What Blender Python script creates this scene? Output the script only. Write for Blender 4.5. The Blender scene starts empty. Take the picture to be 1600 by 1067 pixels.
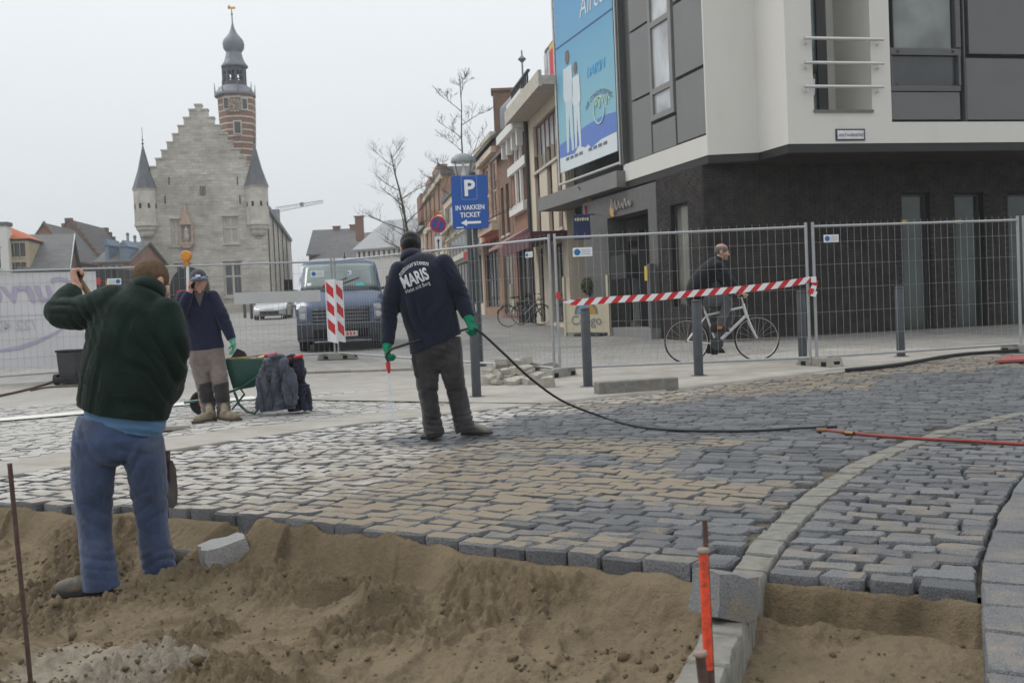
import bpy, bmesh, math, random
import numpy as np
from mathutils import Vector, Matrix, noise
from mathutils.bvhtree import BVHTree
R = math.radians
V = Vector
random.seed(7)
C = bpy.context.scene.collection
SC = bpy.context.scene

# ------------------------------------------------------------------ camera
CAM_H = 1.05
FPX = 1600.0
PITCH = math.atan(51.5 / FPX)
ROLL = R(2.5)
_F = V((0, math.cos(PITCH), -math.sin(PITCH)))
_U0 = V((0, math.sin(PITCH), math.cos(PITCH)))
_R0 = V((1, 0, 0))
_R = _R0 * math.cos(ROLL) - _U0 * math.sin(ROLL)
_U = _R0 * math.sin(ROLL) + _U0 * math.cos(ROLL)
CAMP = V((0, 0, CAM_H))
cd = bpy.data.cameras.new('camera')
cam = bpy.data.objects.new('camera', cd)
C.objects.link(cam)
cam.matrix_world = Matrix(((_R.x, _U.x, -_F.x, 0), (_R.y, _U.y, -_F.y, 0), (_R.z, _U.z, -_F.z, CAM_H), (0, 0, 0, 1)))
cd.sensor_width = 36
cd.lens = 36 * FPX / 1600
cd.clip_end = 3000
cd.clip_start = 0.05
cd.dof.use_dof = True
cd.dof.focus_distance = 6.8
cd.dof.aperture_fstop = 6.3
SC.camera = cam

# ------------------------------------------------------------------ sky and sun
SUN_EL, SUN_AZ = R(48), R(-70)          # azimuth from +Y towards +X
w = bpy.data.worlds.new('World')
SC.world = w
w.use_nodes = True
nt = w.node_tree
bg = nt.nodes['Background']
sky = nt.nodes.new('ShaderNodeTexSky')
sky.sky_type = 'NISHITA'
sky.sun_disc = False
sky.sun_elevation = SUN_EL
sky.sun_rotation = SUN_AZ
hs = nt.nodes.new('ShaderNodeHueSaturation')
hs.inputs['Saturation'].default_value = 0.35
nt.links.new(sky.outputs[0], hs.inputs['Color'])
tc = nt.nodes.new('ShaderNodeTexCoord')
sep = nt.nodes.new('ShaderNodeSeparateXYZ')
nt.links.new(tc.outputs['Generated'], sep.inputs[0])
mr = nt.nodes.new('ShaderNodeMapRange')          # an overcast sky brightens towards the zenith
mr.inputs['From Min'].default_value = 0.0
mr.inputs['From Max'].default_value = 1.0
mr.inputs['To Min'].default_value = 6.5
mr.inputs['To Max'].default_value = 13.5
nt.links.new(sep.outputs['Z'], mr.inputs['Value'])
nz = nt.nodes.new('ShaderNodeTexNoise')
nz.inputs['Scale'].default_value = 1.7
nz.inputs['Detail'].default_value = 4
nt.links.new(tc.outputs['Generated'], nz.inputs['Vector'])
mrn = nt.nodes.new('ShaderNodeMapRange')
mrn.inputs['To Min'].default_value = 0.90
mrn.inputs['To Max'].default_value = 1.09
nt.links.new(nz.outputs['Fac'], mrn.inputs['Value'])
mul = nt.nodes.new('ShaderNodeMath')
mul.operation = 'MULTIPLY'
nt.links.new(mr.outputs[0], mul.inputs[0])
nt.links.new(mrn.outputs[0], mul.inputs[1])
cl = nt.nodes.new('ShaderNodeCombineXYZ')
vm = nt.nodes.new('ShaderNodeVectorMath')
vm.operation = 'SCALE'
vm.inputs[0].default_value = (0.955, 0.995, 1.03)
nt.links.new(mul.outputs[0], vm.inputs['Scale'])
mx = nt.nodes.new('ShaderNodeMix')
mx.data_type = 'RGBA'
mx.inputs[0].default_value = 0.9
nt.links.new(hs.outputs[0], mx.inputs[6])
nt.links.new(vm.outputs[0], mx.inputs[7])
nt.links.new(mx.outputs[2], bg.inputs['Color'])
bg.inputs['Strength'].default_value = 0.1
sd = bpy.data.lights.new('sun', 'SUN')
sd.energy = 1.1
sd.angle = R(25)
sd.color = (1.0, 0.97, 0.93)
so = bpy.data.objects.new('sun', sd)
C.objects.link(so)
_sdir = V((math.sin(SUN_AZ) * math.cos(SUN_EL), math.cos(SUN_AZ) * math.cos(SUN_EL), math.sin(SUN_EL)))
so.rotation_euler = _sdir.to_track_quat('Z', 'Y').to_euler()
so.location = _sdir * 60
SC.view_settings.view_transform = 'Standard'
SC.view_settings.look = 'None'
SC.view_settings.exposure = 0.2
SC.view_settings.gamma = 1.0
SC.view_settings.use_curve_mapping = False
SC.cycles.max_bounces = 6
SC.cycles.transparent_max_bounces = 8
SC.cycles.volume_bounces = 0

# ------------------------------------------------------------------ measuring helpers
def gz(y):
    "height of the gently rising market square"
    s = min(y, 130.0) - 12.0
    return 0.023 * (s + math.sqrt(s * s + 4)) / 2
def gzn(y):
    s = np.minimum(y, 130.0) - 12.0
    return 0.023 * (s + np.sqrt(s * s + 4)) / 2
def ray(px, py):
    return _F * FPX + _R * (px - 800) - _U * (py - 533.5)
def P(px, py, Y):
    d = ray(px, py)
    return CAMP + d * (Y / d.y)
def G(px, py, dz=0.0):
    d = ray(px, py)
    Y = 10.0
    for _ in range(40):
        z = gz(Y) + dz
        if d.z >= -1e-4:
            return CAMP + d * (60 / d.y)
        Y = 0.5 * Y + 0.5 * ((z - CAM_H) / d.z * d.y)
        Y = max(0.5, min(Y, 300))
    p = CAMP + d * (Y / d.y)
    return p
def proj(p):
    d = V(p) - CAMP
    z = d.dot(_F)
    return 800 + FPX * d.dot(_R) / z, 533.5 - FPX * d.dot(_U) / z
class Plane:
    "a vertical plane through two plan points: maps picture positions to (distance along, height)"
    def __init__(s, a, b):
        s.a = V((a[0], a[1], 0)); s.b = V((b[0], b[1], 0))
        s.u = (s.b - s.a).normalized(); s.L = (s.b - s.a).length
        s.n = V((-s.u.y, s.u.x, 0))
        if s.n.dot(s.a + s.b) < 0: s.n = -s.n       # n points away from the viewer
    def uz(s, px, py):
        d = ray(px, py)
        t = (s.a - CAMP).dot(s.n) / d.dot(s.n)
        p = CAMP + d * t
        return (p - s.a).dot(s.u), p.z
    def pt(s, u, z, off=0.0):
        return s.a + s.u * u + V((0, 0, z)) + s.n * off

# ------------------------------------------------------------------ materials
def newmat(name):
    m = bpy.data.materials.new(name); m.use_nodes = True
    return m, m.node_tree, m.node_tree.nodes['Principled BSDF']
def N(nt, t, **kw):
    n = nt.nodes.new(t)
    for k, v in kw.items():
        if k in n.inputs: n.inputs[k].default_value = v
        else: setattr(n, k, v)
    return n
def mixc(nt, fac, a, b, blend='MIX'):
    n = nt.nodes.new('ShaderNodeMix'); n.data_type = 'RGBA'; n.blend_type = blend
    for i, x in ((0, fac), (6, a), (7, b)):
        if isinstance(x, (int, float)): n.inputs[i].default_value = x
        elif isinstance(x, tuple): n.inputs[i].default_value = x + (1,) if len(x) == 3 else x
        else: nt.links.new(x, n.inputs[i])
    return n.outputs[2]
def mrange(nt, v, a, b, c=0.0, d=1.0):
    n = N(nt, 'ShaderNodeMapRange'); nt.links.new(v, n.inputs[0])
    for i, x in enumerate((a, b, c, d)): n.inputs[i + 1].default_value = x
    return n.outputs[0]
def math2(nt, op, a, b=None):
    n = nt.nodes.new('ShaderNodeMath'); n.operation = op
    for i, x in enumerate((a, b)):
        if x is None: continue
        if isinstance(x, (int, float)): n.inputs[i].default_value = x
        else: nt.links.new(x, n.inputs[i])
    return n.outputs[0]
def bump(nt, bs, h, strength, dist=0.01):
    b = N(nt, 'ShaderNodeBump', Strength=strength, Distance=dist)
    nt.links.new(h, b.inputs['Height']); nt.links.new(b.outputs[0], bs.inputs['Normal'])
def M(name, col, rough=0.7, var=0.18, scale=6.0, bmp=0.15, bscale=40.0, metal=0.0, spec=0.4, stain=None, stain_amt=0.5, stain_scale=1.2, sheen=0.0, detail=6, bdist=0.01, stretch=None):
    m, nt, bs = newmat(name)
    tc = N(nt, 'ShaderNodeTexCoord')
    src = tc.outputs['Object']
    if stretch:
        mp = N(nt, 'ShaderNodeMapping'); mp.inputs['Scale'].default_value = stretch
        nt.links.new(src, mp.inputs[0]); src = mp.outputs[0]
    n1 = N(nt, 'ShaderNodeTexNoise', Scale=scale, Detail=detail, Roughness=0.6); nt.links.new(src, n1.inputs['Vector'])
    lo = tuple(max(0, c * (1 - var)) for c in col); hi = tuple(min(1, c * (1 + var)) for c in col)
    c = mixc(nt, mrange(nt, n1.outputs['Fac'], .3, .7), lo, hi)
    if stain:
        n2 = N(nt, 'ShaderNodeTexNoise', Scale=stain_scale, Detail=8, Roughness=0.65); nt.links.new(src, n2.inputs['Vector'])
        c = mixc(nt, mrange(nt, n2.outputs['Fac'], .48, .72, 0, stain_amt), c, stain)
    nt.links.new(c, bs.inputs['Base Color'])
    bs.inputs['Roughness'].default_value = rough
    bs.inputs['Metallic'].default_value = metal
    bs.inputs['Specular IOR Level'].default_value = spec
    if sheen:
        bs.inputs['Sheen Weight'].default_value = sheen
        bs.inputs['Sheen Roughness'].default_value = 0.5
    if bmp:
        n3 = N(nt, 'ShaderNodeTexNoise', Scale=bscale, Detail=5, Roughness=0.6); nt.links.new(src, n3.inputs['Vector'])
        bump(nt, bs, n3.outputs['Fac'], bmp, bdist)
    return m
def Mbrick(name, c1, c2, mortar, bw=.21, bh=.065, ms=.008, rough=.85, bmp=.4, stain=None, stain_amt=.4):
    m, nt, bs = newmat(name)
    tc = N(nt, 'ShaderNodeTexCoord')
    b = N(nt, 'ShaderNodeTexBrick', Scale=1.0)
    b.inputs['Color1'].default_value = c1 + (1,); b.inputs['Color2'].default_value = c2 + (1,); b.inputs['Mortar'].default_value = mortar + (1,)
    b.inputs['Brick Width'].default_value = bw; b.inputs['Row Height'].default_value = bh; b.inputs['Mortar Size'].default_value = ms
    nt.links.new(tc.outputs['UV'], b.inputs['Vector'])
    n1 = N(nt, 'ShaderNodeTexNoise', Scale=1.1, Detail=8, Roughness=.7); nt.links.new(tc.outputs['Object'], n1.inputs['Vector'])
    c = mixc(nt, 1.0, b.outputs['Color'], mixc(nt, mrange(nt, n1.outputs['Fac'], .3, .7), (.75, .75, .75), (1.15, 1.15, 1.15)), 'MULTIPLY')
    if stain: c = mixc(nt, mrange(nt, n1.outputs['Fac'], .5, .7, 0, stain_amt), c, stain)
    nt.links.new(c, bs.inputs['Base Color']); bs.inputs['Roughness'].default_value = rough; bs.inputs['Specular IOR Level'].default_value = .25
    inv = math2(nt, 'SUBTRACT', 1.0, b.outputs['Fac'])
    bump(nt, bs, inv, bmp, .01)
    return m
def Mglass(name, col, rough=.06, spec=.6):
    m, nt, bs = newmat(name)
    tc = N(nt, 'ShaderNodeTexCoord')
    n1 = N(nt, 'ShaderNodeTexNoise', Scale=.9, Detail=3); nt.links.new(tc.outputs['Object'], n1.inputs['Vector'])
    nt.links.new(mixc(nt, mrange(nt, n1.outputs['Fac'], .35, .65), tuple(c * .6 for c in col), tuple(c * 1.3 for c in col)), bs.inputs['Base Color'])
    bs.inputs['Roughness'].default_value = rough; bs.inputs['Specular IOR Level'].default_value = spec
    return m

# ------------------------------------------------------------------ mesh helpers
class MB:
    def __init__(s): s.v = []; s.f = []; s.m = []; s.cm = 0
    def quad(s, *p):
        i = len(s.v); s.v += [tuple(q) for q in p]; s.f.append(tuple(range(i, i + len(p)))); s.m.append(s.cm); return s
    def box(s, c, size, rot=None, top=None):
        "box about centre c; top=(sx,sy) scales its upper face"
        hx, hy, hz = (a / 2 for a in size); t = top or (1, 1); i = len(s.v); c = V(c)
        for z, k in ((-hz, (1, 1)), (hz, t)):
            for x, y in ((-1, -1), (1, -1), (1, 1), (-1, 1)):
                p = V((x * hx * k[0], y * hy * k[1], z))
                s.v.append(tuple(c + (rot @ p if rot else p)))
        for f in ((3, 2, 1, 0), (4, 5, 6, 7), (0, 1, 5, 4), (1, 2, 6, 5), (2, 3, 7, 6), (3, 0, 4, 7)):
            s.f.append(tuple(i + k for k in f)); s.m.append(s.cm)
        return s
    def obox(s, o, u, n, du, dz, dn):
        "box from corner o: du along u, dz up, dn along n (pairs or lengths)"
        u0, u1 = du if isinstance(du, tuple) else (0, du); z0, z1 = dz if isinstance(dz, tuple) else (0, dz); n0, n1 = dn if isinstance(dn, tuple) else (0, dn)
        i = len(s.v); o = V(o)
        for zz in (z0, z1):
            for a, b in ((u0, n0), (u1, n0), (u1, n1), (u0, n1)):
                s.v.append(tuple(o + u * a + n * b + V((0, 0, zz))))
        for f in ((3, 2, 1, 0), (4, 5, 6, 7), (0, 1, 5, 4), (1, 2, 6, 5), (2, 3, 7, 6), (3, 0, 4, 7)):
            s.f.append(tuple(i + k for k in f)); s.m.append(s.cm)
        return s
    def tube(s, pts, r, n=8, caps=True, flat=None):
        pts = [V(p) for p in pts]; L = len(pts)
        rr = r if isinstance(r, (list, tuple)) else [r] * L
        ref = None; base = len(s.v)
        for k, p in enumerate(pts):
            t = (pts[min(k + 1, L - 1)] - pts[max(k - 1, 0)]).normalized()
            if ref is None:
                ref = V((0, 0, 1)) if abs(t.z) < .9 else V((1, 0, 0))
            x = (ref - t * ref.dot(t)).normalized(); ref = x; y = t.cross(x)
            for j in range(n):
                a = 2 * math.pi * (j + .5) / n
                s.v.append(tuple(p + (x * math.cos(a) + y * math.sin(a)) * rr[k]))
        for k in range(L - 1):
            for j in range(n):
                a = base + k * n + j; b = base + k * n + (j + 1) % n
                s.f.append((a, b, b + n, a + n)); s.m.append(s.cm)
        if caps:
            s.f.append(tuple(base + j for j in reversed(range(n)))); s.m.append(s.cm)
            s.f.append(tuple(base + (L - 1) * n + j for j in range(n))); s.m.append(s.cm)
        return s
    def lathe(s, prof, c=(0, 0, 0), n=16, rot=None, a0=0.0):
        c = V(c); base = len(s.v)
        for r, z in prof:
            for j in range(n):
                a = a0 + 2 * math.pi * j / n; p = V((r * math.cos(a), r * math.sin(a), z))
                s.v.append(tuple(c + (rot @ p if rot else p)))
        for k in range(len(prof) - 1):
            for j in range(n):
                a = base + k * n + j; b = base + k * n + (j + 1) % n
                s.f.append((a, b, b + n, a + n)); s.m.append(s.cm)
        s.f.append(tuple(base + j for j in reversed(range(n)))); s.m.append(s.cm)
        s.f.append(tuple(base + (len(prof) - 1) * n + j for j in range(n))); s.m.append(s.cm)
        return s
    def prism(s, poly, o, u, v, n, d):
        "polygon (a,b) in the plane o+u*a+v*b, thickness d along n"
        i = len(s.v); k = len(poly); o = V(o)
        for dd in (0, d):
            for a, b in poly: s.v.append(tuple(o + u * a + v * b + n * dd))
        s.f.append(tuple(range(i, i + k))); s.m.append(s.cm)
        s.f.append(tuple(reversed(range(i + k, i + 2 * k)))); s.m.append(s.cm)
        for j in range(k):
            a, b = i + j, i + (j + 1) % k
            s.f.append((a, a + k, b + k, b)); s.m.append(s.cm)
        return s
    def ball(s, c, r, seg=10, rings=6, rot=None):
        rx, ry, rz = r if isinstance(r, (tuple, list)) else (r, r, r); c = V(c); b = len(s.v)
        for k in range(rings + 1):
            th = math.pi * k / rings
            for j in range(seg):
                a = 2 * math.pi * j / seg
                p = V((rx * math.sin(th) * math.cos(a), ry * math.sin(th) * math.sin(a), rz * math.cos(th)))
                s.v.append(tuple(c + (rot @ p if rot else p)))
        for k in range(rings):
            for j in range(seg):
                a = b + k * seg + j; d = b + k * seg + (j + 1) % seg
                s.f.append((a, a + seg, d + seg, d)); s.m.append(s.cm)
        return s
    def holes(s, o, u, n, w, h, holes, depth):
        "wall w x h from corner o with rectangular openings (u0,z0,w,h) and reveals going in by depth"
        us = sorted({0, w} | {x for q in holes for x in (q[0], q[0] + q[2])}); zs = sorted({0, h} | {x for q in holes for x in (q[1], q[1] + q[3])})
        us = [x for x in us if -1e-6 <= x <= w + 1e-6]; zs = [x for x in zs if -1e-6 <= x <= h + 1e-6]
        o = V(o); Z = V((0, 0, 1))
        for a, b in zip(us, us[1:]):
            for c, d in zip(zs, zs[1:]):
                mu, mz = (a + b) / 2, (c + d) / 2
                if any(q[0] < mu < q[0] + q[2] and q[1] < mz < q[1] + q[3] for q in holes): continue
                s.quad(o + u * a + Z * c, o + u * b + Z * c, o + u * b + Z * d, o + u * a + Z * d)
        for q in holes:
            p = [o + u * q[0] + Z * q[1], o + u * (q[0] + q[2]) + Z * q[1], o + u * (q[0] + q[2]) + Z * (q[1] + q[3]), o + u * q[0] + Z * (q[1] + q[3])]
            for k in range(4):
                a, b = p[k], p[(k + 1) % 4]
                s.quad(a, b, b + n * depth, a + n * depth)
        return s
    def build(s, name, mat, parent=None, smooth=0, bevel=0, kind=None, attr=None):
        return link(mesh_of(name, s.v, s.f, mat, s.m if any(s.m) else None, smooth), name, parent, bevel, kind, attr)
def mesh_of(name, v, f, mat, mi=None, smooth=0):
    me = bpy.data.meshes.new(name)
    me.from_pydata(v, [], f)
    mats = mat if isinstance(mat, (list, tuple)) else [mat]
    for m in mats: me.materials.append(m)
    if mi: me.polygons.foreach_set('material_index', mi)
    boxuv(me)
    if smooth:
        me.polygons.foreach_set('use_smooth', [True] * len(me.polygons))
        if smooth < 180: me.set_sharp_from_angle(angle=R(smooth))
    me.update()
    return me
def boxuv(me):
    nl = len(me.loops); npoly = len(me.polygons)
    if not npoly: return
    co = np.empty(len(me.vertices) * 3); me.vertices.foreach_get('co', co); co = co.reshape(-1, 3)
    li = np.empty(nl, dtype=np.int32); me.loops.foreach_get('vertex_index', li)
    nr = np.empty(npoly * 3); me.polygons.foreach_get('normal', nr); nr = nr.reshape(-1, 3)
    tot = np.empty(npoly, dtype=np.int32); me.polygons.foreach_get('loop_total', tot)
    ln = np.repeat(nr, tot, axis=0); p = co[li]
    h = np.sqrt(ln[:, 0]**2 + ln[:, 1]**2) + 1e-9
    flat = np.abs(ln[:, 2]) > .75
    uu = np.where(flat, p[:, 0], (-ln[:, 1] * p[:, 0] + ln[:, 0] * p[:, 1]) / h)
    vv = np.where(flat, p[:, 1], p[:, 2])
    uv = me.uv_layers.new(name='UVMap')
    uv.data.foreach_set('uv', np.stack([uu, vv], 1).astype(np.float32).ravel())
def link(me, name, parent=None, bevel=0, kind=None, attr=None):
    o = bpy.data.objects.new(name, me); C.objects.link(o)
    if parent is not None:
        o.parent = parent
        if parent.type == 'EMPTY': o.matrix_parent_inverse = parent.matrix_basis.inverted()
    if bevel:
        b = o.modifiers.new('bevel', 'BEVEL'); b.width = bevel; b.segments = 2; b.limit_method = 'ANGLE'; b.angle_limit = R(40)
    if kind: o['kind'] = kind
    if attr is not None:
        a = me.color_attributes.new('st', 'FLOAT_COLOR', 'POINT')
        a.data.foreach_set('color', np.asarray(attr, dtype=np.float32).ravel())
    return o
def tag(o, label, cat, group=None):
    o['label'] = label; o['category'] = cat
    if group: o['group'] = group
    return o
def thing(name, label, cat, loc=(0, 0, 0), group=None, rz=0):
    o = bpy.data.objects.new(name, None); C.objects.link(o)
    o.location = loc; o.rotation_euler = (0, 0, rz); o.empty_display_size = .2
    return tag(o, label, cat, group)
def struct(o): o['kind'] = 'structure'; return o
def dup(root, loc=None, rz=None, label=None, group=None):
    def cp(o, par):
        c = o.copy(); C.objects.link(c)
        if par is not None: c.parent = par
        for ch in o.children: cp(ch, c)
        return c
    r = cp(root, None)
    if loc is not None: r.location = loc
    if rz is not None: r.rotation_euler = (0, 0, rz)
    if label: r['label'] = label
    if group: r['group'] = group
    return r
def text(s, size, name, mat, o, u, v, parent, extrude=.001, bold=0.0, align='CENTER', shear=0.0, arc=None, sx=1.0):
    "flat lettering as mesh; o centre-baseline, u reading direction, v up; arc=(radius) bends it"
    cu = bpy.data.curves.new(name, 'FONT'); cu.body = s; cu.size = size; cu.align_x = align; cu.offset = bold * size; cu.shear = shear; cu.resolution_u = 3
    t = bpy.data.objects.new(name, cu); C.objects.link(t)
    dg = bpy.context.evaluated_depsgraph_get(); me = bpy.data.meshes.new_from_object(t.evaluated_get(dg))
    C.objects.unlink(t); bpy.data.objects.remove(t)
    o = V(o); n = u.cross(v)
    for q in me.vertices:
        x, y = q.co.x * sx, q.co.y
        if arc:
            a = x / arc; x, y = (arc + y) * math.sin(a), (arc + y) * math.cos(a) - arc
        q.co = o + u * x + v * y + n * extrude
    me.materials.clear(); me.materials.append(mat)
    me.name = name
    return link(me, name, parent)
def window(parent, o, u, n, q, depth, fm, gm, nx=1, ny=1, fw=.06, name='window'):
    "frame with mullions set back in an opening q=(u0,z0,w,h); the pane is its sub-part"
    u0, z0, w, h = q; b = MB(); d0, d1 = depth - .06, depth
    b.obox(o, u, n, (u0, u0 + fw), (z0, z0 + h), (d0, d1)); b.obox(o, u, n, (u0 + w - fw, u0 + w), (z0, z0 + h), (d0, d1))
    b.obox(o, u, n, (u0 + fw, u0 + w - fw), (z0, z0 + fw), (d0, d1)); b.obox(o, u, n, (u0 + fw, u0 + w - fw), (z0 + h - fw, z0 + h), (d0, d1))
    for i in range(1, nx):
        x = u0 + w * i / nx; b.obox(o, u, n, (x - fw / 2, x + fw / 2), (z0 + fw, z0 + h - fw), (d0 + .004, d1 - .004))
    for i in range(1, ny):
        x = z0 + h * i / ny; b.obox(o, u, n, (u0 + fw, u0 + w - fw), (x - fw / 2, x + fw / 2), (d0 + .008, d1 - .008))
    f = b.build(name, fm, parent)
    g = MB(); g.obox(o, u, n, (u0 + fw / 2, u0 + w - fw / 2), (z0 + fw / 2, z0 + h - fw / 2), (d1 - .03, d1 - .02))
    g.build('pane', gm, f)
    return f
# value noise on arrays
def _h(ix, iy, s):
    a = np.sin(ix * 127.1 + iy * 311.7 + s * 74.7) * 43758.5453
    return a - np.floor(a)
def vn(x, y, s=0):
    ix, iy = np.floor(x), np.floor(y); fx, fy = x - ix, y - iy
    fx = fx * fx * fx * (fx * (fx * 6 - 15) + 10); fy = fy * fy * fy * (fy * (fy * 6 - 15) + 10)
    a, b, c, d = _h(ix, iy, s), _h(ix + 1, iy, s), _h(ix, iy + 1, s), _h(ix + 1, iy + 1, s)
    return (a * (1 - fx) + b * fx) * (1 - fy) + (c * (1 - fx) + d * fx) * fy - .5
def fbm(x, y, s=0, o=4, g=.5):
    t = 0; a = 1.0
    for i in range(o):
        t = t + a * vn(x, y, s + i * 13); ca, sa = math.cos(.7), math.sin(.7)
        x, y = (x * ca - y * sa) * 2.03 + 5.1, (x * sa + y * ca) * 2.03 + 1.7; a *= g
    return t
def sstep(a, b, x):
    t = np.clip((x - a) / (b - a), 0, 1); return t * t * (3 - 2 * t)
# ------------------------------------------------------------------ ground materials
def Mgranite():
    m, nt, bs = newmat('granite')
    tc = N(nt, 'ShaderNodeTexCoord'); at = N(nt, 'ShaderNodeVertexColor'); at.layer_name = 'st'
    sp = N(nt, 'ShaderNodeSeparateColor'); nt.links.new(at.outputs[0], sp.inputs[0])
    sand, wet, dust, rnd = sp.outputs[0], sp.outputs[1], sp.outputs[2], at.outputs['Alpha']
    P0 = tc.outputs['Object']
    sk = N(nt, 'ShaderNodeTexNoise', Scale=210.0, Detail=3); nt.links.new(P0, sk.inputs['Vector'])
    sk2 = N(nt, 'ShaderNodeTexNoise', Scale=45.0, Detail=6, Roughness=.7); nt.links.new(P0, sk2.inputs['Vector'])
    big = N(nt, 'ShaderNodeTexNoise', Scale=7.0, Detail=6, Roughness=.65); nt.links.new(P0, big.inputs['Vector'])
    big2 = N(nt, 'ShaderNodeTexNoise', Scale=1.6, Detail=6, Roughness=.6); nt.links.new(P0, big2.inputs['Vector'])
    base = mixc(nt, mrange(nt, sk.outputs['Fac'], .38, .66), (.060, .062, .066), (.235, .238, .243))
    base = mixc(nt, mrange(nt, sk2.outputs['Fac'], .25, .75), base, mixc(nt, .5, base, (.15, .155, .165)))
    tone = mixc(nt, rnd, (.70, .705, .72), (1.30, 1.29, 1.25))
    base = mixc(nt, 1.0, base, tone, 'MULTIPLY')
    base = mixc(nt, math2(nt, 'MULTIPLY', wet, .62), base, mixc(nt, 1.0, base, (.40, .42, .46), 'MULTIPLY'))
    geo = N(nt, 'ShaderNodeNewGeometry'); s3 = N(nt, 'ShaderNodeSeparateXYZ'); nt.links.new(geo.outputs['Normal'], s3.inputs[0])
    flat = mrange(nt, s3.outputs['Z'], .70, .93)           # loose sand only lies on the flat tops
    sn = math2(nt, 'ADD', sand, math2(nt, 'MULTIPLY', math2(nt, 'SUBTRACT', big.outputs['Fac'], .5), 1.5))
    sn = math2(nt, 'ADD', sn, math2(nt, 'MULTIPLY', math2(nt, 'SUBTRACT', big2.outputs['Fac'], .5), 1.2))
    sn = math2(nt, 'ADD', sn, math2(nt, 'MULTIPLY', math2(nt, 'SUBTRACT', sk2.outputs['Fac'], .5), .8))
    sf = math2(nt, 'MULTIPLY', math2(nt, 'MULTIPLY', mrange(nt, sn, .05, .42), flat), mrange(nt, sand, .02, .2))
    sandc = mixc(nt, sk2.outputs['Fac'], (.178, .142, .095), (.285, .232, .162))
    c = mixc(nt, math2(nt, 'MULTIPLY', sf, .90), base, sandc)
    dn = math2(nt, 'ADD', dust, math2(nt, 'MULTIPLY', math2(nt, 'SUBTRACT', big.outputs['Fac'], .5), 1.3))
    dn = math2(nt, 'ADD', dn, math2(nt, 'MULTIPLY', math2(nt, 'SUBTRACT', big2.outputs['Fac'], .5), .9))
    df = math2(nt, 'MULTIPLY', math2(nt, 'MULTIPLY', mrange(nt, dn, .05, .6), flat), mrange(nt, dust, .02, .2))
    dustc = mixc(nt, sk2.outputs['Fac'], (.38, .36, .33), (.56, .54, .505))
    c = mixc(nt, math2(nt, 'MULTIPLY', df, .85), c, dustc)
    nt.links.new(c, bs.inputs['Base Color'])
    rg = mrange(nt, wet, 0, 1, .8, .42)
    rg2 = math2(nt, 'ADD', rg, math2(nt, 'MULTIPLY', math2(nt, 'SUBTRACT', sk2.outputs['Fac'], .5), .3))
    nt.links.new(rg2, bs.inputs['Roughness']); bs.inputs['Specular IOR Level'].default_value = .4
    hh = math2(nt, 'ADD', math2(nt, 'MULTIPLY', sk2.outputs['Fac'], 1.0), math2(nt, 'MULTIPLY', sk.outputs['Fac'], .12))
    bump(nt, bs, hh, .75, .012)
    return m
def Msand():
    m, nt, bs = newmat('sand')
    tc = N(nt, 'ShaderNodeTexCoord'); P0 = tc.outputs['Object']
    a = N(nt, 'ShaderNodeTexNoise', Scale=3.2, Detail=8, Roughness=.6); nt.links.new(P0, a.inputs['Vector'])
    b = N(nt, 'ShaderNodeTexNoise', Scale=160, Detail=4, Roughness=.7); nt.links.new(P0, b.inputs['Vector'])
    d = N(nt, 'ShaderNodeTexNoise', Scale=28, Detail=6, Roughness=.7); nt.links.new(P0, d.inputs['Vector'])
    at = N(nt, 'ShaderNodeVertexColor'); at.layer_name = 'st'
    sp = N(nt, 'ShaderNodeSeparateColor'); nt.links.new(at.outputs[0], sp.inputs[0])
    c = mixc(nt, mrange(nt, a.outputs['Fac'], .3, .7), (.130, .097, .058), (.240, .182, .112))
    c = mixc(nt, mrange(nt, d.outputs['Fac'], .4, .75, 0, .5), c, (.085, .066, .043))
    c = mixc(nt, mrange(nt, b.outputs['Fac'], .35, .75, 0, .45), c, (.30, .245, .17))
    c = mixc(nt, math2(nt, 'MULTIPLY', sp.outputs[1], .55), c, (.285, .225, .147))
    c = mixc(nt, math2(nt, 'MULTIPLY', sp.outputs[0], .45), c, (.52, .47, .40))
    nt.links.new(c, bs.inputs['Base Color']); bs.inputs['Roughness'].default_value = .95; bs.inputs['Specular IOR Level'].default_value = .15
    h = math2(nt, 'ADD', math2(nt, 'MULTIPLY', d.outputs['Fac'], 1.2), math2(nt, 'MULTIPLY', b.outputs['Fac'], .35))
    bump(nt, bs, h, 1.0, .022)
    return m
GRANITE, SAND = Mgranite(), Msand()
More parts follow.
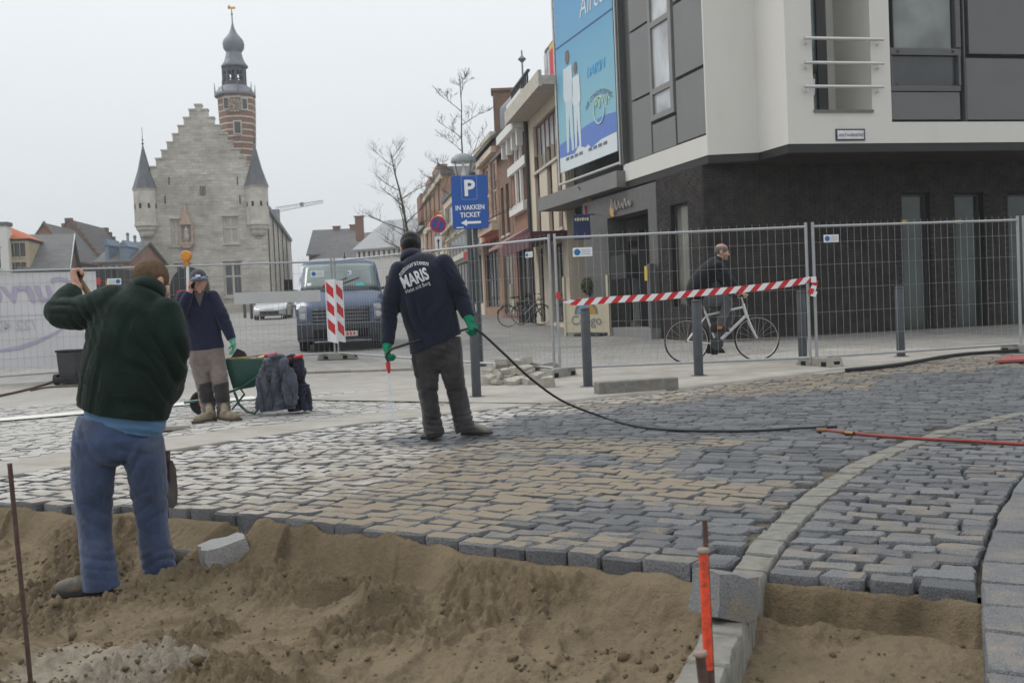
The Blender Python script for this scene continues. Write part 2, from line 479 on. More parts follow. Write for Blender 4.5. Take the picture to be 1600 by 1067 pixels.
def Mplaza():
    m, nt, bs = newmat('plaza_paving')
    tc = N(nt, 'ShaderNodeTexCoord'); mp = N(nt, 'ShaderNodeMapping'); mp.inputs['Rotation'].default_value = (0, 0, R(9)); nt.links.new(tc.outputs['Object'], mp.inputs[0])
    br = N(nt, 'ShaderNodeTexBrick', Scale=1.0); nt.links.new(mp.outputs[0], br.inputs['Vector'])
    br.inputs['Color1'].default_value = (.20, .195, .185, 1); br.inputs['Color2'].default_value = (.265, .255, .24, 1); br.inputs['Mortar'].default_value = (.12, .115, .105, 1)
    br.inputs['Brick Width'].default_value = .3; br.inputs['Row Height'].default_value = .3; br.inputs['Mortar Size'].default_value = .008
    n = N(nt, 'ShaderNodeTexNoise', Scale=.35, Detail=9, Roughness=.65); nt.links.new(tc.outputs['Object'], n.inputs['Vector'])
    c = mixc(nt, 1.0, br.outputs['Color'], mixc(nt, mrange(nt, n.outputs['Fac'], .32, .68), (.78, .77, .76), (1.2, 1.19, 1.17)), 'MULTIPLY')
    sy = N(nt, 'ShaderNodeSeparateXYZ'); nt.links.new(tc.outputs['Object'], sy.inputs[0]); n2 = N(nt, 'ShaderNodeTexNoise', Scale=.9, Detail=9, Roughness=.7); nt.links.new(tc.outputs['Object'], n2.inputs['Vector'])
    du = math2(nt, 'ADD', mrange(nt, sy.outputs['Y'], 24, 13.5), math2(nt, 'MULTIPLY', math2(nt, 'SUBTRACT', n2.outputs['Fac'], .5), 1.6))
    c = mixc(nt, mrange(nt, du, .35, 1.1, 0, .75), c, (.38, .355, .315)); c = mixc(nt, mrange(nt, n2.outputs['Fac'], .60, .72, 0, .45), c, (.11, .105, .10))
    nt.links.new(c, bs.inputs['Base Color']); bs.inputs['Roughness'].default_value = .7; bs.inputs['Specular IOR Level'].default_value = .3
    bump(nt, bs, math2(nt, 'SUBTRACT', 1.0, br.outputs['Fac']), .4, .006)
    return m
PLAZA = Mplaza()
PALE = M('pale_concrete', (.345, .325, .29), .9, .16, 2.5, .3, 60, spec=.2, stain=(.24, .205, .15), stain_amt=.55, stain_scale=.9)
CONC = M('concrete_block', (.275, .265, .235), .9, .2, 5, .4, 70, spec=.2, stain=(.16, .15, .115), stain_amt=.6, stain_scale=3)
SOIL = M('joint_soil', (.10, .088, .068), .95, .3, 20, .5, 60, spec=.1, stain=(.22, .18, .12), stain_amt=.8, stain_scale=1.3)
BLUESTONE = M('kerb_granite', (.185, .18, .162), .85, .28, 14, .5, 90, spec=.3, stain=(.24, .20, .13), stain_amt=.5, stain_scale=5)

# road frame: u runs along the sett rows, v up the new road
CU, SU = math.cos(R(30)), math.sin(R(30))
def xy(u, v): return u * CU + v * SU, v * CU - u * SU
def uvof(x, y): return x * CU - y * SU, x * SU + y * CU
def ipt(tab):
    a = np.array(tab, float)
    xs = np.linspace(a[0, 0], a[-1, 0], 200); ys = np.interp(xs, a[:, 0], a[:, 1])
    k = np.ones(13) / 13; yp = np.concatenate([np.full(6, ys[0]), ys, np.full(6, ys[-1])]); ys2 = np.convolve(yp, k, 'valid')
    ys2[:3] = ys[:3]; ys2[-3:] = ys[-3:]
    return lambda t: np.interp(t, xs, ys2)
u_strip = ipt([(1.2, -.84), (2.6, -1.06), (3.1, -1.15), (4.0, -1.31), (5.35, -1.40), (6.6, -1.38), (8.04, -1.13), (9.63, -.59), (12, .6), (14, 1.8), (17, 4)])
u_bord = ipt([(1.2, -.05), (2.6, -.24), (3.3, -.33), (4.2, -.42), (5.2, -.44), (6.34, -.40), (8, -.15), (10, .45)])
v_edge = ipt([(-9, 3.4), (-7.2, 3.6), (-5.85, 3.81), (-4.67, 4.05), (-3.85, 4.04), (-3.04, 3.95), (-2.45, 3.88), (-1.5, 3.84), (-1, 3.84)])
u_left = ipt([(2.6, -7.0), (4.48, -6.87), (5.82, -6.68), (6.81, -6.55), (7.74, -6.2), (8.72, -5.8), (9.86, -5.05), (11.3, -4.3), (13.5, -3.25), (14.9, -2.5), (15.9, -1.7), (18, -.2)])
BAND = .85

# ------------------------------------------------------------------ ground sheet of the square
def build_ground():
    xs = np.unique(np.concatenate([np.arange(-14, 14.01, .25), np.array([-900, -400, -200, -120, -80, -50, -35, -25, -19, 19, 25, 35, 50, 80, 120, 200, 400, 900])]))
    ys = np.unique(np.concatenate([np.arange(0, 20.01, .25), np.array([-40, -10, -4, 22, 24, 27, 30, 35, 40, 48, 56, 66, 78, 92, 110, 130, 160, 220, 400, 900])]))
    X, Y = np.meshgrid(xs, ys); U_, V_ = uvof(X, Y)
    low = (Y < 13.2) | ((U_ > u_left(V_) + .3) & (V_ < 16.2) & (Y < 17))
    low &= (np.abs(X) < 13.5) & (Y > .5)
    Z = gzn(Y) - .004 - .6 * low
    n = len(xs); v = np.stack([X.ravel(), Y.ravel(), Z.ravel()], 1)
    f = [(j * n + i, j * n + i + 1, (j + 1) * n + i + 1, (j + 1) * n + i) for j in range(len(ys) - 1) for i in range(n - 1)]
    struct(link(mesh_of('square_ground', v.tolist(), f, PLAZA, None, 180), 'square_ground'))
build_ground()
def sheet(name, fn, us, vs, dz, mat, parent=None, skirt=False):
    "sheet following the ground: fn(a, v) gives the road-frame u"
    vv, ff = [], []
    for v in vs:
        for a in us:
            x, y = xy(fn(a, v), v); vv.append((x, y, gz(y) + dz))
    n = len(us)
    for j in range(len(vs) - 1):
        for i in range(n - 1): ff.append((j * n + i, j * n + i + 1, (j + 1) * n + i + 1, (j + 1) * n + i))
    if skirt:
        b = len(vv)
        for j in range(len(vs)): p = vv[j * n]; vv.append((p[0], p[1], p[2] - .12))
        for j in range(len(vs) - 1): ff.append((j * n, (j + 1) * n, b + j + 1, b + j))
    return link(mesh_of(name, vv, ff, mat, None, 180), name, parent)
A_ = lambda a, b, s: list(np.arange(a, b + 1e-6, s))
side = struct(sheet('pavement', lambda a, v: u_left(v) - a, A_(0, 3.6, .3), A_(9.6, 17.9, .3), .012, PALE, None, True))
struct(sheet('road_beyond', lambda a, v: u_bord(v) + .19 + a, A_(0, 12, 1), A_(3.1, 16.4, .3), -.05, M('dark_asphalt', (.045, .045, .047), .9, .3, 30, .5, 90)))

# ------------------------------------------------------------------ setts
rng = random.Random(11)
def stone(poly, ztop, depth, attr, r, tilt=(0, 0), hump=.002, inset=.009):
    "one dressed stone: rounded outline (x,y), a chamfered arris and a slightly domed top"
    inset *= r.uniform(.5, 1.6); n = len(poly); cx = sum(p[0] for p in poly) / n; cy = sum(p[1] for p in poly) / n
    vs, fs = [], []
    for lay, (dz, ins) in enumerate(((-depth, .004), (-.014, 0.0), (-.0015, inset))):
        for (x, y) in poly:
            d = math.hypot(x - cx, y - cy); k = 1 - (ins + r.uniform(-.003, .003)) / max(d, .02)
            xx, yy = cx + (x - cx) * k, cy + (y - cy) * k
            vs.append((xx, yy, ztop + dz + (tilt[0] * (xx - cx) + tilt[1] * (yy - cy)) + r.uniform(-.003, .003) * (lay > 0)))
    vs.append((cx, cy, ztop + hump))
    for l in range(2):
        for j in range(n):
            a = l * n + j; b = l * n + (j + 1) % n; fs.append((a, b, b + n, a + n))
    for j in range(n): fs.append((2 * n + j, 2 * n + (j + 1) % n, 3 * n))
    return vs, fs, [attr] * len(vs)
def rrect(u0, u1, v0, v1, r, jit=.008, skew=0.0, c=.013):
    P_ = [(u0 + c, v0), ((u0 + u1) / 2, v0), (u1 - c, v0), (u1, v0 + c), (u1, v1 - c), (u1 - c, v1), ((u0 + u1) / 2, v1), (u0 + c, v1), (u0, v1 - c), (u0, v0 + c)]
    vm = (v0 + v1) / 2
    return [xy(a + skew * (b - vm) + r.uniform(-jit, jit), b + r.uniform(-jit, jit)) for a, b in P_]
def emit(stones, parent, nmax, name, mat):
    "the stones that show largest become parts, the rest one joined part"
    def size(s):
        x, y = s[0][-1][0], s[0][-1][1]
        return y + (0 if abs(x) < .52 * y + .3 else 100)
    stones.sort(key=size)
    for s in stones[:nmax]:
        link(mesh_of(name, s[0], s[1], mat, None, 32), name, parent, attr=s[2])
    if len(stones) > nmax:
        v, f, a = [], [], []
        for s in stones[nmax:]:
            b = len(v); v += s[0]; f += [tuple(i + b for i in q) for q in s[1]]; a += s[2]
        link(mesh_of(name + '_field', v, f, mat, None, 32), name + '_field', parent, kind='stuff', attr=a)
def S_(a, b, x): return float(sstep(a, b, np.array(x)))
def main_attr(u, v):
    n = float(fbm(np.array(u * 1.3), np.array(v * 1.3), 3, 3))
    sand = 1.0 * S_(-.9, .9, (-1.75 - .40 * (v - 4.0)) - u + n * 1.8) * S_(-.8, .8, 6.5 + .12 * (u + 4) - v + n * 1.5)
    sand = max(sand, 1.0 * S_(-.5, .3, 1.15 - (u - float(u_left(v))) + n * 1.1) * S_(9.0, 10.2, v))
    sand = max(sand, .45 * S_(-.4, .4, 1.0 - (u - float(u_left(v))) + n) * S_(6.4, 7.2, v))
    dust = .8 * S_(-.8, .7, .95 - (u - float(u_left(v))) + n * .9) * (1 - S_(8.5, 10.0, v))
    dust = max(dust, .42 * sand * S_(-3.0, -5.2, u))
    wet = (1 - .8 * sand) * (.55 + .45 * S_(1.8, .6, math.hypot((u + 4.3) * .7, v - 7.0))) * (1 - .6 * dust)
    return sand, wet, dust
# the new road
road = struct(bpy.data.objects.new('cobbled_road', None)); C.objects.link(road)
sheet('sett_bed', lambda a, v: float(u_left(v)) - .35 + a * (.35 + float(u_strip(v)) - float(u_left(v)) + 3.0 * (v > 8.5)), A_(0, 1, .05), A_(4.25, 16.2, .2), -.024, SOIL, road)
stones = []
v = 0.0; row = 0
while v < 12.4:
    pitch = rng.uniform(.108, .124)
    u = -8.9 + rng.uniform(0, .2)
    while True:
        ln = rng.uniform(.155, .22)
        uc = u + ln / 2; vb = float(v_edge(uc)) * 1.0 + v
        k = S_(0, 6, v); vb = (1 - k) * vb + k * (3.9 + v)
        vm = vb + pitch / 2
        lim = float(u_strip(vm)) if vm < 9.3 else 9
        if uc > lim - .05: break
        x, y = xy(uc, vm)
        if uc > 2 + .3 * v: break
        u0 = u
        u += ln
        if u0 < float(u_left(vm)) - .02 or y > 16 or x > .55 * y + .5: continue
        u1 = min(u0 + ln, lim - .012)
        if u1 - u0 < .07: continue
        sand, wet, dust = main_attr(uc, vm)
        g = rng.uniform(.002, .008)
        poly = rrect(u0 + g, u1 - g, vb + g * .9, vb + pitch - g * .9, rng, .007, rng.uniform(-.12, .2))
        stones.append(stone(poly, gz(y) + rng.uniform(-.006, .006), .15 if row == 0 else .10, (sand, wet, dust, rng.random()), rng, (rng.uniform(-.03, .03), rng.uniform(-.03, .03))))
    v += pitch; row += 1
emit(stones, road, 298, 'sett', GRANITE)
# pale border course of kerb blocks, standing free in the pit
strip = struct(bpy.data.objects.new('border_course', None)); C.objects.link(strip)
v = 2.05
while v < 12.5:
    ln = rng.uniform(.22, .31) if v < 3.6 else rng.uniform(.18, .27)
    u0, u1 = float(u_strip(v)), float(u_strip(v + ln)); wd = .135; g = .006
    sl = (u1 - u0) / ln
    c = .012
    poly = []
    for a, b in ((c, g), (wd - c, g), (wd, c + g), (wd, ln / 2), (wd, ln - c - g), (wd - c, ln - g), (c, ln - g), (0, ln - c - g), (0, ln / 2), (0, c + g)):
        poly.append(xy(u0 + sl * b + a + rng.uniform(-.005, .005), v + b + rng.uniform(-.004, .004)))
    x, y = xy(u0, v)
    s = stone(poly, gz(y) + rng.uniform(-.006, .004) - (.03 if v < 3.42 else 0), .26 if v < 4 else .1, None, rng, (rng.uniform(-.02, .02), 0), .002, .008)
    link(mesh_of('border_block', s[0], s[1], BLUESTONE, None, 45), 'border_block', strip)
    v += ln
# lane between the border courses
lane = struct(bpy.data.objects.new('cobbled_lane', None)); C.objects.link(lane)
sheet('sett_bed', lambda a, v: float(u_strip(v)) + .12 + a * (float(u_bord(min(v, 9.9))) - float(u_strip(v)) - .1), A_(0, 1, .1), A_(3.95, 9.2, .2), -.055, SOIL, lane)
stones = []; v = 3.84; row = 0
while v < 9.2:
    pitch = rng.uniform(.116, .134)
    a0 = float(u_strip(v + pitch / 2)) + .142; a1 = float(u_bord(v + pitch / 2)) - .01
    u = a0; k = 0
    while u < a1 - .05:
        ln = rng.uniform(.165, .225) * (.62 if k == 0 and row % 2 else 1)
        if a1 - (u + ln) < .09: ln = a1 - u
        if ln > .27: ln = ln / 2
        g = rng.uniform(.004, .010); x, y = xy(u + ln / 2, v)
        n = float(fbm(np.array(u * 2.), np.array(v * 2.), 9, 3))
        poly = rrect(u + g, u + ln - g, v + g, v + pitch - g, rng, .008, rng.uniform(-.12, .12))
        stones.append(stone(poly, gz(y) + rng.uniform(-.008, .006), .16 if row == 0 else .1, (.10 + .2 * n, .40, .0, rng.random()), rng, (rng.uniform(-.03, .03), rng.uniform(-.03, .03)), .001, .007))
        u += ln; k += 1
    v += pitch; row += 1
emit(stones, lane, 298, 'sett', GRANITE)
bord = struct(bpy.data.objects.new('dark_border_course', None)); C.objects.link(bord)
v = 2.78
while v < 8:
    ln = rng.uniform(.26, .36); u0, u1 = float(u_bord(v)), float(u_bord(v + ln)); sl = (u1 - u0) / ln; poly = []; wd = .15
    for a, b in ((.012, .006), (wd - .012, .006), (wd, .02), (wd, ln / 2), (wd, ln - .02), (wd - .012, ln - .006), (.012, ln - .006), (0, ln - .02), (0, ln / 2), (0, .02)):
        poly.append(xy(u0 + sl * b + a + rng.uniform(-.005, .005), v + b + rng.uniform(-.004, .004)))
    s = stone(poly, .004 + rng.uniform(-.005, .005), .22, (.12, .12, .05, .35 + rng.random() * .6), rng, (0, 0), .002, .008)
    link(mesh_of('border_block', s[0], s[1], GRANITE, None, 45), 'border_block', bord, attr=s[2])
    v += ln
# pale gutter slabs beyond the road and the old dusty setts behind them
gut = struct(bpy.data.objects.new('gutter', None)); C.objects.link(gut)
v = 2.8
while v < 9.75:
    ln = rng.uniform(.55, .85); b = MB(); q = []
    for k, (a, t) in enumerate(((-BAND, .0), (-.012, .0), (-.012, 1.), (-BAND, 1.))):
        vv_ = v + .006 + t * (ln - .012); x, y = xy(float(u_left(vv_)) + a, vv_); q.append((x, y, gz(y) + .004 + rng.uniform(-.004, .004)))
    b.quad(*q); i = len(b.v)
    for p in q: b.v.append((p[0], p[1], p[2] - .12))
    for k in range(4): b.f.append((k, i + k, i + (k + 1) % 4, (k + 1) % 4)); b.m.append(0)
    b.build('gutter_slab', PALE, gut, bevel=.012)
    v += ln
old = struct(bpy.data.objects.new('old_setts', None)); C.objects.link(old)
stones = []; ang = R(14); ca, sa = math.cos(ang), math.sin(ang)
def xo(a, b): return a * ca - b * sa, a * sa + b * ca
rr = random.Random(5)
b_ = 4.2
while b_ < 19.0:
    pitch = rr.uniform(.135, .16); a = -9.5 + rr.uniform(0, .2)
    while a < 8:
        ln = rr.uniform(.15, .22); x, y = xo(a + ln / 2, b_ + pitch / 2); uu, vv_ = uvof(x, y)
        if 5.0 < y < 13.6 and x > -.56 * y - .6 and (vv_ < 9.75 or uu < float(u_left(vv_)) - 3.65) and uu < float(u_left(vv_)) - BAND - .03 and x < 1:
            g = rr.uniform(.003, .010)
            poly = []
            for (p, q) in ((a + g + .02, b_ + g), (a + ln - g - .02, b_ + g), (a + ln - g, b_ + g + .02), (a + ln - g, b_ + pitch - g - .02), (a + ln - g - .02, b_ + pitch - g), (a + g + .02, b_ + pitch - g), (a + g, b_ + pitch - g - .02), (a + g, b_ + g + .02)):
                poly.append(xo(p + rr.uniform(-.008, .008), q + rr.uniform(-.008, .008)))
            stones.append(stone(poly, gz(y) + rr.uniform(-.004, .003), .06, (.06, .0, .78, rr.random()), rr, (rr.uniform(-.03, .03), rr.uniform(-.03, .03))))
        a += ln
    b_ += pitch
emit(stones, old, 260, 'sett', GRANITE)
vv, ff, okv = [], [], []
for y in A_(4.5, 13.9, .3):
    for x in A_(-9, 1.2, .3):
        uu, vq = uvof(x, y); xx = x
        vv.append((xx, y, gz(y) - .006)); okv.append(uu < float(u_left(vq)) - BAND + .3)
n = len(A_(-9, 1.2, .3))
for j in range(len(A_(4.5, 13.9, .3)) - 1):
    for i in range(n - 1):
        q = (j * n + i, j * n + i + 1, (j + 1) * n + i + 1, (j + 1) * n + i)
        if all(okv[k] for k in q): ff.append(q)
link(mesh_of('sett_bed', vv, ff, M('dusty_joint', (.30, .285, .255), .95, .3, 8, .4, 60), None, 180), 'sett_bed', old)
# white road line painted across the old setts
def ribbon(name, pts, wd, dz, mat, parent=None, thick=0.0):
    vs, fs = [], []
    for k, p in enumerate(pts):
        a = V(pts[max(k - 1, 0)]); b = V(pts[min(k + 1, len(pts) - 1)]); d = (b - a); d.z = 0; d.normalize(); s = V((-d.y, d.x, 0)) * wd / 2
        for q in (V(p) + s, V(p) - s): vs.append((q.x, q.y, gz(q.y) + dz))
    for k in range(len(pts) - 1): fs.append((2 * k, 2 * k + 1, 2 * k + 3, 2 * k + 2))
    return link(mesh_of(name, vs, fs, mat, None, 0), name, parent)
a, b = G(-60, 662), G(400, 622)
struct(ribbon('white_line', [a.lerp(b, t / 12) for t in range(13)], .42, .014, M('worn_white_paint', (.62, .61, .57), .8, .12, 6, .2, 60, stain=(.4, .38, .34), stain_scale=3)))
# old plaza kerb line in front of the far paving
a, b = G(440, 585), G(655, 578)
t = thing('kerb', 'low brown stone kerb line behind the pale setts below the blue van', 'kerb', (a + b) / 2)
d = (b - a); L = d.length; d.normalize(); nn = V((-d.y, d.x, 0))
for k in range(4):
    q = MB(); q.obox(a, d, nn, (k * L / 4 + .006, (k + 1) * L / 4 - .006), (-.1, .03 + .004 * (k % 2)), (0, .14)); q.build('kerb_stone', M('brown_kerb', (.25, .215, .18), .9, .2, 6), t, bevel=.012)

# ------------------------------------------------------------------ the sand pits
PRINTS = [(-2.12, 5.12, .42, .2, 15), (-1.62, 5.40, .4, .2, 40), (-1.27, 4.97, .27, .11, 80), (-.85, 4.56, .30, .11, 25), (-.58, 4.33, .28, .11, 60), (-.27, 4.18, .28, .11, 50), (-1.0, 4.2, .30, .12, 10), (-1.5, 4.45, .28, .11, 35), (-.5, 3.95, .3, .11, 70), (.05, 3.95, .28, .11, 95), (-1.9, 4.4, .28, .11, 110), (.15, 3.6, .28, .11, 40), (-.95, 3.85, .28, .11, 120), (1.15, 3.35, .28, .11, 60), (1.0, 3.1, .27, .11, 100)]
def sand_z(X, Y):
    U_, V_ = uvof(X, Y); us = u_strip(V_)
    d = v_edge(np.clip(U_, -9, -1)) - V_
    lump = fbm(X * 1.1, Y * 1.1, 1, 3)
    bil = np.abs(fbm(X * 5.0, Y * 5.0, 5, 3, .6)); c2 = np.abs(fbm(X * 14, Y * 14, 15, 3, .62)); fine = fbm(X * 33, Y * 33, 8, 3, .65)
    calm = sstep(-.10, .16, fbm(X * 2.1, Y * 2.1, 21, 3))         # trodden smooth patches
    rough = 1 - .75 * calm
    facet = np.floor((U_ + .25 * V_) / .27 + .6 * vn(U_ * 2, V_ * .5, 4)); fo = _h(facet, facet * 0 + 3, 2)
    cutm = np.maximum(sstep(-4.1, -3.8, U_) * (1 - sstep(-2.75, -2.5, U_)), 1 - sstep(-5.6, -5.2, U_))      # spade-cut, trowelled lengths of the bank
    lip = -.030 - .022 * (vn(U_ * 9, V_ * 2, 41) + .5) * 2 + .03 * cutm - .02 * (vn(U_ * 3, V_, 44))
    wall_w = (.12 + .12 * fo) * cutm + (.30 + .16 * vn(U_ * 3.1, V_ * .4, 17)) * (1 - cutm)
    dd = d + (1 - cutm) * (.03 * vn(U_ * 6, V_ * 6, 51) + .03 * vn(U_ * 17, V_ * 17, 52)) * sstep(0, .08, d)
    drop = .165 + .04 * fo
    A = lip - drop * sstep(-.005, 1, dd / wall_w) - .075 * sstep(.25, .9, d)
    inside = np.maximum(sstep(.08, .3, d), (1 - cutm) * sstep(.015, .1, d))
    A = A + inside * (.035 * lump + (.030 * bil + .070 * c2 + .055 * np.abs(fbm(X * 27, Y * 27, 19, 3, .6)) + .020 * fine) * rough + .006 * fine - .030)
    A = A + .022 * sstep(.12, .26, d) * (1 - sstep(.35, .75, d)) * (.4 + vn(U_ * 3, V_ * 3, 31)) * (.4 + .6 * rough)
    A = A + cutm * (1 - inside) * sstep(0, .03, d) * (.010 * fine * (fo > .5) + .05 * (fo - .5) + .012 * vn(U_ * 40, V_ * 4, 33) * fo)
    A = A + .09 * np.exp(-(((X + 2.15) / .38)**2 + ((Y - 3.75) / .45)**2)) * (1 + bil)
    for (px, py, ln, wd, an) in PRINTS:
        c, s = math.cos(R(an)), math.sin(R(an)); a = (X - px) * c + (Y - py) * s; b = -(X - px) * s + (Y - py) * c
        q = (a / ln * 2)**2 + (b / wd * 2)**2
        m = np.exp(-q**2 * .6)
        A = A * (1 - .8 * m) + (.8 * m) * (-.262 - .03 * m + .0 * A) + .022 * np.exp(-((q - 1.9) / .6)**2)
    A = np.where(d < 0, -.075, A)
    dl = 3.80 + .035 * vn(X * 9, Y * 9, 6) + .03 * vn(X * 25, Y * 25, 2) - V_
    bite = sstep(-.98, -.88, U_) * (.55 + .9 * vn(U_ * 9, V_ * 0 + 1, 12))             # where the stone faces stay bare
    dl = dl + .07 * bite
    B = -.035 - .150 * sstep(-.01, .07 + .06 * vn(U_ * 7, V_ * 3, 3), dl) + sstep(.05, .2, dl) * (.022 * lump + .05 * c2 * rough + .03 * bil * rough + .012 * fine) + .03 * sstep(.06, .12, dl) * (1 - sstep(.12, .32, dl))
    B = np.where(dl < -.02, -.085, B)
    ub = u_bord(np.clip(V_, 1.2, 10))
    k = sstep(0, .06, U_ - (us + .06))
    Z = A * (1 - k) + B * k
    Z = np.where((U_ < us + .16) & (U_ > us - .02) & (V_ > 3.95), -.1, Z)
    Z = np.where(U_ > ub + .02, np.minimum(Z, -.06), Z)
    Z = np.where((U_ < u_left(V_)) & (d < 0), -.15, Z)
    return Z
def build_sand():
    st = .0095
    xs = np.arange(-3.6, 2.1, st); ys = np.arange(1.9, 6.7, st)
    X, Y = np.meshgrid(xs, ys)
    Z = sand_z(X, Y)
    n, mm = len(xs), len(ys)
    v = np.stack([X.ravel(), Y.ravel(), Z.ravel()], 1)
    idx = np.arange(n * mm).reshape(mm, n)
    f = np.stack([idx[:-1, :-1], idx[:-1, 1:], idx[1:, 1:], idx[1:, :-1]], -1).reshape(-1, 4)
    cx, cy = (X[:-1, :-1] + st / 2).ravel(), (Y[:-1, :-1] + st / 2).ravel()
    U_, V_ = uvof(cx, cy)
    keep = (np.abs(cx) < cy * .56 + .25) & ((V_ < 4.35) | (U_ < -5))
    f = f[keep]
    used = np.unique(f); remap = -np.ones(n * mm, dtype=np.int64); remap[used] = np.arange(len(used)); f = remap[f]; v = v[used]
    white = sstep(.5, -.2, ((v[:, 0] + 1.64) / .36)**2 + ((v[:, 1] - 3.86) / .25)**2 - 1 + 1.6 * fbm(v[:, 0] * 5, v[:, 1] * 5, 2, 4))
    pm = np.zeros(len(v))
    for (px, py, ln, wd, an) in PRINTS:
        c, s = math.cos(R(an)), math.sin(R(an)); a = (v[:, 0] - px) * c + (v[:, 1] - py) * s; b = -(v[:, 0] - px) * s + (v[:, 1] - py) * c
        pm = np.maximum(pm, np.exp(-((a / ln * 2)**2 + (b / wd * 2)**2)**2 * .6))
    me = bpy.data.meshes.new('sand_pit')
    me.vertices.add(len(v)); me.vertices.foreach_set('co', v.astype(np.float32).ravel())
    me.loops.add(len(f) * 4); me.loops.foreach_set('vertex_index', f.astype(np.int32).ravel())
    me.polygons.add(len(f)); me.polygons.foreach_set('loop_start', np.arange(0, len(f) * 4, 4, dtype=np.int32)); me.polygons.foreach_set('loop_total', np.full(len(f), 4, dtype=np.int32))
    me.update(calc_edges=True); me.validate()
    me.polygons.foreach_set('use_smooth', [True] * len(f)); me.materials.append(SAND)
    at = np.zeros((len(v), 4)); at[:, 0] = white; at[:, 1] = np.maximum(.8 * sstep(-.10, .16, fbm(v[:, 0] * 2.1, v[:, 1] * 2.1, 21, 3)), pm); at[:, 3] = 1
    struct(link(me, 'sand_pit', attr=at))
    # crumbled clods lying on the sand
    r = np.random.RandomState(4); vv, ff = [], []
    ico = bmesh.new(); bmesh.ops.create_icosphere(ico, subdivisions=1, radius=1); iv = [q.co.copy() for q in ico.verts]; jf = [tuple(q.index for q in p.verts) for p in ico.faces]; ico.free()
    cnt = 0
    while cnt < 2600:
        y = r.uniform(2.0, 5.9); x = r.uniform(-.56, .56) * y
        u, v_ = uvof(x, y); d = float(v_edge(np.clip(u, -9, -1))) - v_
        right = u > float(u_strip(v_)) + .14
        if abs(u - float(u_strip(v_)) - .07) < .09: continue
        if right and (v_ > 3.72 or u > float(u_bord(v_)) - .02 or r.rand() > .35): continue
        if not right and d < .16: continue
        dens = float(sstep(-.25, .25, fbm(np.array(x * 1.9), np.array(y * 1.9), 21, 3) + .02))
        if r.rand() < .55 * dens: continue
        s = .005 + .011 * r.rand()**3 + (.02 if r.rand() > .992 else 0)
        z = float(sand_z(np.array([x]), np.array([y]))[0]) + s * .05; b = len(vv)
        sc = r.uniform(.7, 1.3, 3)
        for q in iv:
            k = 1 + r.uniform(-.25, .25); vv.append((x + q.x * s * sc[0] * k, y + q.y * s * sc[1] * k, z + q.z * s * .8 * sc[2] * k))
        ff += [tuple(i + b for i in p) for p in jf]; cnt += 1
    o = link(mesh_of('sand_clods', vv, ff, SAND, None, 180), 'sand_clods', attr=np.tile([0, 0, 0, 1.], (len(vv), 1)))
    o['kind'] = 'stuff'
build_sand()
# ------------------------------------------------------------------ building materials
Z = V((0, 0, 1))
LIME = M('weathered_limestone', (.52, .49, .43), .9, .2, 1.3, .4, 9, spec=.15, stain=(.22, .20, .165), stain_amt=.75, stain_scale=.35, detail=10)
def Mstone():
    m, nt, bs = newmat('limestone_courses')
    tc = N(nt, 'ShaderNodeTexCoord')
    b = N(nt, 'ShaderNodeTexBrick', Scale=1.0); nt.links.new(tc.outputs['UV'], b.inputs['Vector'])
    b.inputs['Color1'].default_value = (.60, .575, .52, 1); b.inputs['Color2'].default_value = (.48, .455, .405, 1); b.inputs['Mortar'].default_value = (.44, .415, .36, 1)
    b.inputs['Brick Width'].default_value = .62; b.inputs['Row Height'].default_value = .26; b.inputs['Mortar Size'].default_value = .014
    n = N(nt, 'ShaderNodeTexNoise', Scale=.28, Detail=11, Roughness=.72); nt.links.new(tc.outputs['Object'], n.inputs['Vector'])
    c = mixc(nt, mrange(nt, n.outputs['Fac'], .42, .66, 0, .85), b.outputs['Color'], (.27, .25, .205))
    n2 = N(nt, 'ShaderNodeTexNoise', Scale=1.0, Detail=8, Roughness=.7)
    mp = N(nt, 'ShaderNodeMapping'); mp.inputs['Scale'].default_value = (.6, .6, 3.0); nt.links.new(tc.outputs['Object'], mp.inputs[0]); nt.links.new(mp.outputs[0], n2.inputs['Vector'])
    c = mixc(nt, mrange(nt, n2.outputs['Fac'], .5, .72, 0, .7), c, (.22, .205, .17))
    nt.links.new(c, bs.inputs['Base Color']); bs.inputs['Roughness'].default_value = .92; bs.inputs['Specular IOR Level'].default_value = .15
    bump(nt, bs, math2(nt, 'SUBTRACT', 1.0, b.outputs['Fac']), .5, .03)
    return m
STONE = Mstone()
SLATE = M('blue_slate', (.105, .112, .128), .6, .2, 2.5, .35, 14, spec=.4, stain=(.17, .175, .18), stain_amt=.5, stain_scale=.6)
LEAD = M('grey_lead', (.16, .172, .19), .55, .15, 2, .2, 12, spec=.4, stain=(.24, .25, .26), stain_amt=.4)
TBRICK = Mbrick('tower_brick', (.27, .125, .075), (.20, .09, .06), (.34, .28, .22), .25, .08, .01, stain=(.13, .08, .06))
RBRICK = Mbrick('red_brick', (.33, .165, .115), (.27, .135, .098), (.28, .22, .17), .22, .07, .008, stain=(.14, .075, .055))
BBRICK = Mbrick('brown_brick', (.26, .155, .11), (.21, .125, .09), (.22, .18, .14), .22, .07, .008, stain=(.10, .06, .045))
OBRICK = Mbrick('orange_brick', (.38, .215, .15), (.32, .18, .125), (.32, .25, .18), .22, .07, .008)
CREAM = M('cream_render', (.56, .49, .385), .85, .08, 1.2, .15, 40, spec=.2, stain=(.40, .345, .27), stain_amt=.4, stain_scale=.4)
TANR = M('tan_render', (.43, .365, .255), .9, .1, 1.2, .15, 40, spec=.2, stain=(.3, .25, .18), stain_amt=.4, stain_scale=.5)
WHITER = M('white_paint_wall', (.66, .645, .61), .8, .08, 1.0, .1, 40, spec=.25, stain=(.48, .46, .42), stain_amt=.4, stain_scale=.5)
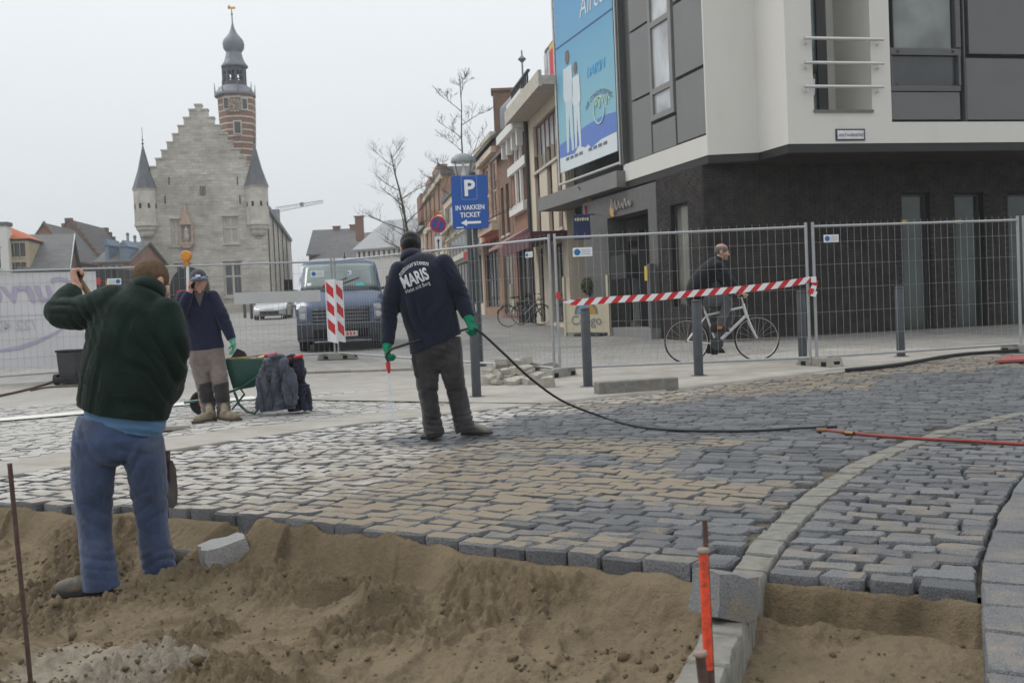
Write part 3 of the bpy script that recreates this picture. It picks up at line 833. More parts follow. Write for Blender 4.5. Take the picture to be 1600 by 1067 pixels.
BLUEP = M('blue_grey_paint', (.17, .22, .28), .7, .12, 2)
ROOFG = M('grey_roof_tiles', (.125, .125, .125), .8, .22, 1.4, .6, 7, stain=(.19, .18, .165), stain_amt=.5, stain_scale=.3, stretch=(1, 1, 3))
ROOFL = M('pale_zinc_roof', (.30, .305, .31), .6, .08, .6, .1, 10)
ROOFO = M('orange_roof_tiles', (.42, .12, .05), .8, .2, 2, .5, 7)
FRW = M('white_window_frame', (.68, .67, .64), .5, .05, 4, 0)
FRD = M('dark_window_frame', (.05, .045, .045), .5, .1, 4, 0)
FRM = M('maroon_window_frame', (.10, .045, .05), .5, .1, 4, 0)
GLS = Mglass('dark_window_glass', (.045, .05, .055))
GLL = Mglass('pale_curtained_glass', (.36, .37, .37), .12)
GOLD = M('gilt', (.62, .36, .09), .4, .1, 5, 0, metal=.6)
STEEL = M('dark_iron', (.04, .042, .045), .6, .2, 6, .1)
BLACKV = M('black_void', (.008, .008, .009), .9, .1, 4, 0)

def basis(a, b):
    a, b = V((a[0], a[1], 0)), V((b[0], b[1], 0)); u = (b - a).normalized(); n = V((-u.y, u.x, 0))
    if n.dot(a + b) < 0: n = -n
    return a, u, n, (b - a).length
def rows(L, cnt, w, h, z, m=.6):
    s = (L - 2 * m - cnt * w) / max(1, cnt - 1) if cnt > 1 else 0
    if cnt == 1: return [((L - w) / 2, z, w, h)]
    return [(m + i * (w + s), z, w, h) for i in range(cnt)]
def house(name, label, a, b, depth, eave, wall, wins=(), roof=None, base=-.6, cat='house', group=None, rmat=None, winspec=None):
    """a, b: plan ends of the facade; eave and window heights above the ground there; wins: (u,z,w,h,nx,ny,frame,glass);
    roof: ('side', rise) ridge along the facade, ('gable', rise) ridge into the depth, ('flat', parapet)"""
    o, u, n, L = basis(a, b)
    wins = [(q[0], q[1], q[2], min(q[3], eave - .15 - q[1])) + tuple(q[4:]) for q in wins if q[1] < eave - .6]
    g = gz((a[1] + b[1]) / 2); o = o + Z * g
    t = thing(name, label, cat, o + u * L / 2, group)
    m = MB(); m.holes(o + Z * base, u, n, L, eave - base, [(q[0], q[1] - base, q[2], q[3]) for q in wins], .22)
    p = [o, o + u * L, o + u * L + n * depth, o + n * depth]
    for i in (1, 2, 3):
        x, y = p[i], p[(i + 1) % 4]; m.quad(x + Z * base, y + Z * base, y + Z * eave, x + Z * eave)
    k = roof[0] if roof else 'flat'; rise = roof[1] if roof else .1
    if k == 'side':
        for e in (0, L):
            m.quad(o + u * e + Z * eave, o + u * e + n * depth + Z * eave, o + u * e + n * depth / 2 + Z * (eave + rise))
    elif k == 'gable':
        for e in (0, depth):
            m.quad(o + n * e + Z * eave, o + n * e + u * L + Z * eave, o + n * e + u * L / 2 + Z * (eave + rise))
    w_ = m.build('wall', wall, t)
    r = MB(); th = .14; ov = .25
    if k == 'side':
        s = rise / (depth / 2)
        for sg, e in ((1, 0), (-1, depth)):
            q = [o + u * -ov + n * (e - sg * ov) + Z * (eave - s * ov + .03), o + u * (L + ov) + n * (e - sg * ov) + Z * (eave - s * ov + .03), o + u * (L + ov) + n * depth / 2 + Z * (eave + rise + .03), o + u * -ov + n * depth / 2 + Z * (eave + rise + .03)]
            r.quad(*q); r.quad(*[x + Z * th for x in reversed(q)])
            for i in range(4): r.quad(q[i], q[(i + 1) % 4], q[(i + 1) % 4] + Z * th, q[i] + Z * th)
    elif k == 'gable':
        s = rise / (L / 2)
        for sg, e in ((1, 0), (-1, L)):
            q = [o + u * (e - sg * ov) + n * -ov + Z * (eave - s * ov + .03), o + u * (e - sg * ov) + n * (depth + ov) + Z * (eave - s * ov + .03), o + u * L / 2 + n * (depth + ov) + Z * (eave + rise + .03), o + u * L / 2 + n * -ov + Z * (eave + rise + .03)]
            r.quad(*q); r.quad(*[x + Z * th for x in reversed(q)])
            for i in range(4): r.quad(q[i], q[(i + 1) % 4], q[(i + 1) % 4] + Z * th, q[i] + Z * th)
    else:
        r.obox(o, u, n, (-.1, L + .1), (eave, eave + rise), (-.1, depth))
    rf = r.build('roof', rmat or ROOFG, t)
    for q in wins:
        nx, ny, fm, gm = q[4:8]
        window(t, o, u, n, q[:4], .16, fm, gm, nx, ny, .055 + .01 * (q[2] > 1.3))
        if q[1] > 2.6:
            sl = MB(); sl.obox(o, u, n, (q[0] - .08, q[0] + q[2] + .08), (q[1] - .09, q[1] - .003), (-.06, .04)); sl.build('sill', LIME, t)
    return t, o, u, n, L, rf, w_
def W(lst, nx=1, ny=1, fm=None, gm=None): return [tuple(q) + (nx, ny, fm or FRD, gm or GLS) for q in lst]

# ------------------------------------------------------------------ the town hall with its belfry
def town_hall():
    s = V((-21.04, 90.0, 0)); ux = V((.987, .16, 0)).normalized(); WD = 10.45
    o = s - ux * WD; n = V((-ux.y, ux.x, 0)); g = gz(89) - .4; o.z = 0
    t = thing('town_hall', 'pale limestone town hall with stepped gable, two slate corner turrets and brick clock tower', 'town hall', o + ux * WD / 2 + Z * g)
    E_, LEN = 13.1, 40.0
    pl = Plane((o.x, o.y), (s.x, s.y))
    def rect(x0, x1, y0, y1):
        a, za = pl.uz(x0, (y0 + y1) / 2); b, zb = pl.uz(x1, (y0 + y1) / 2)
        _, z0 = pl.uz((x0 + x1) / 2, y1); _, z1 = pl.uz((x0 + x1) / 2, y0); return (a, z0, b - a, z1 - z0)
    lowR = rect(350, 379, 408, 463); lowL = rect(274, 300, 411, 466); upR = rect(348.5, 373, 338, 380); upL = rect(267, 284, 342, 384)
    m = MB(); m.holes(o + Z * g, ux, n, WD, E_ - g, [(q[0], q[1] - g, q[2], q[3]) for q in (lowR, lowL, upR, upL)], .3)
    for e in (0, WD):
        a = o + ux * e; m.quad(a + Z * g, a + n * LEN + Z * g, a + n * LEN + Z * 10.9, a + Z * 10.9)
    m.build('wall', STONE, t)
    # stepped gable: courses of shrinking width, each a real slab with a coping
    NS = 9; top = 19.75; sh = (top - E_) / (NS + .6); half = 4.75; att = rect(312, 321, 291, 304)
    for k in range(NS + 1):
        hw = half - k * (half - .28) / NS; z0 = E_ + k * sh; z1 = z0 + sh if k < NS else top
        q = MB()
        c = WD / 2 - .03
        if z0 < att[1] + .3 < z1:
            q.holes(o + Z * z0, ux, n, WD, z1 - z0, [], .1); q = MB()
        q.obox(o + Z * 0, ux, n, (c - hw, c + hw), (z0, z1), (0, .75)); q.build('gable_step', STONE, t)
        for sg in (-1, 1):
            cp = MB()
            e0 = c + sg * hw; e1 = c + sg * (hw - (half - .28) / NS - .05)
            if k == NS: e0, e1 = c - hw, c + hw
            cp.obox(o, ux, n, (min(e0, e1) - .06, max(e0, e1) + .06), (z1 + .003, z1 + .13), (-.08, .83))
            cp.build('coping', LIME, t)
            if k == NS: break
    def cross(q, gm, nm='window'):
        window(t, o, ux, n, q, .25, LIME, gm, 2, 1, .16, nm)
        b = MB(); b.obox(o, ux, n, (q[0] + .16, q[0] + q[2] / 2 - .08), (q[1] + q[3] * .55, q[1] + q[3] * .55 + .14), (.13, .24)); b.obox(o, ux, n, (q[0] + q[2] / 2 + .08, q[0] + q[2] - .16), (q[1] + q[3] * .55, q[1] + q[3] * .55 + .14), (.13, .24)); b.build('transom', LIME, t)
        r = MB(); r.obox(o, ux, n, (q[0] - .12, q[0] + q[2] + .12), (q[1] - .16, q[1] - .003), (-.12, .05)); r.obox(o, ux, n, (q[0] - .12, q[0] + q[2] + .12), (q[1] + q[3] + .003, q[1] + q[3] + .14), (-.07, .05)); r.build('sill', LIME, t)
    BL = M('blind_stone', (.42, .395, .35), .9, .1, 3)
    cross(lowR, GLS); cross(lowL, GLS); cross(upR, BL, 'blind_window'); cross(upL, BL, 'blind_window')
    b = MB(); b.obox(o, ux, n, (att[0], att[0] + att[2]), (att[1], att[1] + att[3]), (-.10, -.02)); f = b.build('attic_louvre', FRD, t)
    b = MB()
    for k in range(4): b.obox(o, ux, n, (att[0] + .04 + k * att[2] / 4, att[0] + .07 + k * att[2] / 4), (att[1], att[1] + att[3]), (-.15, -.103))
    b.build('louvre_bar', LIME, f)
    for x, y in ((258, 312), (375, 312), (264, 283), (371, 283)):
        a, z = pl.uz(x, y); b = MB(); b.obox(o, ux, n, (a - .04, a + .04), (z - .35, z + .35), (-.06, -.003)); b.build('wall_anchor', STEEL, t)
    # niche with statue under a pinnacled canopy
    PINK = M('pink_sandstone', (.46, .33, .26), .9, .15, 3)
    a, z = pl.uz(293, 388); b = MB()
    def tb(z0, z1, w0, w1, d): b.box(o + ux * a - n * (d / 2 + .002) + Z * ((z0 + z1) / 2), (w0, d, z1 - z0), Matrix((ux, n, Z)).transposed(), (w1 / w0, 1))
    tb(z, z + .3, .5, 1.1, .5); tb(z + .3, z + .5, 1.15, 1.15, .55)
    for e in (-.48, .48): b.box(o + ux * (a + e) - n * .2 + Z * (z + 1.25), (.12, .2, 1.5), Matrix((ux, n, Z)).transposed()); b.box(o + ux * (a + e) - n * .2 + Z * (z + 2.35), (.12, .14, .7), Matrix((ux, n, Z)).transposed(), (.1, .1))
    tb(z + 2.0, z + 2.3, 1.0, .9, .5); tb(z + 2.303, z + 2.9, .7, .4, .4); tb(z + 2.903, z + 4.0, .36, .03, .3)
    nc = b.build('statue_niche', PINK, t)
    b = MB(); b.lathe([(.2, 0), (.24, .5), (.17, .95), (.22, 1.1), (.08, 1.2), (.1, 1.3), (.09, 1.42), (.02, 1.47)], o + ux * a - n * .2 + Z * (z + .5), 10); b.build('statue', LIME, nc, 180)
    # corner turrets
    for nm, px, yb, yt, tip, r in (('l', 229.5, 352, 296, 226, .98), ('r', 403.5, 350, 291, 224, .98)):
        a, z0 = pl.uz(px, yb); _, z1 = pl.uz(px, yt); _, z2 = pl.uz(px, tip)
        c = o + ux * a + n * .1
        b = MB(); b.lathe([(r * .55, z0 - 1.0), (r * .7, z0 - .8), (r * .72, z0 - .6), (r * .9, z0 - .4), (r * .92, z0 - .2), (r * 1.06, z0 - .1), (r * 1.06, z0 + .12), (r, z0 + .16), (r, z1 - .12), (r * 1.08, z1 - .08), (r * 1.08, z1)], c, 8, a0=R(22.5)); tr = b.build('corner_turret', LIME, t)
        for k in range(4):
            an = -math.pi / 2 + R(-67.5 + 45 * k) + .16; b = MB(); rt = Matrix.Rotation(an, 3, 'Z'); b.box(c + rt @ V((r * .935, 0, 0)) + Z * (z0 + (z1 - z0) * .52), (.06, .24, .42), rt); b.build('turret_window', BLACKV, tr)
        b = MB(); b.lathe([(r * 1.1, z1 + .003), (r * 1.0, z1 + .25), (r * .55, z1 + 1.6), (r * .22, z1 + 3.0), (.03, z2)], c, 8, a0=R(22.5)); b.build('spire', SLATE, tr)
        b = MB(); b.lathe([(.03, z2), (.14, z2 + .08), (.03, z2 + .2), (.02, z2 + 1.5)], c, 6); b.lathe([(.02, z2 + .3), (.1, z2 + .4), (.02, z2 + .5)], c, 6); b.build('finial', STEEL, tr)
    # roof over the long hall
    ov = .3; b = MB()
    for sg, e in ((1, 0), (-1, WD)):
        q = [o + ux * (e - sg * ov) + n * .75 + Z * 10.8, o + ux * (e - sg * ov) + n * LEN + Z * 10.8, o + ux * WD / 2 + n * LEN + Z * 18.2, o + ux * WD / 2 + n * .75 + Z * 18.2]
        b.quad(*q); b.quad(*[p + Z * .2 for p in reversed(q)]); b.quad(q[0], q[1], q[1] + Z * .2, q[0] + Z * .2)
    rf = b.build('roof', SLATE, t)
    for k, (dd, hh) in enumerate(((5, .35), (7.5, .55), (10.5, .8), (13.5, 1.0), (20, .5), (27, .5), (34, .5))):     # dormers on the right slope
        b = MB(); c = o + ux * (WD - 1.1 - hh) + n * dd + Z * (11.6 + hh * 1.3); b.box(c, (1.5, 1.1, 1.2), Matrix((ux, n, Z)).transposed()); b.box(c + Z * .85, (1.6, 1.2, .5), Matrix((ux, n, Z)).transposed(), (.3, .2)); b.build('dormer', LEAD, rf)
    b = MB()
    for k in range(8):
        c = s + n * (LEN - 2.6 + k * .36) + Z * (11.1 + .0 * k); b.box(c - ux * (.3 + k * .5) + Z * (k * .33), (.45, .3, .8), Matrix((ux, n, Z)).transposed())
    b.build('far_gable', LIME, t)
    for k, dd in enumerate((.6, 7.5, 14.5, 22, 30, 39.5)):
        b = MB(); b.tube([s + ux * .1 + n * dd + Z * (gz(90) + .5), s + ux * .1 + n * dd + Z * 10.7], .055, 6); b.build('drainpipe', STEEL, t)
    b = MB(); b.obox(s, ux, n, (-.02, .3), (10.65, 10.85), (.2, LEN)); b.build('gutter', LEAD, t)
    b = MB(); b.obox(o, ux, n, (-.1, WD + .12), (g - .1, gz(90) + .75), (-.13, -.003)); b.obox(s, ux, n, (.003, .12), (g - .1, gz(90) + .75), (0, LEN)); b.build('plinth', LIME, t)
    # belfry
    TY = 104.0
    def tz(y, px=370): return P(px, y, TY).z
    c = P(374, 240, TY); c.z = 0; tw = MB()
    r0, r1 = 1.62, 1.86; zb, zt = 9.5, tz(152)
    NB = 22; prof = []
    for k in range(NB + 1):
        f = k / NB; z = zb + (zt - zb) * f; r = r0 + (r1 - r0) * sstep(.45, 1, np.array(f)); prof.append((float(r), z))
    twm = MB()
    twm.lathe(prof, c, 8, a0=R(22.5)); tw = twm.build('clock_tower', TBRICK, t)
    for k in range(1, NB * 2 + 1, 2):
        f = (k - .2) / (NB * 2); z = zb + (zt - zb) * f; r = r0 + (r1 - r0) * float(sstep(.45, 1, np.array(f))) + .03
        b = MB(); h = .15 if k % 4 else .24; b.lathe([(r, z), (r, z + h)], c, 8, a0=R(22.5)); b.build('stone_band', LIME, tw)
    cyw = c - V((0, 1, 0)) * 0
    def face(y, px, w, h, mt, nm, off=.05):
        d = ray(px, y); rr_ = Matrix.Rotation(R(0), 3, 'Z'); z = tz(y, px); xx = P(px, y, TY - 1.72).x
        an = math.atan2(xx - c.x, 1.75); rt = Matrix.Rotation(an, 3, 'Z')
        b = MB(); b.box(V((c.x, c.y, z)) + rt @ V((0, -1.74 - off, 0)), (w, .16, h), rt); return b.build(nm, mt, tw), V((c.x, c.y, z)) + rt @ V((0, -1.83 - off, 0)), rt
    for px, y, w, h in ((353, 167, .42, .95), (385.5, 167, .42, .95), (371.5, 204.5, .55, 1.1)):
        face(y, px, w + .3, h + .3, LIME, 'window_surround', 0.0); face(y, px, w, h, GLS, 'window', .06)
    f, cc, rt = face(171, 367, 1.25, 1.25, LEAD, 'clock_face', .0)
    b = MB(); 
    for k in range(12):
        a = 2 * math.pi * k / 12; b.box(cc + rt @ V((.58 * math.sin(a), -.03, .58 * math.cos(a))), (.09, .05, .24), rt @ Matrix.Rotation(a, 3, 'Y'))
    for a, l in ((R(-70), .5), (R(200), .36)): b.box(cc + rt @ V((l / 2 * math.sin(a), -.05, l / 2 * math.cos(a))), (.09, .05, l), rt @ Matrix.Rotation(a, 3, 'Y'))
    b.build('gilt_numeral', GOLD, tw)
    c2 = P(367, 140, TY); c2.z = 0; c = V((c2.x, c2.y, 0))
    za, zc = tz(152), tz(136); b = MB(); b.lathe([(2.05, za + .003), (2.05, za + .22), (1.5, zc - .1), (1.35, zc)], c, 16); b.build('gallery_roof', LEAD, tw, 30)
    b = MB()
    for k in range(8): a = R(22.5 + 45 * k); b.tube([c + V((1.95 * math.cos(a), 1.95 * math.sin(a), za + .2)), c + V((2.0 * math.cos(a), 2.0 * math.sin(a), za + 1.3))], [.09, .02], 5)
    b.build('gallery_pinnacle', LEAD, tw)
    zd = tz(106); c = V((P(366, 120, TY).x, TY, 0))
    b = MB()
    for k in range(8):
        a = R(22.5 + 45 * k); p = c + V((1.08 * math.cos(a), 1.08 * math.sin(a), 0)); b.tube([p + Z * zc, p + Z * zd], .13, 5)
        a2 = R(45 + 45 * k); q = c + V((.99 * math.cos(a2), .99 * math.sin(a2), 0)); rt = Matrix.Rotation(a2, 3, 'Z')
        b.box(q + Z * (zc + .2), (.1, .62, .5), rt); b.box(q + Z * (zd - .22), (.1, .62, .45), rt); b.box(q + Z * ((zc + zd) / 2 + .1), (.06, .62, .1), rt); b.box(q + Z * ((zc + zd) / 2), (.06, .1, zd - zc), rt)
    b.build('open_lantern', M('dark_lead', (.065, .07, .082), .6, .2, 3), tw)
    b = MB(); b.lathe([(.05, zc + .6), (.42, zc + .62), (.34, zc + .9), (.2, zc + 1.15), (.05, zc + 1.25)], c, 10); b.build('bell', STEEL, tw, 180)
    ze, zo, zp, zs = tz(83, 366), tz(70, 365), tz(57, 364), tz(36, 363)
    c = V((P(365, 75, TY).x, TY, 0))
    b = MB(); b.lathe([(1.32, zd), (1.34, zd + .1), (1.05, zd + .5), (.88, (zd + ze) / 2 + .2), (.78, ze - .05), (.72, ze), (.78, ze + .08), (1.02, ze + .4), (1.08, zo), (1.0, zo + .35), (.72, zp - .1), (.42, zp + .25), (.2, zp + .75), (.08, zs)], c, 16); b.build('onion_dome', LEAD, tw, 180)
    b = MB(); b.lathe([(.06, zs - .1), (.05, zs + 1.0), (.03, tz(14, 362))], c, 6); b.lathe([(.02, zs + .7), (.12, zs + .85), (.02, zs + 1.0)], c, 8); b.build('finial', STEEL, tw)
    b = MB(); zz = tz(13, 362); b.box(c + Z * zz, (.75, .05, .22), None); b.box(c + V((-.25, 0, zz + .15)), (.2, .05, .25)); b.build('weathercock', GOLD, tw)
town_hall()

# ------------------------------------------------------------------ houses far left
def X_(px, Y): return P(px, 470, Y).x
house('house', 'pale grey house at the left edge with narrow windows beside the orange roofed one', (X_(-70, 70), 70), (X_(12, 70), 70.5), .9, P(0, 352, 70).z - gz(70) , WHITER, W(rows(3.6, 3, .6, 1.5, P(5, 402, 70).z - gz(70) - .75, .5), 1, 2, FRW) + W(rows(3.6, 3, .6, 1.2, P(5, 380, 70).z - gz(70) - .2, .5), 1, 2, FRW), ('flat', .25))
Yh = 71
L = X_(47, Yh) - X_(12.5, Yh)
t, o, u, n, L, rf, wl = house('house', 'tan house with three upper windows under a bright orange tiled roof', (X_(12.5, Yh), Yh), (X_(47, Yh), Yh + .3), 3.2, P(30, 376, Yh).z - gz(Yh), TANR, W(rows(L, 3, .34, 1.0, P(30, 403, Yh).z - gz(Yh) + .1, .22), 1, 2, FRD) + W(rows(L, 3, .34, .8, P(30, 419, Yh).z - gz(Yh) - .4, .22), 1, 2, FRD), ('flat', .12), rmat=FRD)
ev = P(30, 376, Yh).z - gz(Yh) + .125
m = MB(); q = [o + u * -.2 - n * .2 + Z * ev, o + u * (L + .2) - n * .2 + Z * ev, o + u * (L + .2) + n * 8 + Z * ev, o + u * -.2 + n * 3.2 + Z * ev]; ap = [o + u * -.1 + n * 1.6 + Z * (ev + 1.0), o + u * -.1 + n * 2.2 + Z * (ev + 1.0)]
m.quad(q[0], q[1], ap[0]); m.quad(q[1], q[2], ap[1], ap[0]); m.quad(q[2], q[3], ap[1]); m.quad(q[3], q[0], ap[0], ap[1]); m.build('hipped_roof', ROOFO, t)
def oriented(label, px, Y, ux, L, depth, ye, pr, yr, wall, rmat, gab=None, stepped=(), wins=(), right=False, base=-.6, group=None):
    "px, Y: the facade's near corner (its left end, or right end); ux: plan direction; ridge seen at (pr, yr)"
    u = V((ux[0], ux[1], 0)).normalized(); c = V((X_(px, Y), Y, 0))
    a, b = (c - u * L, c) if right else (c, c + u * L)
    n = V((-u.y, u.x, 0)); ev = P(px, ye, Y).z - gz((a.y + b.y) / 2); Yr = (c + n * depth / 2).y
    rise = P(pr, yr, Yr).z - P(px, ye, Y).z
    t, o, u, n, L, rf, wl = house('house', label, a, b, depth, ev, wall, wins, ('side', rise), rmat=rmat, base=base, group=group)
    def gable(e, st, th=.35):
        m = MB()
        if st:
            for k in range(10):
                f0, f1 = k / 10 * .5, (k + 1) / 10 * .5
                for e0, e1 in ((f0, f1), (1 - f1, 1 - f0)): m.obox(o, u, n, (e - th, e), (ev - .5, ev + rise * (k + 1) / 10 + .4), (e0 * depth, e1 * depth))
        else: m.prism([(-.3, ev - .5), (depth / 2, ev + rise + .3), (depth + .3, ev - .5)], o + u * (e - th), n, Z, u, th)
        m.build('gable_parapet', gab or wall, t)
    if gab: gable(0, 'l' in stepped)
    if 'r' in stepped: gable(L + .35, True)
    return t, o, u, n, L, ev, rise, rf
t, o, u, n, L, ev, rise, rf = oriented('low house showing one big plain grey tiled roof behind the white banner', 106, 72, (.95, .3), 2.9, 9, 420, 64, 371, BBRICK, ROOFG, right=True)
m = MB(); m.prism([(-.3, ev - .12), (4.5, ev + rise + .2), (4.5, ev + rise + .05), (-.3, ev - .27)], o + u * (L + .26), n, Z, u, .05); m.build('verge_board', FRW, t)
def front_gable(label, xa, xb, Y, ye, pr, yr, depth, wall, rmat, stepped, wins=()):
    a, b = (X_(xa, Y), Y), (X_(xb, Y), Y + .4); ev = P(xb, ye, Y).z - gz(Y); rise = P(pr, yr, Y).z - P(xb, ye, Y).z
    t, o, u, n, L, rf, wl = house('house', label, a, b, depth, ev, wall, wins, ('gable', rise), rmat=rmat)
    for e in ((0, depth) if stepped else (0,)):
        m = MB()
        if stepped:
            for k in range(8):
                f0, f1 = k / 8 * .5, (k + 1) / 8 * .5
                for e0, e1 in ((f0, f1), (1 - f1, 1 - f0)): m.obox(o, u, n, (e0 * L, e1 * L), (ev - .4, ev + rise * (k + 1) / 8 + .25), (e - .15, e + .25))
        else: m.prism([(-.2, ev - .4), (L / 2, ev + rise + .3), (L + .2, ev - .4)], o - n * .12, u, Z, n, .35)
        m.build('gable_parapet', wall, t)
    return t, o, u, n, L, ev, rise, rf
front_gable('dark roofed house with a plain red brick gable', 34, 114, 80, 404, 73, 351, 7.2, RBRICK, ROOFG, False)
front_gable('larger dark roofed house with a stepped brown brick gable behind the plain red gable', 70, 156, 88, 408, 112, 345, 10, BBRICK, ROOFG, True)
def roofhouse(label, xl, xr, Y, ye, ytop, xlr, xrr, wall, rmat, wins=(), dp=9, skew=0.0, chim=None):
    t, o, u, n, L, rf, wl = house('house', label, (X_(xl, Y), Y), (X_(xr, Y), Y + skew), dp, P(xl, ye, Y).z - gz(Y), wall, wins, ('side', P((xl + xr) / 2, ytop, Y + dp / 2).z - P((xl + xr) / 2, ye, Y).z), rmat=rmat)
    if chim:
        for x, h in chim:
            m = MB(); c = o + u * x + n * dp / 2 + Z * (P((xl + xr) / 2, ytop, Y + dp / 2).z - gz(Y)); m.box(c, (.8, .6, h * 2)); m.box(c + Z * (h + .06), (.95, .75, .12)); m.build('chimney', RBRICK, rf)
    return t, o, u, n, L
Y = 75; L = X_(205, Y) - X_(160, Y)
t, o, u, n, L = roofhouse('low brick house with blue painted dormer and pale gutter left of the town hall', 156, 205, Y, 411, 384, 0, 0, RBRICK, ROOFG, W(rows(L, 3, .5, .8, P(180, 428, Y).z - gz(Y), .3), 1, 1, FRW), 8)
pl = Plane((o.x, o.y), (o.x + u.x, o.y + u.y))
for x0, x1, yt, nm in ((163, 170, 384, 'dormer'), (186, 200, 386, 'dormer')):
    a, zt = pl.uz(x0, yt); b, zb = pl.uz(x1, 412); m = MB()
    og = V((o.x, o.y, 0)); m.obox(og, u, n, (a, b), (zb, zt), (.1, 2.2)); m.prism([(a - .1, zt + .003), (b + .1, zt + .003), ((a + b) / 2, zt + .5)], og, u, Z, n, 2.2); m.build(nm, BLUEP, t)
for k, px in enumerate((205, 216, 227)):
    m = MB(); Y = 78; m.tube([V((X_(px, Y), Y, gz(Y))), V((X_(px, Y), Y, P(px, (366, 370, 370)[k], Y).z))], .10, 8); m.ball((X_(px, Y), Y, P(px, (366, 370, 370)[k], Y).z), .14); o_ = m.build('flagpole', LEAD, None, 180)
    tag(o_, 'tall bare grey flagpole beside the town hall, ' + ('farthest from its turret', 'middle one of three', 'closest to its turret')[k], 'flagpole', 'flagpoles beside the town hall')

# ------------------------------------------------------------------ middle distance houses beyond the van
Y = 118
t, o, u, n, L = roofhouse('distant house with dark roof and red brick chimneys beyond the blue van', 486, 552, Y, 398, 362, 0, 0, BBRICK, ROOFG, (), 9, 0, ((2.6, .5), (4.6, .6)))
t, o, u, n, L, ev, rise, rf = oriented('distant red brick gable with chimney beside the grey metal roof', 579, 112, (.80, -.6), 9, 7, 402, 563, 364, RBRICK, ROOFG, right=True)
m = MB(); c = P(562, 358, 113.5); m.box(c, (.85, .85, 2.6)); m.box(c + Z * 1.36, (1.05, 1.05, .12)); m.build('chimney', RBRICK, rf)
t, o, u, n, L, ev, rise, rf = oriented('modern house with a large smooth pale grey roof and a row of small windows', 560, 88, (.92, -.4), 5.0, 11, 391, 596, 348, WHITER, ROOFL, None, (), W(rows(5.0, 10, .2, .7, P(560, 401, 88).z - gz(87) - .2, .2), 1, 1, FRD))

# ------------------------------------------------------------------ the street front on the right
def FX(y): return 6.5 - .1625 * y          # its building line
def fr(y): return (FX(y), y)
def street(label, y0, y1, ye_px, wall, wins, roof, depth=9, name='town_house', **k):
    "y0: far end, y1: near end; the eave is placed where the photo shows it"
    ym = (y0 + y1) / 2; g = gz(ym)
    px = 540 + 1600 * 6.5 / ym
    return house(name, label, fr(y0), fr(y1), depth, P(px, ye_px, ym).z - g, wall, wins, roof, **k)
def floors(L, cnt, w, h, zs, nx=1, ny=2, fm=None, gm=None, m=.6): return [q for z in zs for q in W(rows(L, cnt, w, h, z, m), nx, ny, fm or FRW, gm or GLS)]
def shop(L, h=2.3, fm=None): return W([(.35, .35, L - .7, h)], max(2, int(L / 1.4)), 1, fm or FRD, GLS)
KL = math.hypot(1, .1625)
def LL(a, b): return (a - b) * KL
street('distant cream house with many white windows beyond the bare tree', 122, 100, 378, CREAM, floors(LL(122, 100), 8, 1.1, 1.7, (1.2, 4.0), 2, 2, FRW, GLS, 1.0), ('side', 3.0), 10)
t, o, u, n, L, rf, wl = street('brown roofed house row with a red upper wall behind the bare tree', 100, 79, 372, CREAM, floors(LL(100, 79), 7, 1.2, 1.7, (.9, 4.3), 2, 2, FRW, GLS, 1.0), ('side', 3.6), 10, rmat=M('brown_tile_roof', (.16, .10, .075), .85, .25, 1.5, .5, 6, stain=(.25, .12, .08), stain_scale=.25))
m = MB(); m.obox(o, u, n, (12, 16), (6.7, 9.0), (.2, 1.2)); m.build('red_dormer', RBRICK, t)
t, o, u, n, L, rf, wl = street('tall red brick house with pale stone trim and raised gable left of the parking sign', 79, 64, 296, OBRICK, floors(LL(79, 64), 4, 1.5, 1.8, (3.7, 6.1), 2, 2, FRW, GLS, 1.6) + shop(LL(79, 64)), ('flat', .5))
for a in (3.0, 9.0):
    m = MB(); ev = wl.bound_box[6][2]
    m.obox(o, u, n, (a, a + 4), (o.z * 0 + P(690, 292, 71).z - o.z, P(690, 272, 71).z - o.z), (-.05, .6)); m.build('raised_gable', OBRICK, t)
for zz in (3.2, 5.65, 8.0):
    m = MB(); m.obox(o, u, n, (0, L), (zz, zz + .3), (-.12, -.003)); m.build('string_course', CREAM, t)
for k in range(4):
    m = MB(); a = 1.3 + k * (L - 3.2) / 3 ; m.obox(o, u, n, (a - .1, a + 2.1), (5.52, 5.62), (-.14, -.003)); m.build('lintel', CREAM, t)
    m = MB(); m.obox(o, u, n, (a - .1, a + 2.1), (7.92, 7.98), (-.16, -.003)); m.build('lintel', CREAM, t)
t, o, u, n, L, rf, wl = street('cream building with dark strip windows behind the parking sign', 64, 47.3, 292, CREAM, W([(.8, 3.15, L_, 1.1) for L_ in (LL(64, 47.3) - 1.6,)], 9, 1, FRW, GLS) + W([(.8, 5.2, LL(64, 47.3) - 1.6, 1.1)], 9, 1, FRW, GLS) + shop(LL(64, 47.3)), ('flat', .35))
for zz in (2.75, 4.75):
    m = MB(); m.obox(o, u, n, (0, L), (zz, zz + .25), (-.3, -.003)); m.build('concrete_ledge', LIME, t)
m = MB(); m.obox(o, u, n, (L - 9, L - 4), (2.6, 3.0), (-.12, -.003)); m.build('shop_fascia', M('grey_fascia', (.38, .36, .36), .6), t)
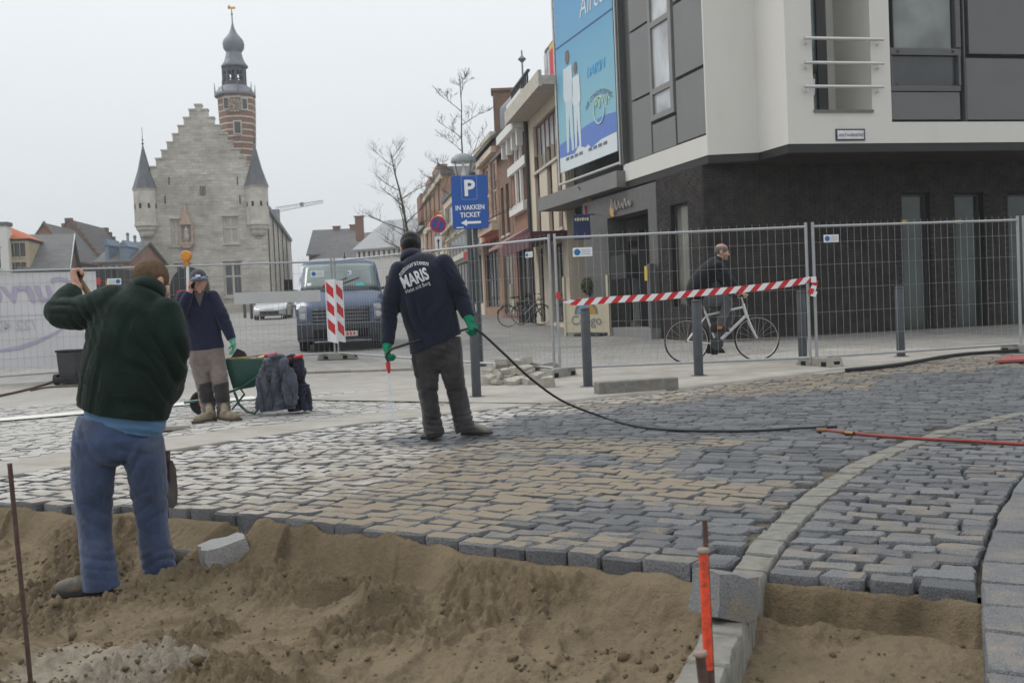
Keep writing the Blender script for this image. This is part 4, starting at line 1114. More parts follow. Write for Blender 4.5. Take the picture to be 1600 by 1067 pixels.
# orange house with the red awning
t, o, u, n, L, rf, wl = street('orange brick house with a red shop awning right of the parking sign', 47.2, 41.8, 232, OBRICK, W([(.5, .4, L_, 2.4) for L_ in (LL(47.2, 41.8) - 1.3,)], 5, 2, FRD, GLS) + W([(1.2, 4.1, 1.7, 2.4), (3.5, 4.1, 1.3, 2.4)], 2, 2, FRW, GLS), ('side', 2.6))
RED = M('red_canvas', (.34, .03, .035), .8, .12, 4)
m = MB(); m.prism([(-.9, 2.95), (0, 3.35), (0, 3.25), (-.9, 2.85)], o + u * .2, n, Z, u, L - .6); m.obox(o, u, n, (.2, L - .4), (2.6, 2.95), (-.92, -.9)); m.build('red_awning', RED, t)
for q in ((.8, L - .3, 3.55, 3.85, -.3), (.4, L - .2, 6.7, 6.95, -.2), (0, L, 7.3, 7.5, -.25)):
    m = MB(); m.obox(o, u, n, q[:2], q[2:4], (q[4], -.003)); m.build('stone_ledge', CREAM, t)
m = MB(); m.obox(o, u, n, (.9, L - .6), (3.9, 4.0), (-.5, -.003)); m.build('bay_sill', CREAM, t)
# brown brick house
street('narrow brown brick house with paired dark windows beneath a plain grey roof', 41.7, 38.6, 238, BBRICK, W([(.5, 3.3, .7, 1.9), (1.8, 3.3, .7, 1.9), (.5, 6.0, .7, 1.7), (1.8, 6.0, .7, 1.7)], 1, 2, FRD, GLS) + W([(.4, .2, 2.3, 2.5)], 3, 1, FRD, Mglass('posters_in_window', (.30, .29, .24), .2)), ('side', 3.2))
# white ornate front
t, o, u, n, L, rf, wl = street('narrow brick and white house with tall white windows under a bracketed cornice', 38.5, 34.9, 196, RBRICK, W([(.5, 4.2, .8, 3.4), (1.5, 4.2, .8, 3.4), (2.5, 4.2, .8, 3.4)], 1, 3, FRW, GLL) + W([(.4, .2, 2.9, 2.6)], 3, 1, FRD, GLS), ('flat', .3), rmat=WHITER)
ev = P(540 + 1600 * 6.5 / 36.7, 196, 36.7).z - o.z
m = MB(); m.obox(o, u, n, (-.1, L + .1), (ev - .4, ev - .1), (-.5, -.003)); m.obox(o, u, n, (0, L), (ev - 1.6, ev - 1.3), (-.15, -.003)); m.obox(o, u, n, (.35, L - .3), (3.85, 4.15), (-.2, -.003)); m.obox(o, u, n, (.35, L - .3), (7.65, 7.95), (-.14, -.003)); m.build('white_cornice', FRW, t)
for a in (.1, 1.2, 2.3, L - .3):
    m = MB(); m.obox(o, u, n, (a, a + .2), (ev - .95, ev - .4), (-.36, -.15)); m.build('cornice_bracket', FRW, t)
for a in (1.32, 2.32):
    m = MB(); m.obox(o, u, n, (a, a + .16), (4.16, 7.64), (-.1, -.003)); m.build('white_pilaster', FRW, t)
m = MB(); m.prism([(-1.0, 2.7), (-.003, 3.25), (-.003, 3.15), (-1.0, 2.6)], o + u * .1, n, Z, u, L - .2); m.build('striped_awning', M('dusty_pink_canvas', (.30, .17, .16), .85), t)
m = MB()
for k in range(9): m.obox(o, u, n, (.1 + k * L / 9, .16 + k * L / 9), (ev + .32, ev + 1.5), (.1, .16))
m.obox(o, u, n, (0, L), (ev + 1.503, ev + 1.57), (.08, .18)); m.build('roof_railing', STEEL, t)
# cream house next to the advertising banner
t, o, u, n, L, rf, wl = street('cream rendered house with a maroon strip window right beside the advertising banner', 34.8, 29.4, 152, CREAM, W([(.9, P(850, 265, 33).z - gz(32) + .0, 4.1, 1.5)], 6, 1, FRM, GLL) + W([(.9, 2.9, .75, 2.6), (2.9, 2.9, .75, 2.6), (4.4, 2.9, .6, 2.6)], 1, 2, FRM, GLS) + W([(.9, .1, .8, 2.4), (2.9, .1, 1.9, 2.4)], 2, 1, FRD, GLS), ('flat', .2), rmat=CREAM)
ev = P(540 + 1600 * 6.5 / 32.1, 152, 32.1).z - o.z
m = MB(); m.obox(o, u, n, (-.3, L + .3), (ev - .25, ev - .003), (-.62, -.003)); m.obox(o, u, n, (-.35, L + .3), (ev - .3, ev + .15), (-.72, -.623)); m.build('eaves_board', M('beige_eaves', (.46, .42, .36), .8), t)
m = MB(); m.tube([o + u * .05 - n * .08 + Z * 0, o + u * .05 - n * .08 + Z * (ev - .2)], .07, 8); m.build('drainpipe', STEEL, t)
m = MB(); m.obox(o, u, n, (.4, L), (2.6, 2.75), (-1.1, -.003)); m.obox(o, u, n, (.4, L), (2.3, 2.6), (-1.13, -1.1)); m.build('shop_awning', M('maroon_canvas', (.10, .035, .045), .8), t)
for a, h, mt in ((.9, 1.7, FRD), (3.6, 2.6, FRD)):
    m = MB(); m.obox(o, u, n, (a, a + 1.3), (ev + .2, ev + .2 + h), (.5, 2.0)); d = m.build('dormer', mt, t); m = MB(); m.obox(o, u, n, (a + .15, a + .6), (ev + .5, ev + h), (.44, .497)); m.obox(o, u, n, (a + .7, a + 1.15), (ev + .5, ev + h), (.44, .497)); m.build('dormer_pane', GLL, d)
m = MB(); m.obox(o, u, n, (2.35, 3.5), (ev + .3, ev + 1.5), (.35, .42)); m.build('red_roof_sign', M('red_sign', (.5, .04, .05), .6), t); m = MB(); m.obox(o, u, n, (2.35, 3.5), (ev + 1.503, ev + 1.68), (.35, .42)); m.build('yellow_sign_edge', M('yellow_sign', (.6, .42, .05), .6), t)
m = MB(); c = P(789, 205, 44) ; m.box(c, (.9, .9, 3.2)); m.box(c + Z * 1.66, (1.05, 1.05, .12)); m.build('chimney', BBRICK, [q for q in bpy.data.objects if q.get('label', '').startswith('narrow brown brick')][0])
m = MB(); c = P(819, 172, 42); m.lathe([(1.0, -.9), (1.0, 0), (.95, .15), (.5, .6), (.1, .9), (.06, 1.1), (.12, 1.2), (.04, 1.3), (.03, 2.4)], c, 8); m.lathe([(.03, 1.9), (.18, 2.05), (.03, 2.2)], c, 8)
m.build('roof_turret', LEAD, t, 40)
# ------------------------------------------------------------------ the modern corner building
WHM = M('white_render', (.60, .585, .55), .85, .05, .8, .12, 60, spec=.25, stain=(.50, .48, .43), stain_amt=.5, stain_scale=.8, stretch=(2.2, 2.2, .5))
PAN = M('grey_facade_panel', (.165, .165, .162), .5, .05, 1.5, 0, spec=.4)
PFR = M('panel_frame', (.085, .085, .085), .5, .08, 3, 0)
BLK = M('black_fascia', (.022, .021, .021), .6, .1, 3, 0)
DBR = M('dark_brick', (.034, .030, .028), .85, .4, 4, .5, 60, spec=.3, stain=(.06, .052, .046), stain_amt=.5, stain_scale=2)
DMO = M('dark_mortar', (.022, .021, .02), .95, .2, 10, .3)
GRP = M('polished_dark_granite', (.10, .098, .098), .35, .35, 30, .1, 60, spec=.5)
GRF = M('grey_granite_fascia', (.10, .098, .094), .45, .2, 12, .1, 50)
GW = Mglass('glass_painted_sky_reflection', (.44, .46, .47), .08)  # pale base colour paints in the reflected sky
GD = Mglass('grey_green_glass', (.085, .115, .11), .1)
GB = Mglass('greenish_door_glass', (.035, .048, .044), .12)
ALU = M('aluminium_rail', (.55, .54, .52), .35, .05, 8, 0, metal=.5)
pA, pB, pC, pD = V((2.80, 24.2, 0)), V((4.02, 20.3, 0)), V((5.03, 20.27, 0)), V((5.34, 19.3, 0))
pE = pD + V((4.9, 1.1, 0)).normalized() * 9.5
ZB, ZT = 3.9, 11.0
bt = thing('corner_building', 'modern corner building with white and grey upper floors over a dark brick ground floor', 'building', (5.2, 22, gz(21)))
# upper storey shell
def seg(a, b): a, b = V(a), V(b); u = (b - a).normalized(); n = V((-u.y, u.x, 0)); return a, u, (n if n.dot(a + b) > 0 else -n), (b - a).length
plD, plA = Plane(pD, pE), Plane(pB, pA)
plA.a = pB
oD, uD, nD, LD = seg(pD, pE)
oA, uA, nA, LA = seg(pA, pB)
PA = Plane(pA, pB)
def rD(x0, x1, y0, y1):
    a, z1 = plD.uz(x0, y0); b, z0 = plD.uz(x1, y1); return a, z0, b - a, z1 - z0
niche = rD(1262, 1363, -120, 172); niche = (niche[0], niche[1], niche[2], ZT - .6 - niche[1])
wun = rD(1384, 1700, -120, 190); wun = (wun[0], wun[1], LD - .4 - wun[0], ZT - .6 - wun[1])
m = MB(); m.holes(oD + Z * ZB, uD, nD, LD, ZT - ZB, [(niche[0], niche[1] - ZB, niche[2], niche[3]), (wun[0], wun[1] - ZB, wun[2], wun[3])], .30)
m.quad(pC + Z * ZB, pD + Z * ZB, pD + Z * ZT, pC + Z * ZT); m.quad(pB + Z * ZB, pC + Z * ZB, pC + Z * ZT, pB + Z * ZT)
back = [pE, pE + nD * 8, pA + V((3, 8, 0)), pA]
for a, b in zip(back, back[1:]): 
    if (a - back[2]).length > .1 : m.quad(a + Z * ZB, b + Z * ZB, b + Z * ZT, a + Z * ZT)
m.quad(*[p + Z * ZT for p in (pA, pB, pC, pD, pE, pE + nD * 8, pA + V((3, 8, 0)))])
m.build('white_wall', WHM, bt)
# black edge and soffit under the overhang
m = MB(); ins = lambda p, k: p
sof = [pA, pB, pC, pD, pE, pE + nD * 8, pA + V((3, 8, 0))]
m.quad(*[p + Z * (ZB - .16) for p in reversed(sof)])
m.build('soffit', M('dark_soffit', (.045, .03, .026), .7, .2, 2), bt)
m = MB()
for a, b in ((pA, pB), (pB, pC), (pC, pD), (pD, pE)):
    o_, u_, n_, L_ = seg(a, b); m.obox(o_, u_, n_, (.002, L_ - .002), (ZB - .17, ZB - .003), (.012, .05))
m.build('black_edge', BLK, bt)
# left facade: white band, panels and a tall window
zs = (4.30, 5.66, 7.22, 8.75, 10.3)
ucol = [PA.uz(986, 240)[0], PA.uz(1018, 230)[0], PA.uz(1055, 218)[0], PA.uz(1103, 205)[0]]
m = MB(); m.obox(oA, uA, nA, (0, LA), (ZB, zs[0]), (0, .3)); m.obox(oA, uA, nA, (ucol[3], LA), (zs[0], ZT), (0, .3)); m.build('white_band', WHM, bt)
m = MB(); m.obox(oA, uA, nA, (0.0, ucol[3]), (zs[0], ZT), (.12, .2)); m.obox(oA, uA, nA, (0, .07), (zs[0], ZT), (-.03, .12)); m.build('panel_frame', PFR, bt)
def panel(u0, u1, z0, z1, g=.025):
    q = MB(); q.obox(oA, uA, nA, (u0 + g, u1 - g), (z0 + g, z1 - g), (.03, .118)); q.build('facade_panel', PAN, bt, bevel=.006)
for z0, z1 in zip(zs, zs[1:]):
    panel(ucol[0] + .06, ucol[1] - .02, z0, z1); panel(ucol[2] + .03, ucol[3], z0 + .02, z1)
wz0, wz1 = 5.02, 10.6
panel(ucol[1], ucol[2], zs[0], wz0 - .05)
b = MB(); du = (ucol[1] + .02, ucol[2] - .02)
b.obox(oA, uA, nA, (du[0], du[0] + .12), (wz0, wz1), (.0, .119)); b.obox(oA, uA, nA, (du[1] - .14, du[1]), (wz0, wz1), (.0, .119))
for z in (wz0, 5.58, 7.02, 8.2): b.obox(oA, uA, nA, (du[0] + .12, du[1] - .14), (z, z + .12), (.002, .117))
f = b.build('window', M('grey_window_frame', (.20, .198, .19), .5, .05, 4, 0), bt)
for z0, z1 in ((wz0 + .12, 5.58), (5.70, 7.02), (7.14, 8.2), (8.32, wz1)):
    g = MB(); g.obox(oA, uA, nA, (du[0] + .12, du[1] - .14), (z0, z1), (.05, .06)); g.build('pane', GW, f)
# balcony niche with three rails
o_ = oD
m = MB(); d = 1.3
a0, z0, w_, h_ = niche
m.quad(o_ + uD * a0 + nD * d + Z * z0, o_ + uD * (a0 + w_) + nD * d + Z * z0, o_ + uD * (a0 + w_) + nD * d + Z * (z0 + h_), o_ + uD * a0 + nD * d + Z * (z0 + h_))
for e in (a0, a0 + w_): m.quad(o_ + uD * e + nD * .3 + Z * z0, o_ + uD * e + nD * d + Z * z0, o_ + uD * e + nD * d + Z * (z0 + h_), o_ + uD * e + nD * .3 + Z * (z0 + h_))
m.quad(o_ + uD * a0 + nD * .3 + Z * z0, o_ + uD * (a0 + w_) + nD * .3 + Z * z0, o_ + uD * (a0 + w_) + nD * d + Z * z0, o_ + uD * a0 + nD * d + Z * z0)
m.build('balcony_recess', WHM, bt)
ad = plD.uz(1300, 100)[0]
m = MB(); m.obox(o_, uD, nD, (a0 + .002, ad), (z0 + .004, z0 + h_), (.28, .38)); dr = m.build('balcony_door', GD, bt)
m = MB(); m.obox(o_, uD, nD, (ad - .17, ad + .03), (z0 + .006, z0 + h_), (.22, .40)); m.build('door_frame', BLK, dr)
m = MB(); m.obox(o_, uD, nD, (a0 - .01, a0 + w_ + .01), (z0 - .05, z0 - .003), (-.04, .3)); m.build('balcony_sill', M('bluestone_sill', (.15, .145, .135), .8), bt)
for y in (62, 100, 137):
    a, z = plD.uz(1253, y); b, _ = plD.uz(1376, y); m = MB()
    m.tube([o_ + uD * a - nD * .10 + Z * z, o_ + uD * b - nD * .10 + Z * z], .032, 10)
    r_ = m.build('balcony_rail', ALU, bt, 40)
    for e in (a + .06, b - .1):
        m = MB(); m.tube([o_ + uD * e - nD * .10 + Z * (z - .02), o_ + uD * e - nD * .10 + Z * (z - .09), o_ + uD * e - nD * .003 + Z * (z - .09)], .014, 6); m.build('rail_bracket', ALU, r_)
m = MB(); pp = plD.pt(a0 + .10, z0 + .30, .25); m.ball(pp + Z * .55, (.13, .1, .16), 8, 6); pt = m.build('potted_plant', M('dark_leaves', (.02, .03, .022), .8), bt)
m = MB(); m.lathe([(.06, 0), (.08, .3)], pp + Z * .02, 10); m.build('pot', M('pale_pot', (.5, .52, .55), .5), pt)
# large window with opening light and grey panels
a0, z0, w_, h_ = wun
m = MB(); m.obox(o_, uD, nD, (a0, a0 + w_), (z0, z0 + h_), (.2, .28)); m.build('backing', BLK, bt)
def rz(x0, x1, y0, y1): q = rD(x0, x1, y0, y1); return (q[0], q[0] + q[2]), (q[1], q[1] + q[3])
def pD_(x0, x1, y0, y1, nm, mt, n0, n1, par=None, bv=.006):
    u_, z_ = rz(x0, x1, y0, y1); q = MB(); q.obox(o_, uD, nD, u_, z_, (n0, n1)); return q.build(nm, mt, par or bt, bevel=bv)
DP = M('shaded_grey_panel', (.125, .125, .125), .5, .05, 1.5, 0)  # facade panel grey darkened, shade of this front put into the colour
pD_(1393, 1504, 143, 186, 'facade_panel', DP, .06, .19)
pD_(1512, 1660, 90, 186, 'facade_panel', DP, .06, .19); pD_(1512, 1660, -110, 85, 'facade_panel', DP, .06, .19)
FW = M('dark_grey_window_frame', (.095, .095, .095), .5, .05, 4, 0)
b = MB()
for (x0, x1, y0, y1) in ((1386, 1393, -110, 190), (1504, 1511, -110, 190), (1393.2, 1503.8, 133, 142), (1393.2, 1503.8, 74, 86), (1393.2, 1398, -110, 73.7), (1491, 1503.8, -110, 73.7), (1393.2, 1397, 86.3, 132.7), (1499, 1503.8, 86.3, 132.7)):
    u_, z_ = rz(x0, x1, y0, y1); b.obox(o_, uD, nD, u_, z_, (.03 if x1 - x0 < 8 else .045, .19))
f = b.build('window', FW, bt)
pD_(1397, 1492, -110, 75, 'pane', Mglass('pale_blind_glass', (.17, .185, .18), .12), .12, .14, f, 0)
pD_(1396, 1500, 85, 134, 'pane', GLS, .12, .14, f, 0)
for x in (1403, 1489):
    for y in (80, 131.5):
        u_, z_ = rz(x, x + 3, y - 1.5, y + 1.5); q = MB(); q.obox(o_, uD, nD, u_, z_, (.02, .029)); q.build('hinge_cap', BLK, f)
# street name plate
u_, z_ = rz(1305, 1351, 202, 220)
sgn = thing('street_sign', 'small white street name plate with dark border on the white wall under the balcony', 'street sign', plD.pt(u_[0], z_[0], -.02))
m = MB(); m.obox(o_, uD, nD, u_, z_, (-.022, -.004)); m.build('border', M('navy_enamel', (.03, .035, .07), .4), sgn)
k = .03; m = MB(); m.obox(o_, uD, nD, (u_[0] + k, u_[1] - k), (z_[0] + k, z_[1] - k), (-.028, -.023)); m.build('plate', M('white_enamel', (.62, .62, .62), .35), sgn)
NAVY = M('navy_letter', (.02, .022, .05), .5, .05)
text('LANTAARNPAD', .082, 'lettering', NAVY, plD.pt((u_[0] + u_[1]) / 2, (z_[0] + z_[1]) / 2 - .036, -.029), uD, Z, sgn, .001, .012)
# ground floor: dark brick walls laid brick by brick
pG = V((3.95, 20.55, 0)); uF = V((4.9, 1.1, 0)).normalized(); pH = pG + uF * 8.2
g0 = gz(20.5) - .02
plF = Plane(pG, pH); oF, uF, nF, LF = seg(pG, pH)
pK = pG + V((-.3, .954, 0)).normalized() * 6.55
oK, uK, nK, LK = seg(pK, pG); plK = Plane(pK, pG)
def rK(x0, x1, y0, y1):
    a, z1 = plK.uz(x0, y0); b, zb = plK.uz(x1, y1); return [a, zb, b - a, z1 - zb]
doors = []
for x0, x1 in ((1408, 1452), (1491, 1536), (1574, 1650)):
    a, zt = plF.uz(x0, 302); b, _ = plF.uz(x1, 302); doors.append((a, 0.0, b - a, zt - g0))
wK = rK(1047, 1080, 322, 478)
zt = ZB - .16 - g0
m = MB(); m.holes(oF + Z * g0, uF, nF, LF, zt, doors, .3)
xK = plK.uz(1029, 400)[0]
m.holes(oK + uK * xK + Z * g0, uK, nK, LK - xK, zt, [(wK[0] - xK, wK[1] - g0, wK[2], wK[3])], .2)
m.quad(pH + Z * g0, pH + nF * 6 + Z * g0, pH + nF * 6 + Z * (g0 + zt), pH + Z * (g0 + zt))
bw = m.build('brick_wall', DMO, bt)
br = random.Random(3); near, far = [], []
def course(o, u, n, L, zmax, holes, u0=0.0, name='brick'):
    z = 0.004; r = 0
    while z + .052 < zmax:
        x = u0 - (.11 if r % 2 else 0)
        while x < L:
            a, b = max(x, u0), min(x + .21, L)
            if b - a > .05 and not any(a < q[0] + q[2] + .004 and b > q[0] - .004 and z + .052 > q[1] and z < q[1] + q[3] for q in holes):
                far.append((o + u * a + Z * (g0 + z), u, n, b - a, br.uniform(.004, .012)))
            x += .222
        z += .0625; r += 1
course(oF, uF, nF, LF, zt, doors)
course(oK, uK, nK, LK - .02, zt, [(wK[0], wK[1] - g0, wK[2], wK[3])], xK)
far.sort(key=lambda q: abs(proj(q[0])[0] - 1230) + abs(proj(q[0])[1] - 420) * .8)
unit = {}
for q in far[:296]:
    key = (round(q[3], 3), id(q[1]))
    mb = MB(); mb.obox(q[0], q[1], q[2], q[3], .052, (-q[4], .004)); mb.build('brick', DBR, bw)
mb = MB()
for q in far[296:]: mb.obox(q[0], q[1], q[2], q[3], .052, (-q[4], .004))
mb.build('bricks', DBR, bw, kind='stuff')
for q in doors:
    f = window(bt, oF + Z * g0, uF, nF, (q[0], .01, q[2], q[3] - .02), .2, FRD, GB, 1, 1, .05, 'glazed_door')
window(bt, oK + Z * 0, uK, nK, tuple(wK), .16, FRD, Mglass('blind_behind_glass', (.16, .16, .135), .15), 1, 1, .05)
m = MB(); m.obox(oF, uF, nF, (-.02, LF), (g0 - .1, g0 + .06), (-.10, -.016)); m.build('plinth', M('dirty_plinth', (.12, .11, .10), .9), bt)
YS = M('yellow_sticker', (.55, .42, .05), .6)
for x in (1408, 1495):
    u_, z_ = [plF.uz(x + 1, 349), plF.uz(x + 13, 343)]; m = MB(); m.obox(oF, uF, nF, (u_[0], z_[0]), (u_[1], z_[1]), (.10, .135)); m.build('yellow_sticker', YS, bt)
# entrance portal
x0, x1 = 0.0, xK - .03
pz = lambda px, py: plK.uz(px, py)
f0 = pz(1016, 325.5)[1]
op0, op1 = pz(951, 400)[0], pz(1015, 400)[0]
m = MB(); m.holes(oK + Z * g0, uK, nK, xK, f0 + .55 - g0, [(op0, 0, op1 - op0, f0 - g0)], .5); m.build('portal_frame', GRF, bt)
m = MB(); m.obox(oK, uK, nK, (op0, op1), (g0, f0), (1.6, 1.65)); m.obox(oK, uK, nK, (op0, op1), (g0, g0 + .02), (.5, 1.6)); m.build('portal_interior', BLACKV, bt)
for k, a in enumerate((.25, .55, .85)):
    b_ = op0 + (op1 - op0) * a; m = MB(); m.obox(oK, uK, nK, (b_ - .25, b_ + .25), (g0 + .03, f0 - .3), (.62 + .1 * k, .65 + .1 * k)); m.build('glass_door', Mglass('black_glass', (.03, .03, .033), .08), bt)
m = MB(); m.obox(oK, uK, nK, (op0 - .1, xK), (g0 - .1, g0 + .30), (-.25, .5)); m.build('entrance_step', M('step_stone', (.2, .2, .195), .7, .1, 8), bt, bevel=.01)
a, z = pz(985, 412); m = MB(); m.obox(oK, uK, nK, (a - .45, a + .45), (z - .35, z + .2), (-.32, -.02)); m.build('menu_box', BLK, bt)
m = MB(); m.obox(oK, uK, nK, (xK - .2, xK - .05), (g0, 1.9), (-.2, -.06)); m.build('pillar_cladding', GRP, bt)
a, z = pz(1024, 438); m = MB(); m.obox(oK, uK, nK, (a - .06, a + .06), (z, z + .32), (-.23, -.205)); m.build('yellow_tag', YS, bt)
fl = thing('shop_lettering', 'pale script lettering with a gold disc on the granite band over the dark entrance', 'sign', plK.pt(pz(968, 320)[0], f0 + .2, -.1))
a, z = pz(958, 328); m = MB(); m.lathe([(.17, 0), (.17, .03)], plK.pt(a, z, -.02), 14, Matrix((uK, Z, nK)).transposed()); m.build('gold_disc', GOLD, fl)
a, z = pz(972, 326)
m = MB(); m.tube([plK.pt(a - .55 + k * .035, z + .08 + .13 * math.sin(k * 1.15) * (1.5 if k < 8 else .7) + .03 * math.sin(k * .6), -.04) for k in range(34)], .022, 5); m.build('script', M('pale_letter', (.30, .27, .25), .5), fl)
# bay behind the advertising banner
p1, p2 = V((1.35, 29.6, 0)), V((3.1, 24.0, 0)); o1, u1, n1, L1 = seg(p1, p2)
m = MB(); m.obox(o1, u1, n1, (0, L1), (3.3, 11), (.55, 4)); m.build('recessed_bay', BLK, bt)
m = MB(); m.obox(o1, u1, n1, (0, L1 - .2), (3.78, 4.16), (-.45, .35)); m.build('balcony_slab', M('grey_balcony', (.185, .18, .175), .7, .08, 2), bt)
m = MB(); m.obox(o1, u1, n1, (0, L1), (g0, 3.3), (1.3, 4)); m.build('cafe_wall', M('cafe_front', (.10, .085, .07), .8), bt)
for k in range(4):
    m = MB(); m.obox(o1, u1, n1, (.3 + k * .75, .9 + k * .75), (.6, 2.7), (1.24, 1.297)); m.build('cafe_window', GLS, bt)
# advertising banner on its frame
q1, q2 = V((1.58, 29.0, 0)), V((2.80, 25.2, 0)); oQ, uQ, nQ, LQ = seg(q1, q2); plQ = Plane(q1, q2)
bn = thing('advertising_banner', 'huge blue advertising banner laced to a tube frame on the facade', 'banner', oQ + Z * 4.6)
z0, z1 = 4.78, 11.4
m = MB(); 
for a, b in ((-.12, 0), (LQ + .12, 0)): m.tube([oQ + uQ * a + Z * (z0 - .35), oQ + uQ * a + Z * z1], .035, 8)
m.tube([oQ + uQ * -.12 + Z * (z0 - .3), oQ + uQ * (LQ + .12) + Z * (z0 - .3)], .035, 8); m.tube([oQ + uQ * -.12 + Z * z1, oQ + uQ * (LQ + .12) + Z * z1], .035, 8)
m.build('tube_frame', ALU, bn, 40)
mm, nt_, bs_ = newmat('banner_print')
tc_ = N(nt_, 'ShaderNodeTexCoord'); sp_ = N(nt_, 'ShaderNodeSeparateXYZ'); nt_.links.new(tc_.outputs['Object'], sp_.inputs[0])
cr_ = N(nt_, 'ShaderNodeValToRGB'); nt_.links.new(mrange(nt_, sp_.outputs['Z'], z0, z1), cr_.inputs[0])
cr_.color_ramp.elements[0].color = (.22, .44, .52, 1); cr_.color_ramp.elements[1].color = (.07, .17, .45, 1)
for p_, c_ in ((.28, (.19, .42, .52, 1)), (.5, (.12, .34, .52, 1)), (.75, (.11, .29, .53, 1))):
    e_ = cr_.color_ramp.elements.new(p_); e_.color = c_
nt_.links.new(cr_.outputs[0], bs_.inputs['Base Color']); bs_.inputs['Roughness'].default_value = .5
m = MB(); m.obox(oQ, uQ, nQ, (0, LQ), (z0, z1), (-.004, .004)); m.build('printed_sheet', mm, bn)
def flat(poly, nm, col, off=-.012, par=bn):
    q = MB(); q.prism(poly, oQ + nQ * off, uQ, Z, nQ, .004); return q.build(nm, M('print_' + nm, col, .5, .04, 2, 0), par)
bz = lambda px, py: plQ.uz(px, py)
cl = lambda pts: [(min(max(a_, .02), LQ - .02), max(b_, z0 + .01)) for a_, b_ in pts]
flat(cl([(0, z0), (9, z0), bz(966, 205), bz(958, 209), bz(940, 218), bz(924, 232), bz(920, 226), bz(915, 231), bz(905, 228), bz(899, 240), (0, bz(888, 243)[1])]), 'white_ground', (.62, .66, .68), -.012)
flat(cl([(0, z0 + .02), (9, z0 + .02), (9, bz(964, 174)[1]), bz(945, 180), bz(920, 194), bz(905, 205), (0, bz(883, 224)[1])]), 'blue_wave', (.10, .19, .50), -.008)
def bodyprint(px, pt, pb, s, shirt, trous):
    a, zt_ = bz(px, pt); _, zb_ = bz(px, pb); H = zt_ - zb_; w = H * .13
    flat([(a - .28 * w, zt_), (a + .3 * w, zt_), (a + .45 * w, zt_ - .07 * H), (a + .2 * w, zt_ - .13 * H), (a - .2 * w, zt_ - .13 * H), (a - .4 * w, zt_ - .07 * H)], 'printed_head', (.16, .11, .09), -.017)
    flat([(a - .9 * w, zt_ - .16 * H), (a + .9 * w, zt_ - .16 * H), (a + 1.0 * w, zt_ - .46 * H), (a + .7 * w, zt_ - .5 * H), (a - .7 * w, zt_ - .5 * H), (a - 1.05 * w, zt_ - .44 * H)], 'printed_shirt', shirt, -.018)
    flat([(a - .7 * w, zt_ - .49 * H), (a + .7 * w, zt_ - .49 * H), (a + .75 * w, zb_), (a + .3 * w, zb_), (a, zt_ - .62 * H), (a - .3 * w, zb_), (a - .75 * w, zb_)], 'printed_trousers', trous, -.016)
bodyprint(886, 80, 240, 1, (.55, .62, .66), (.46, .58, .60)); bodyprint(899, 98, 233, 1, (.60, .66, .68), (.56, .64, .68))
a, z = bz(931, 108)
text('DAIKIN', .36, 'lettering', M('print_sky_letter', (.08, .38, .66), .5, .03), oQ + uQ * a + Z * (z - .1) - nQ * .012, uQ, Z, bn, .002, .02, shear=.15)
a, z = bz(935, 140)
text('AIR CONDITIONING', .19, 'lettering', M('print_dark_letter', (.12, .15, .20), .5, .03), oQ + uQ * a + Z * (z - .15) - nQ * .012, uQ, Z, bn, .002, .005, arc=1.6)
a, z = bz(941, 165)
M('print_pale_letter', (.46, .62, .52), .5, .03)
m = MB(); m.tube([oQ + uQ * (a - .5 + k * .05) + Z * (z + .12 + .12 * math.sin(k * 1.5) + .05 * math.sin(k * .7)) - nQ * .012 for k in range(21)], .022, 4); m.build('printed_script', bpy.data.materials['print_pale_letter'], bn)
m = MB(); ring = [(.34 * math.cos(2 * math.pi * k / 20), .34 * math.sin(2 * math.pi * k / 20)) for k in range(21)]; a2, z2 = bz(937, 172); m.tube([oQ + uQ * (a2 + p) + Z * (z2 + q) - nQ * .012 for p, q in ring[3:]], .025, 4); m.build('printed_ring', bpy.data.materials['print_pale_letter'], bn)
a, z = bz(918, 14)
text('Airco', .75, 'lettering', M('print_white_letter', (.62, .66, .70), .5, .03), oQ + uQ * (a + .3) + Z * (z - .1) - nQ * .012, uQ, Z, bn, .002, .0, shear=.2)
a, z = bz(900, 52); b_, zb_ = bz(953, 20); m = MB(); m.obox(oQ, uQ, nQ, (0, LQ), ((z + zb_) / 2 - .02, (z + zb_) / 2 + .02), (-.012, -.008)); m.build('printed_line', M('print_navy', (.05, .09, .25), .5), bn)
for k in range(9):
    if k == 4: continue
    m = MB(); m.obox(oQ, uQ, nQ, (.5 + k * .33, .74 + k * .33), (z0 + .28, z0 + .36), (-.02, -.017)); m.build('small_print', bpy.data.materials['print_dark_letter'], bn)
m = MB()
for k in range(26): zz = z0 + .1 + k * .25; m.tube([oQ + uQ * LQ + Z * zz, oQ + uQ * (LQ + .12) + Z * (zz + .03)], .008, 4); m.tube([oQ + Z * zz, oQ - uQ * .12 + Z * (zz + .03)], .008, 4)
for k in range(16): a = .1 + k * .25; m.tube([oQ + uQ * a + Z * z0, oQ + uQ * (a + .03) + Z * (z0 - .3)], .008, 4)
m.build('lacing', BLK, bn, kind='stuff')
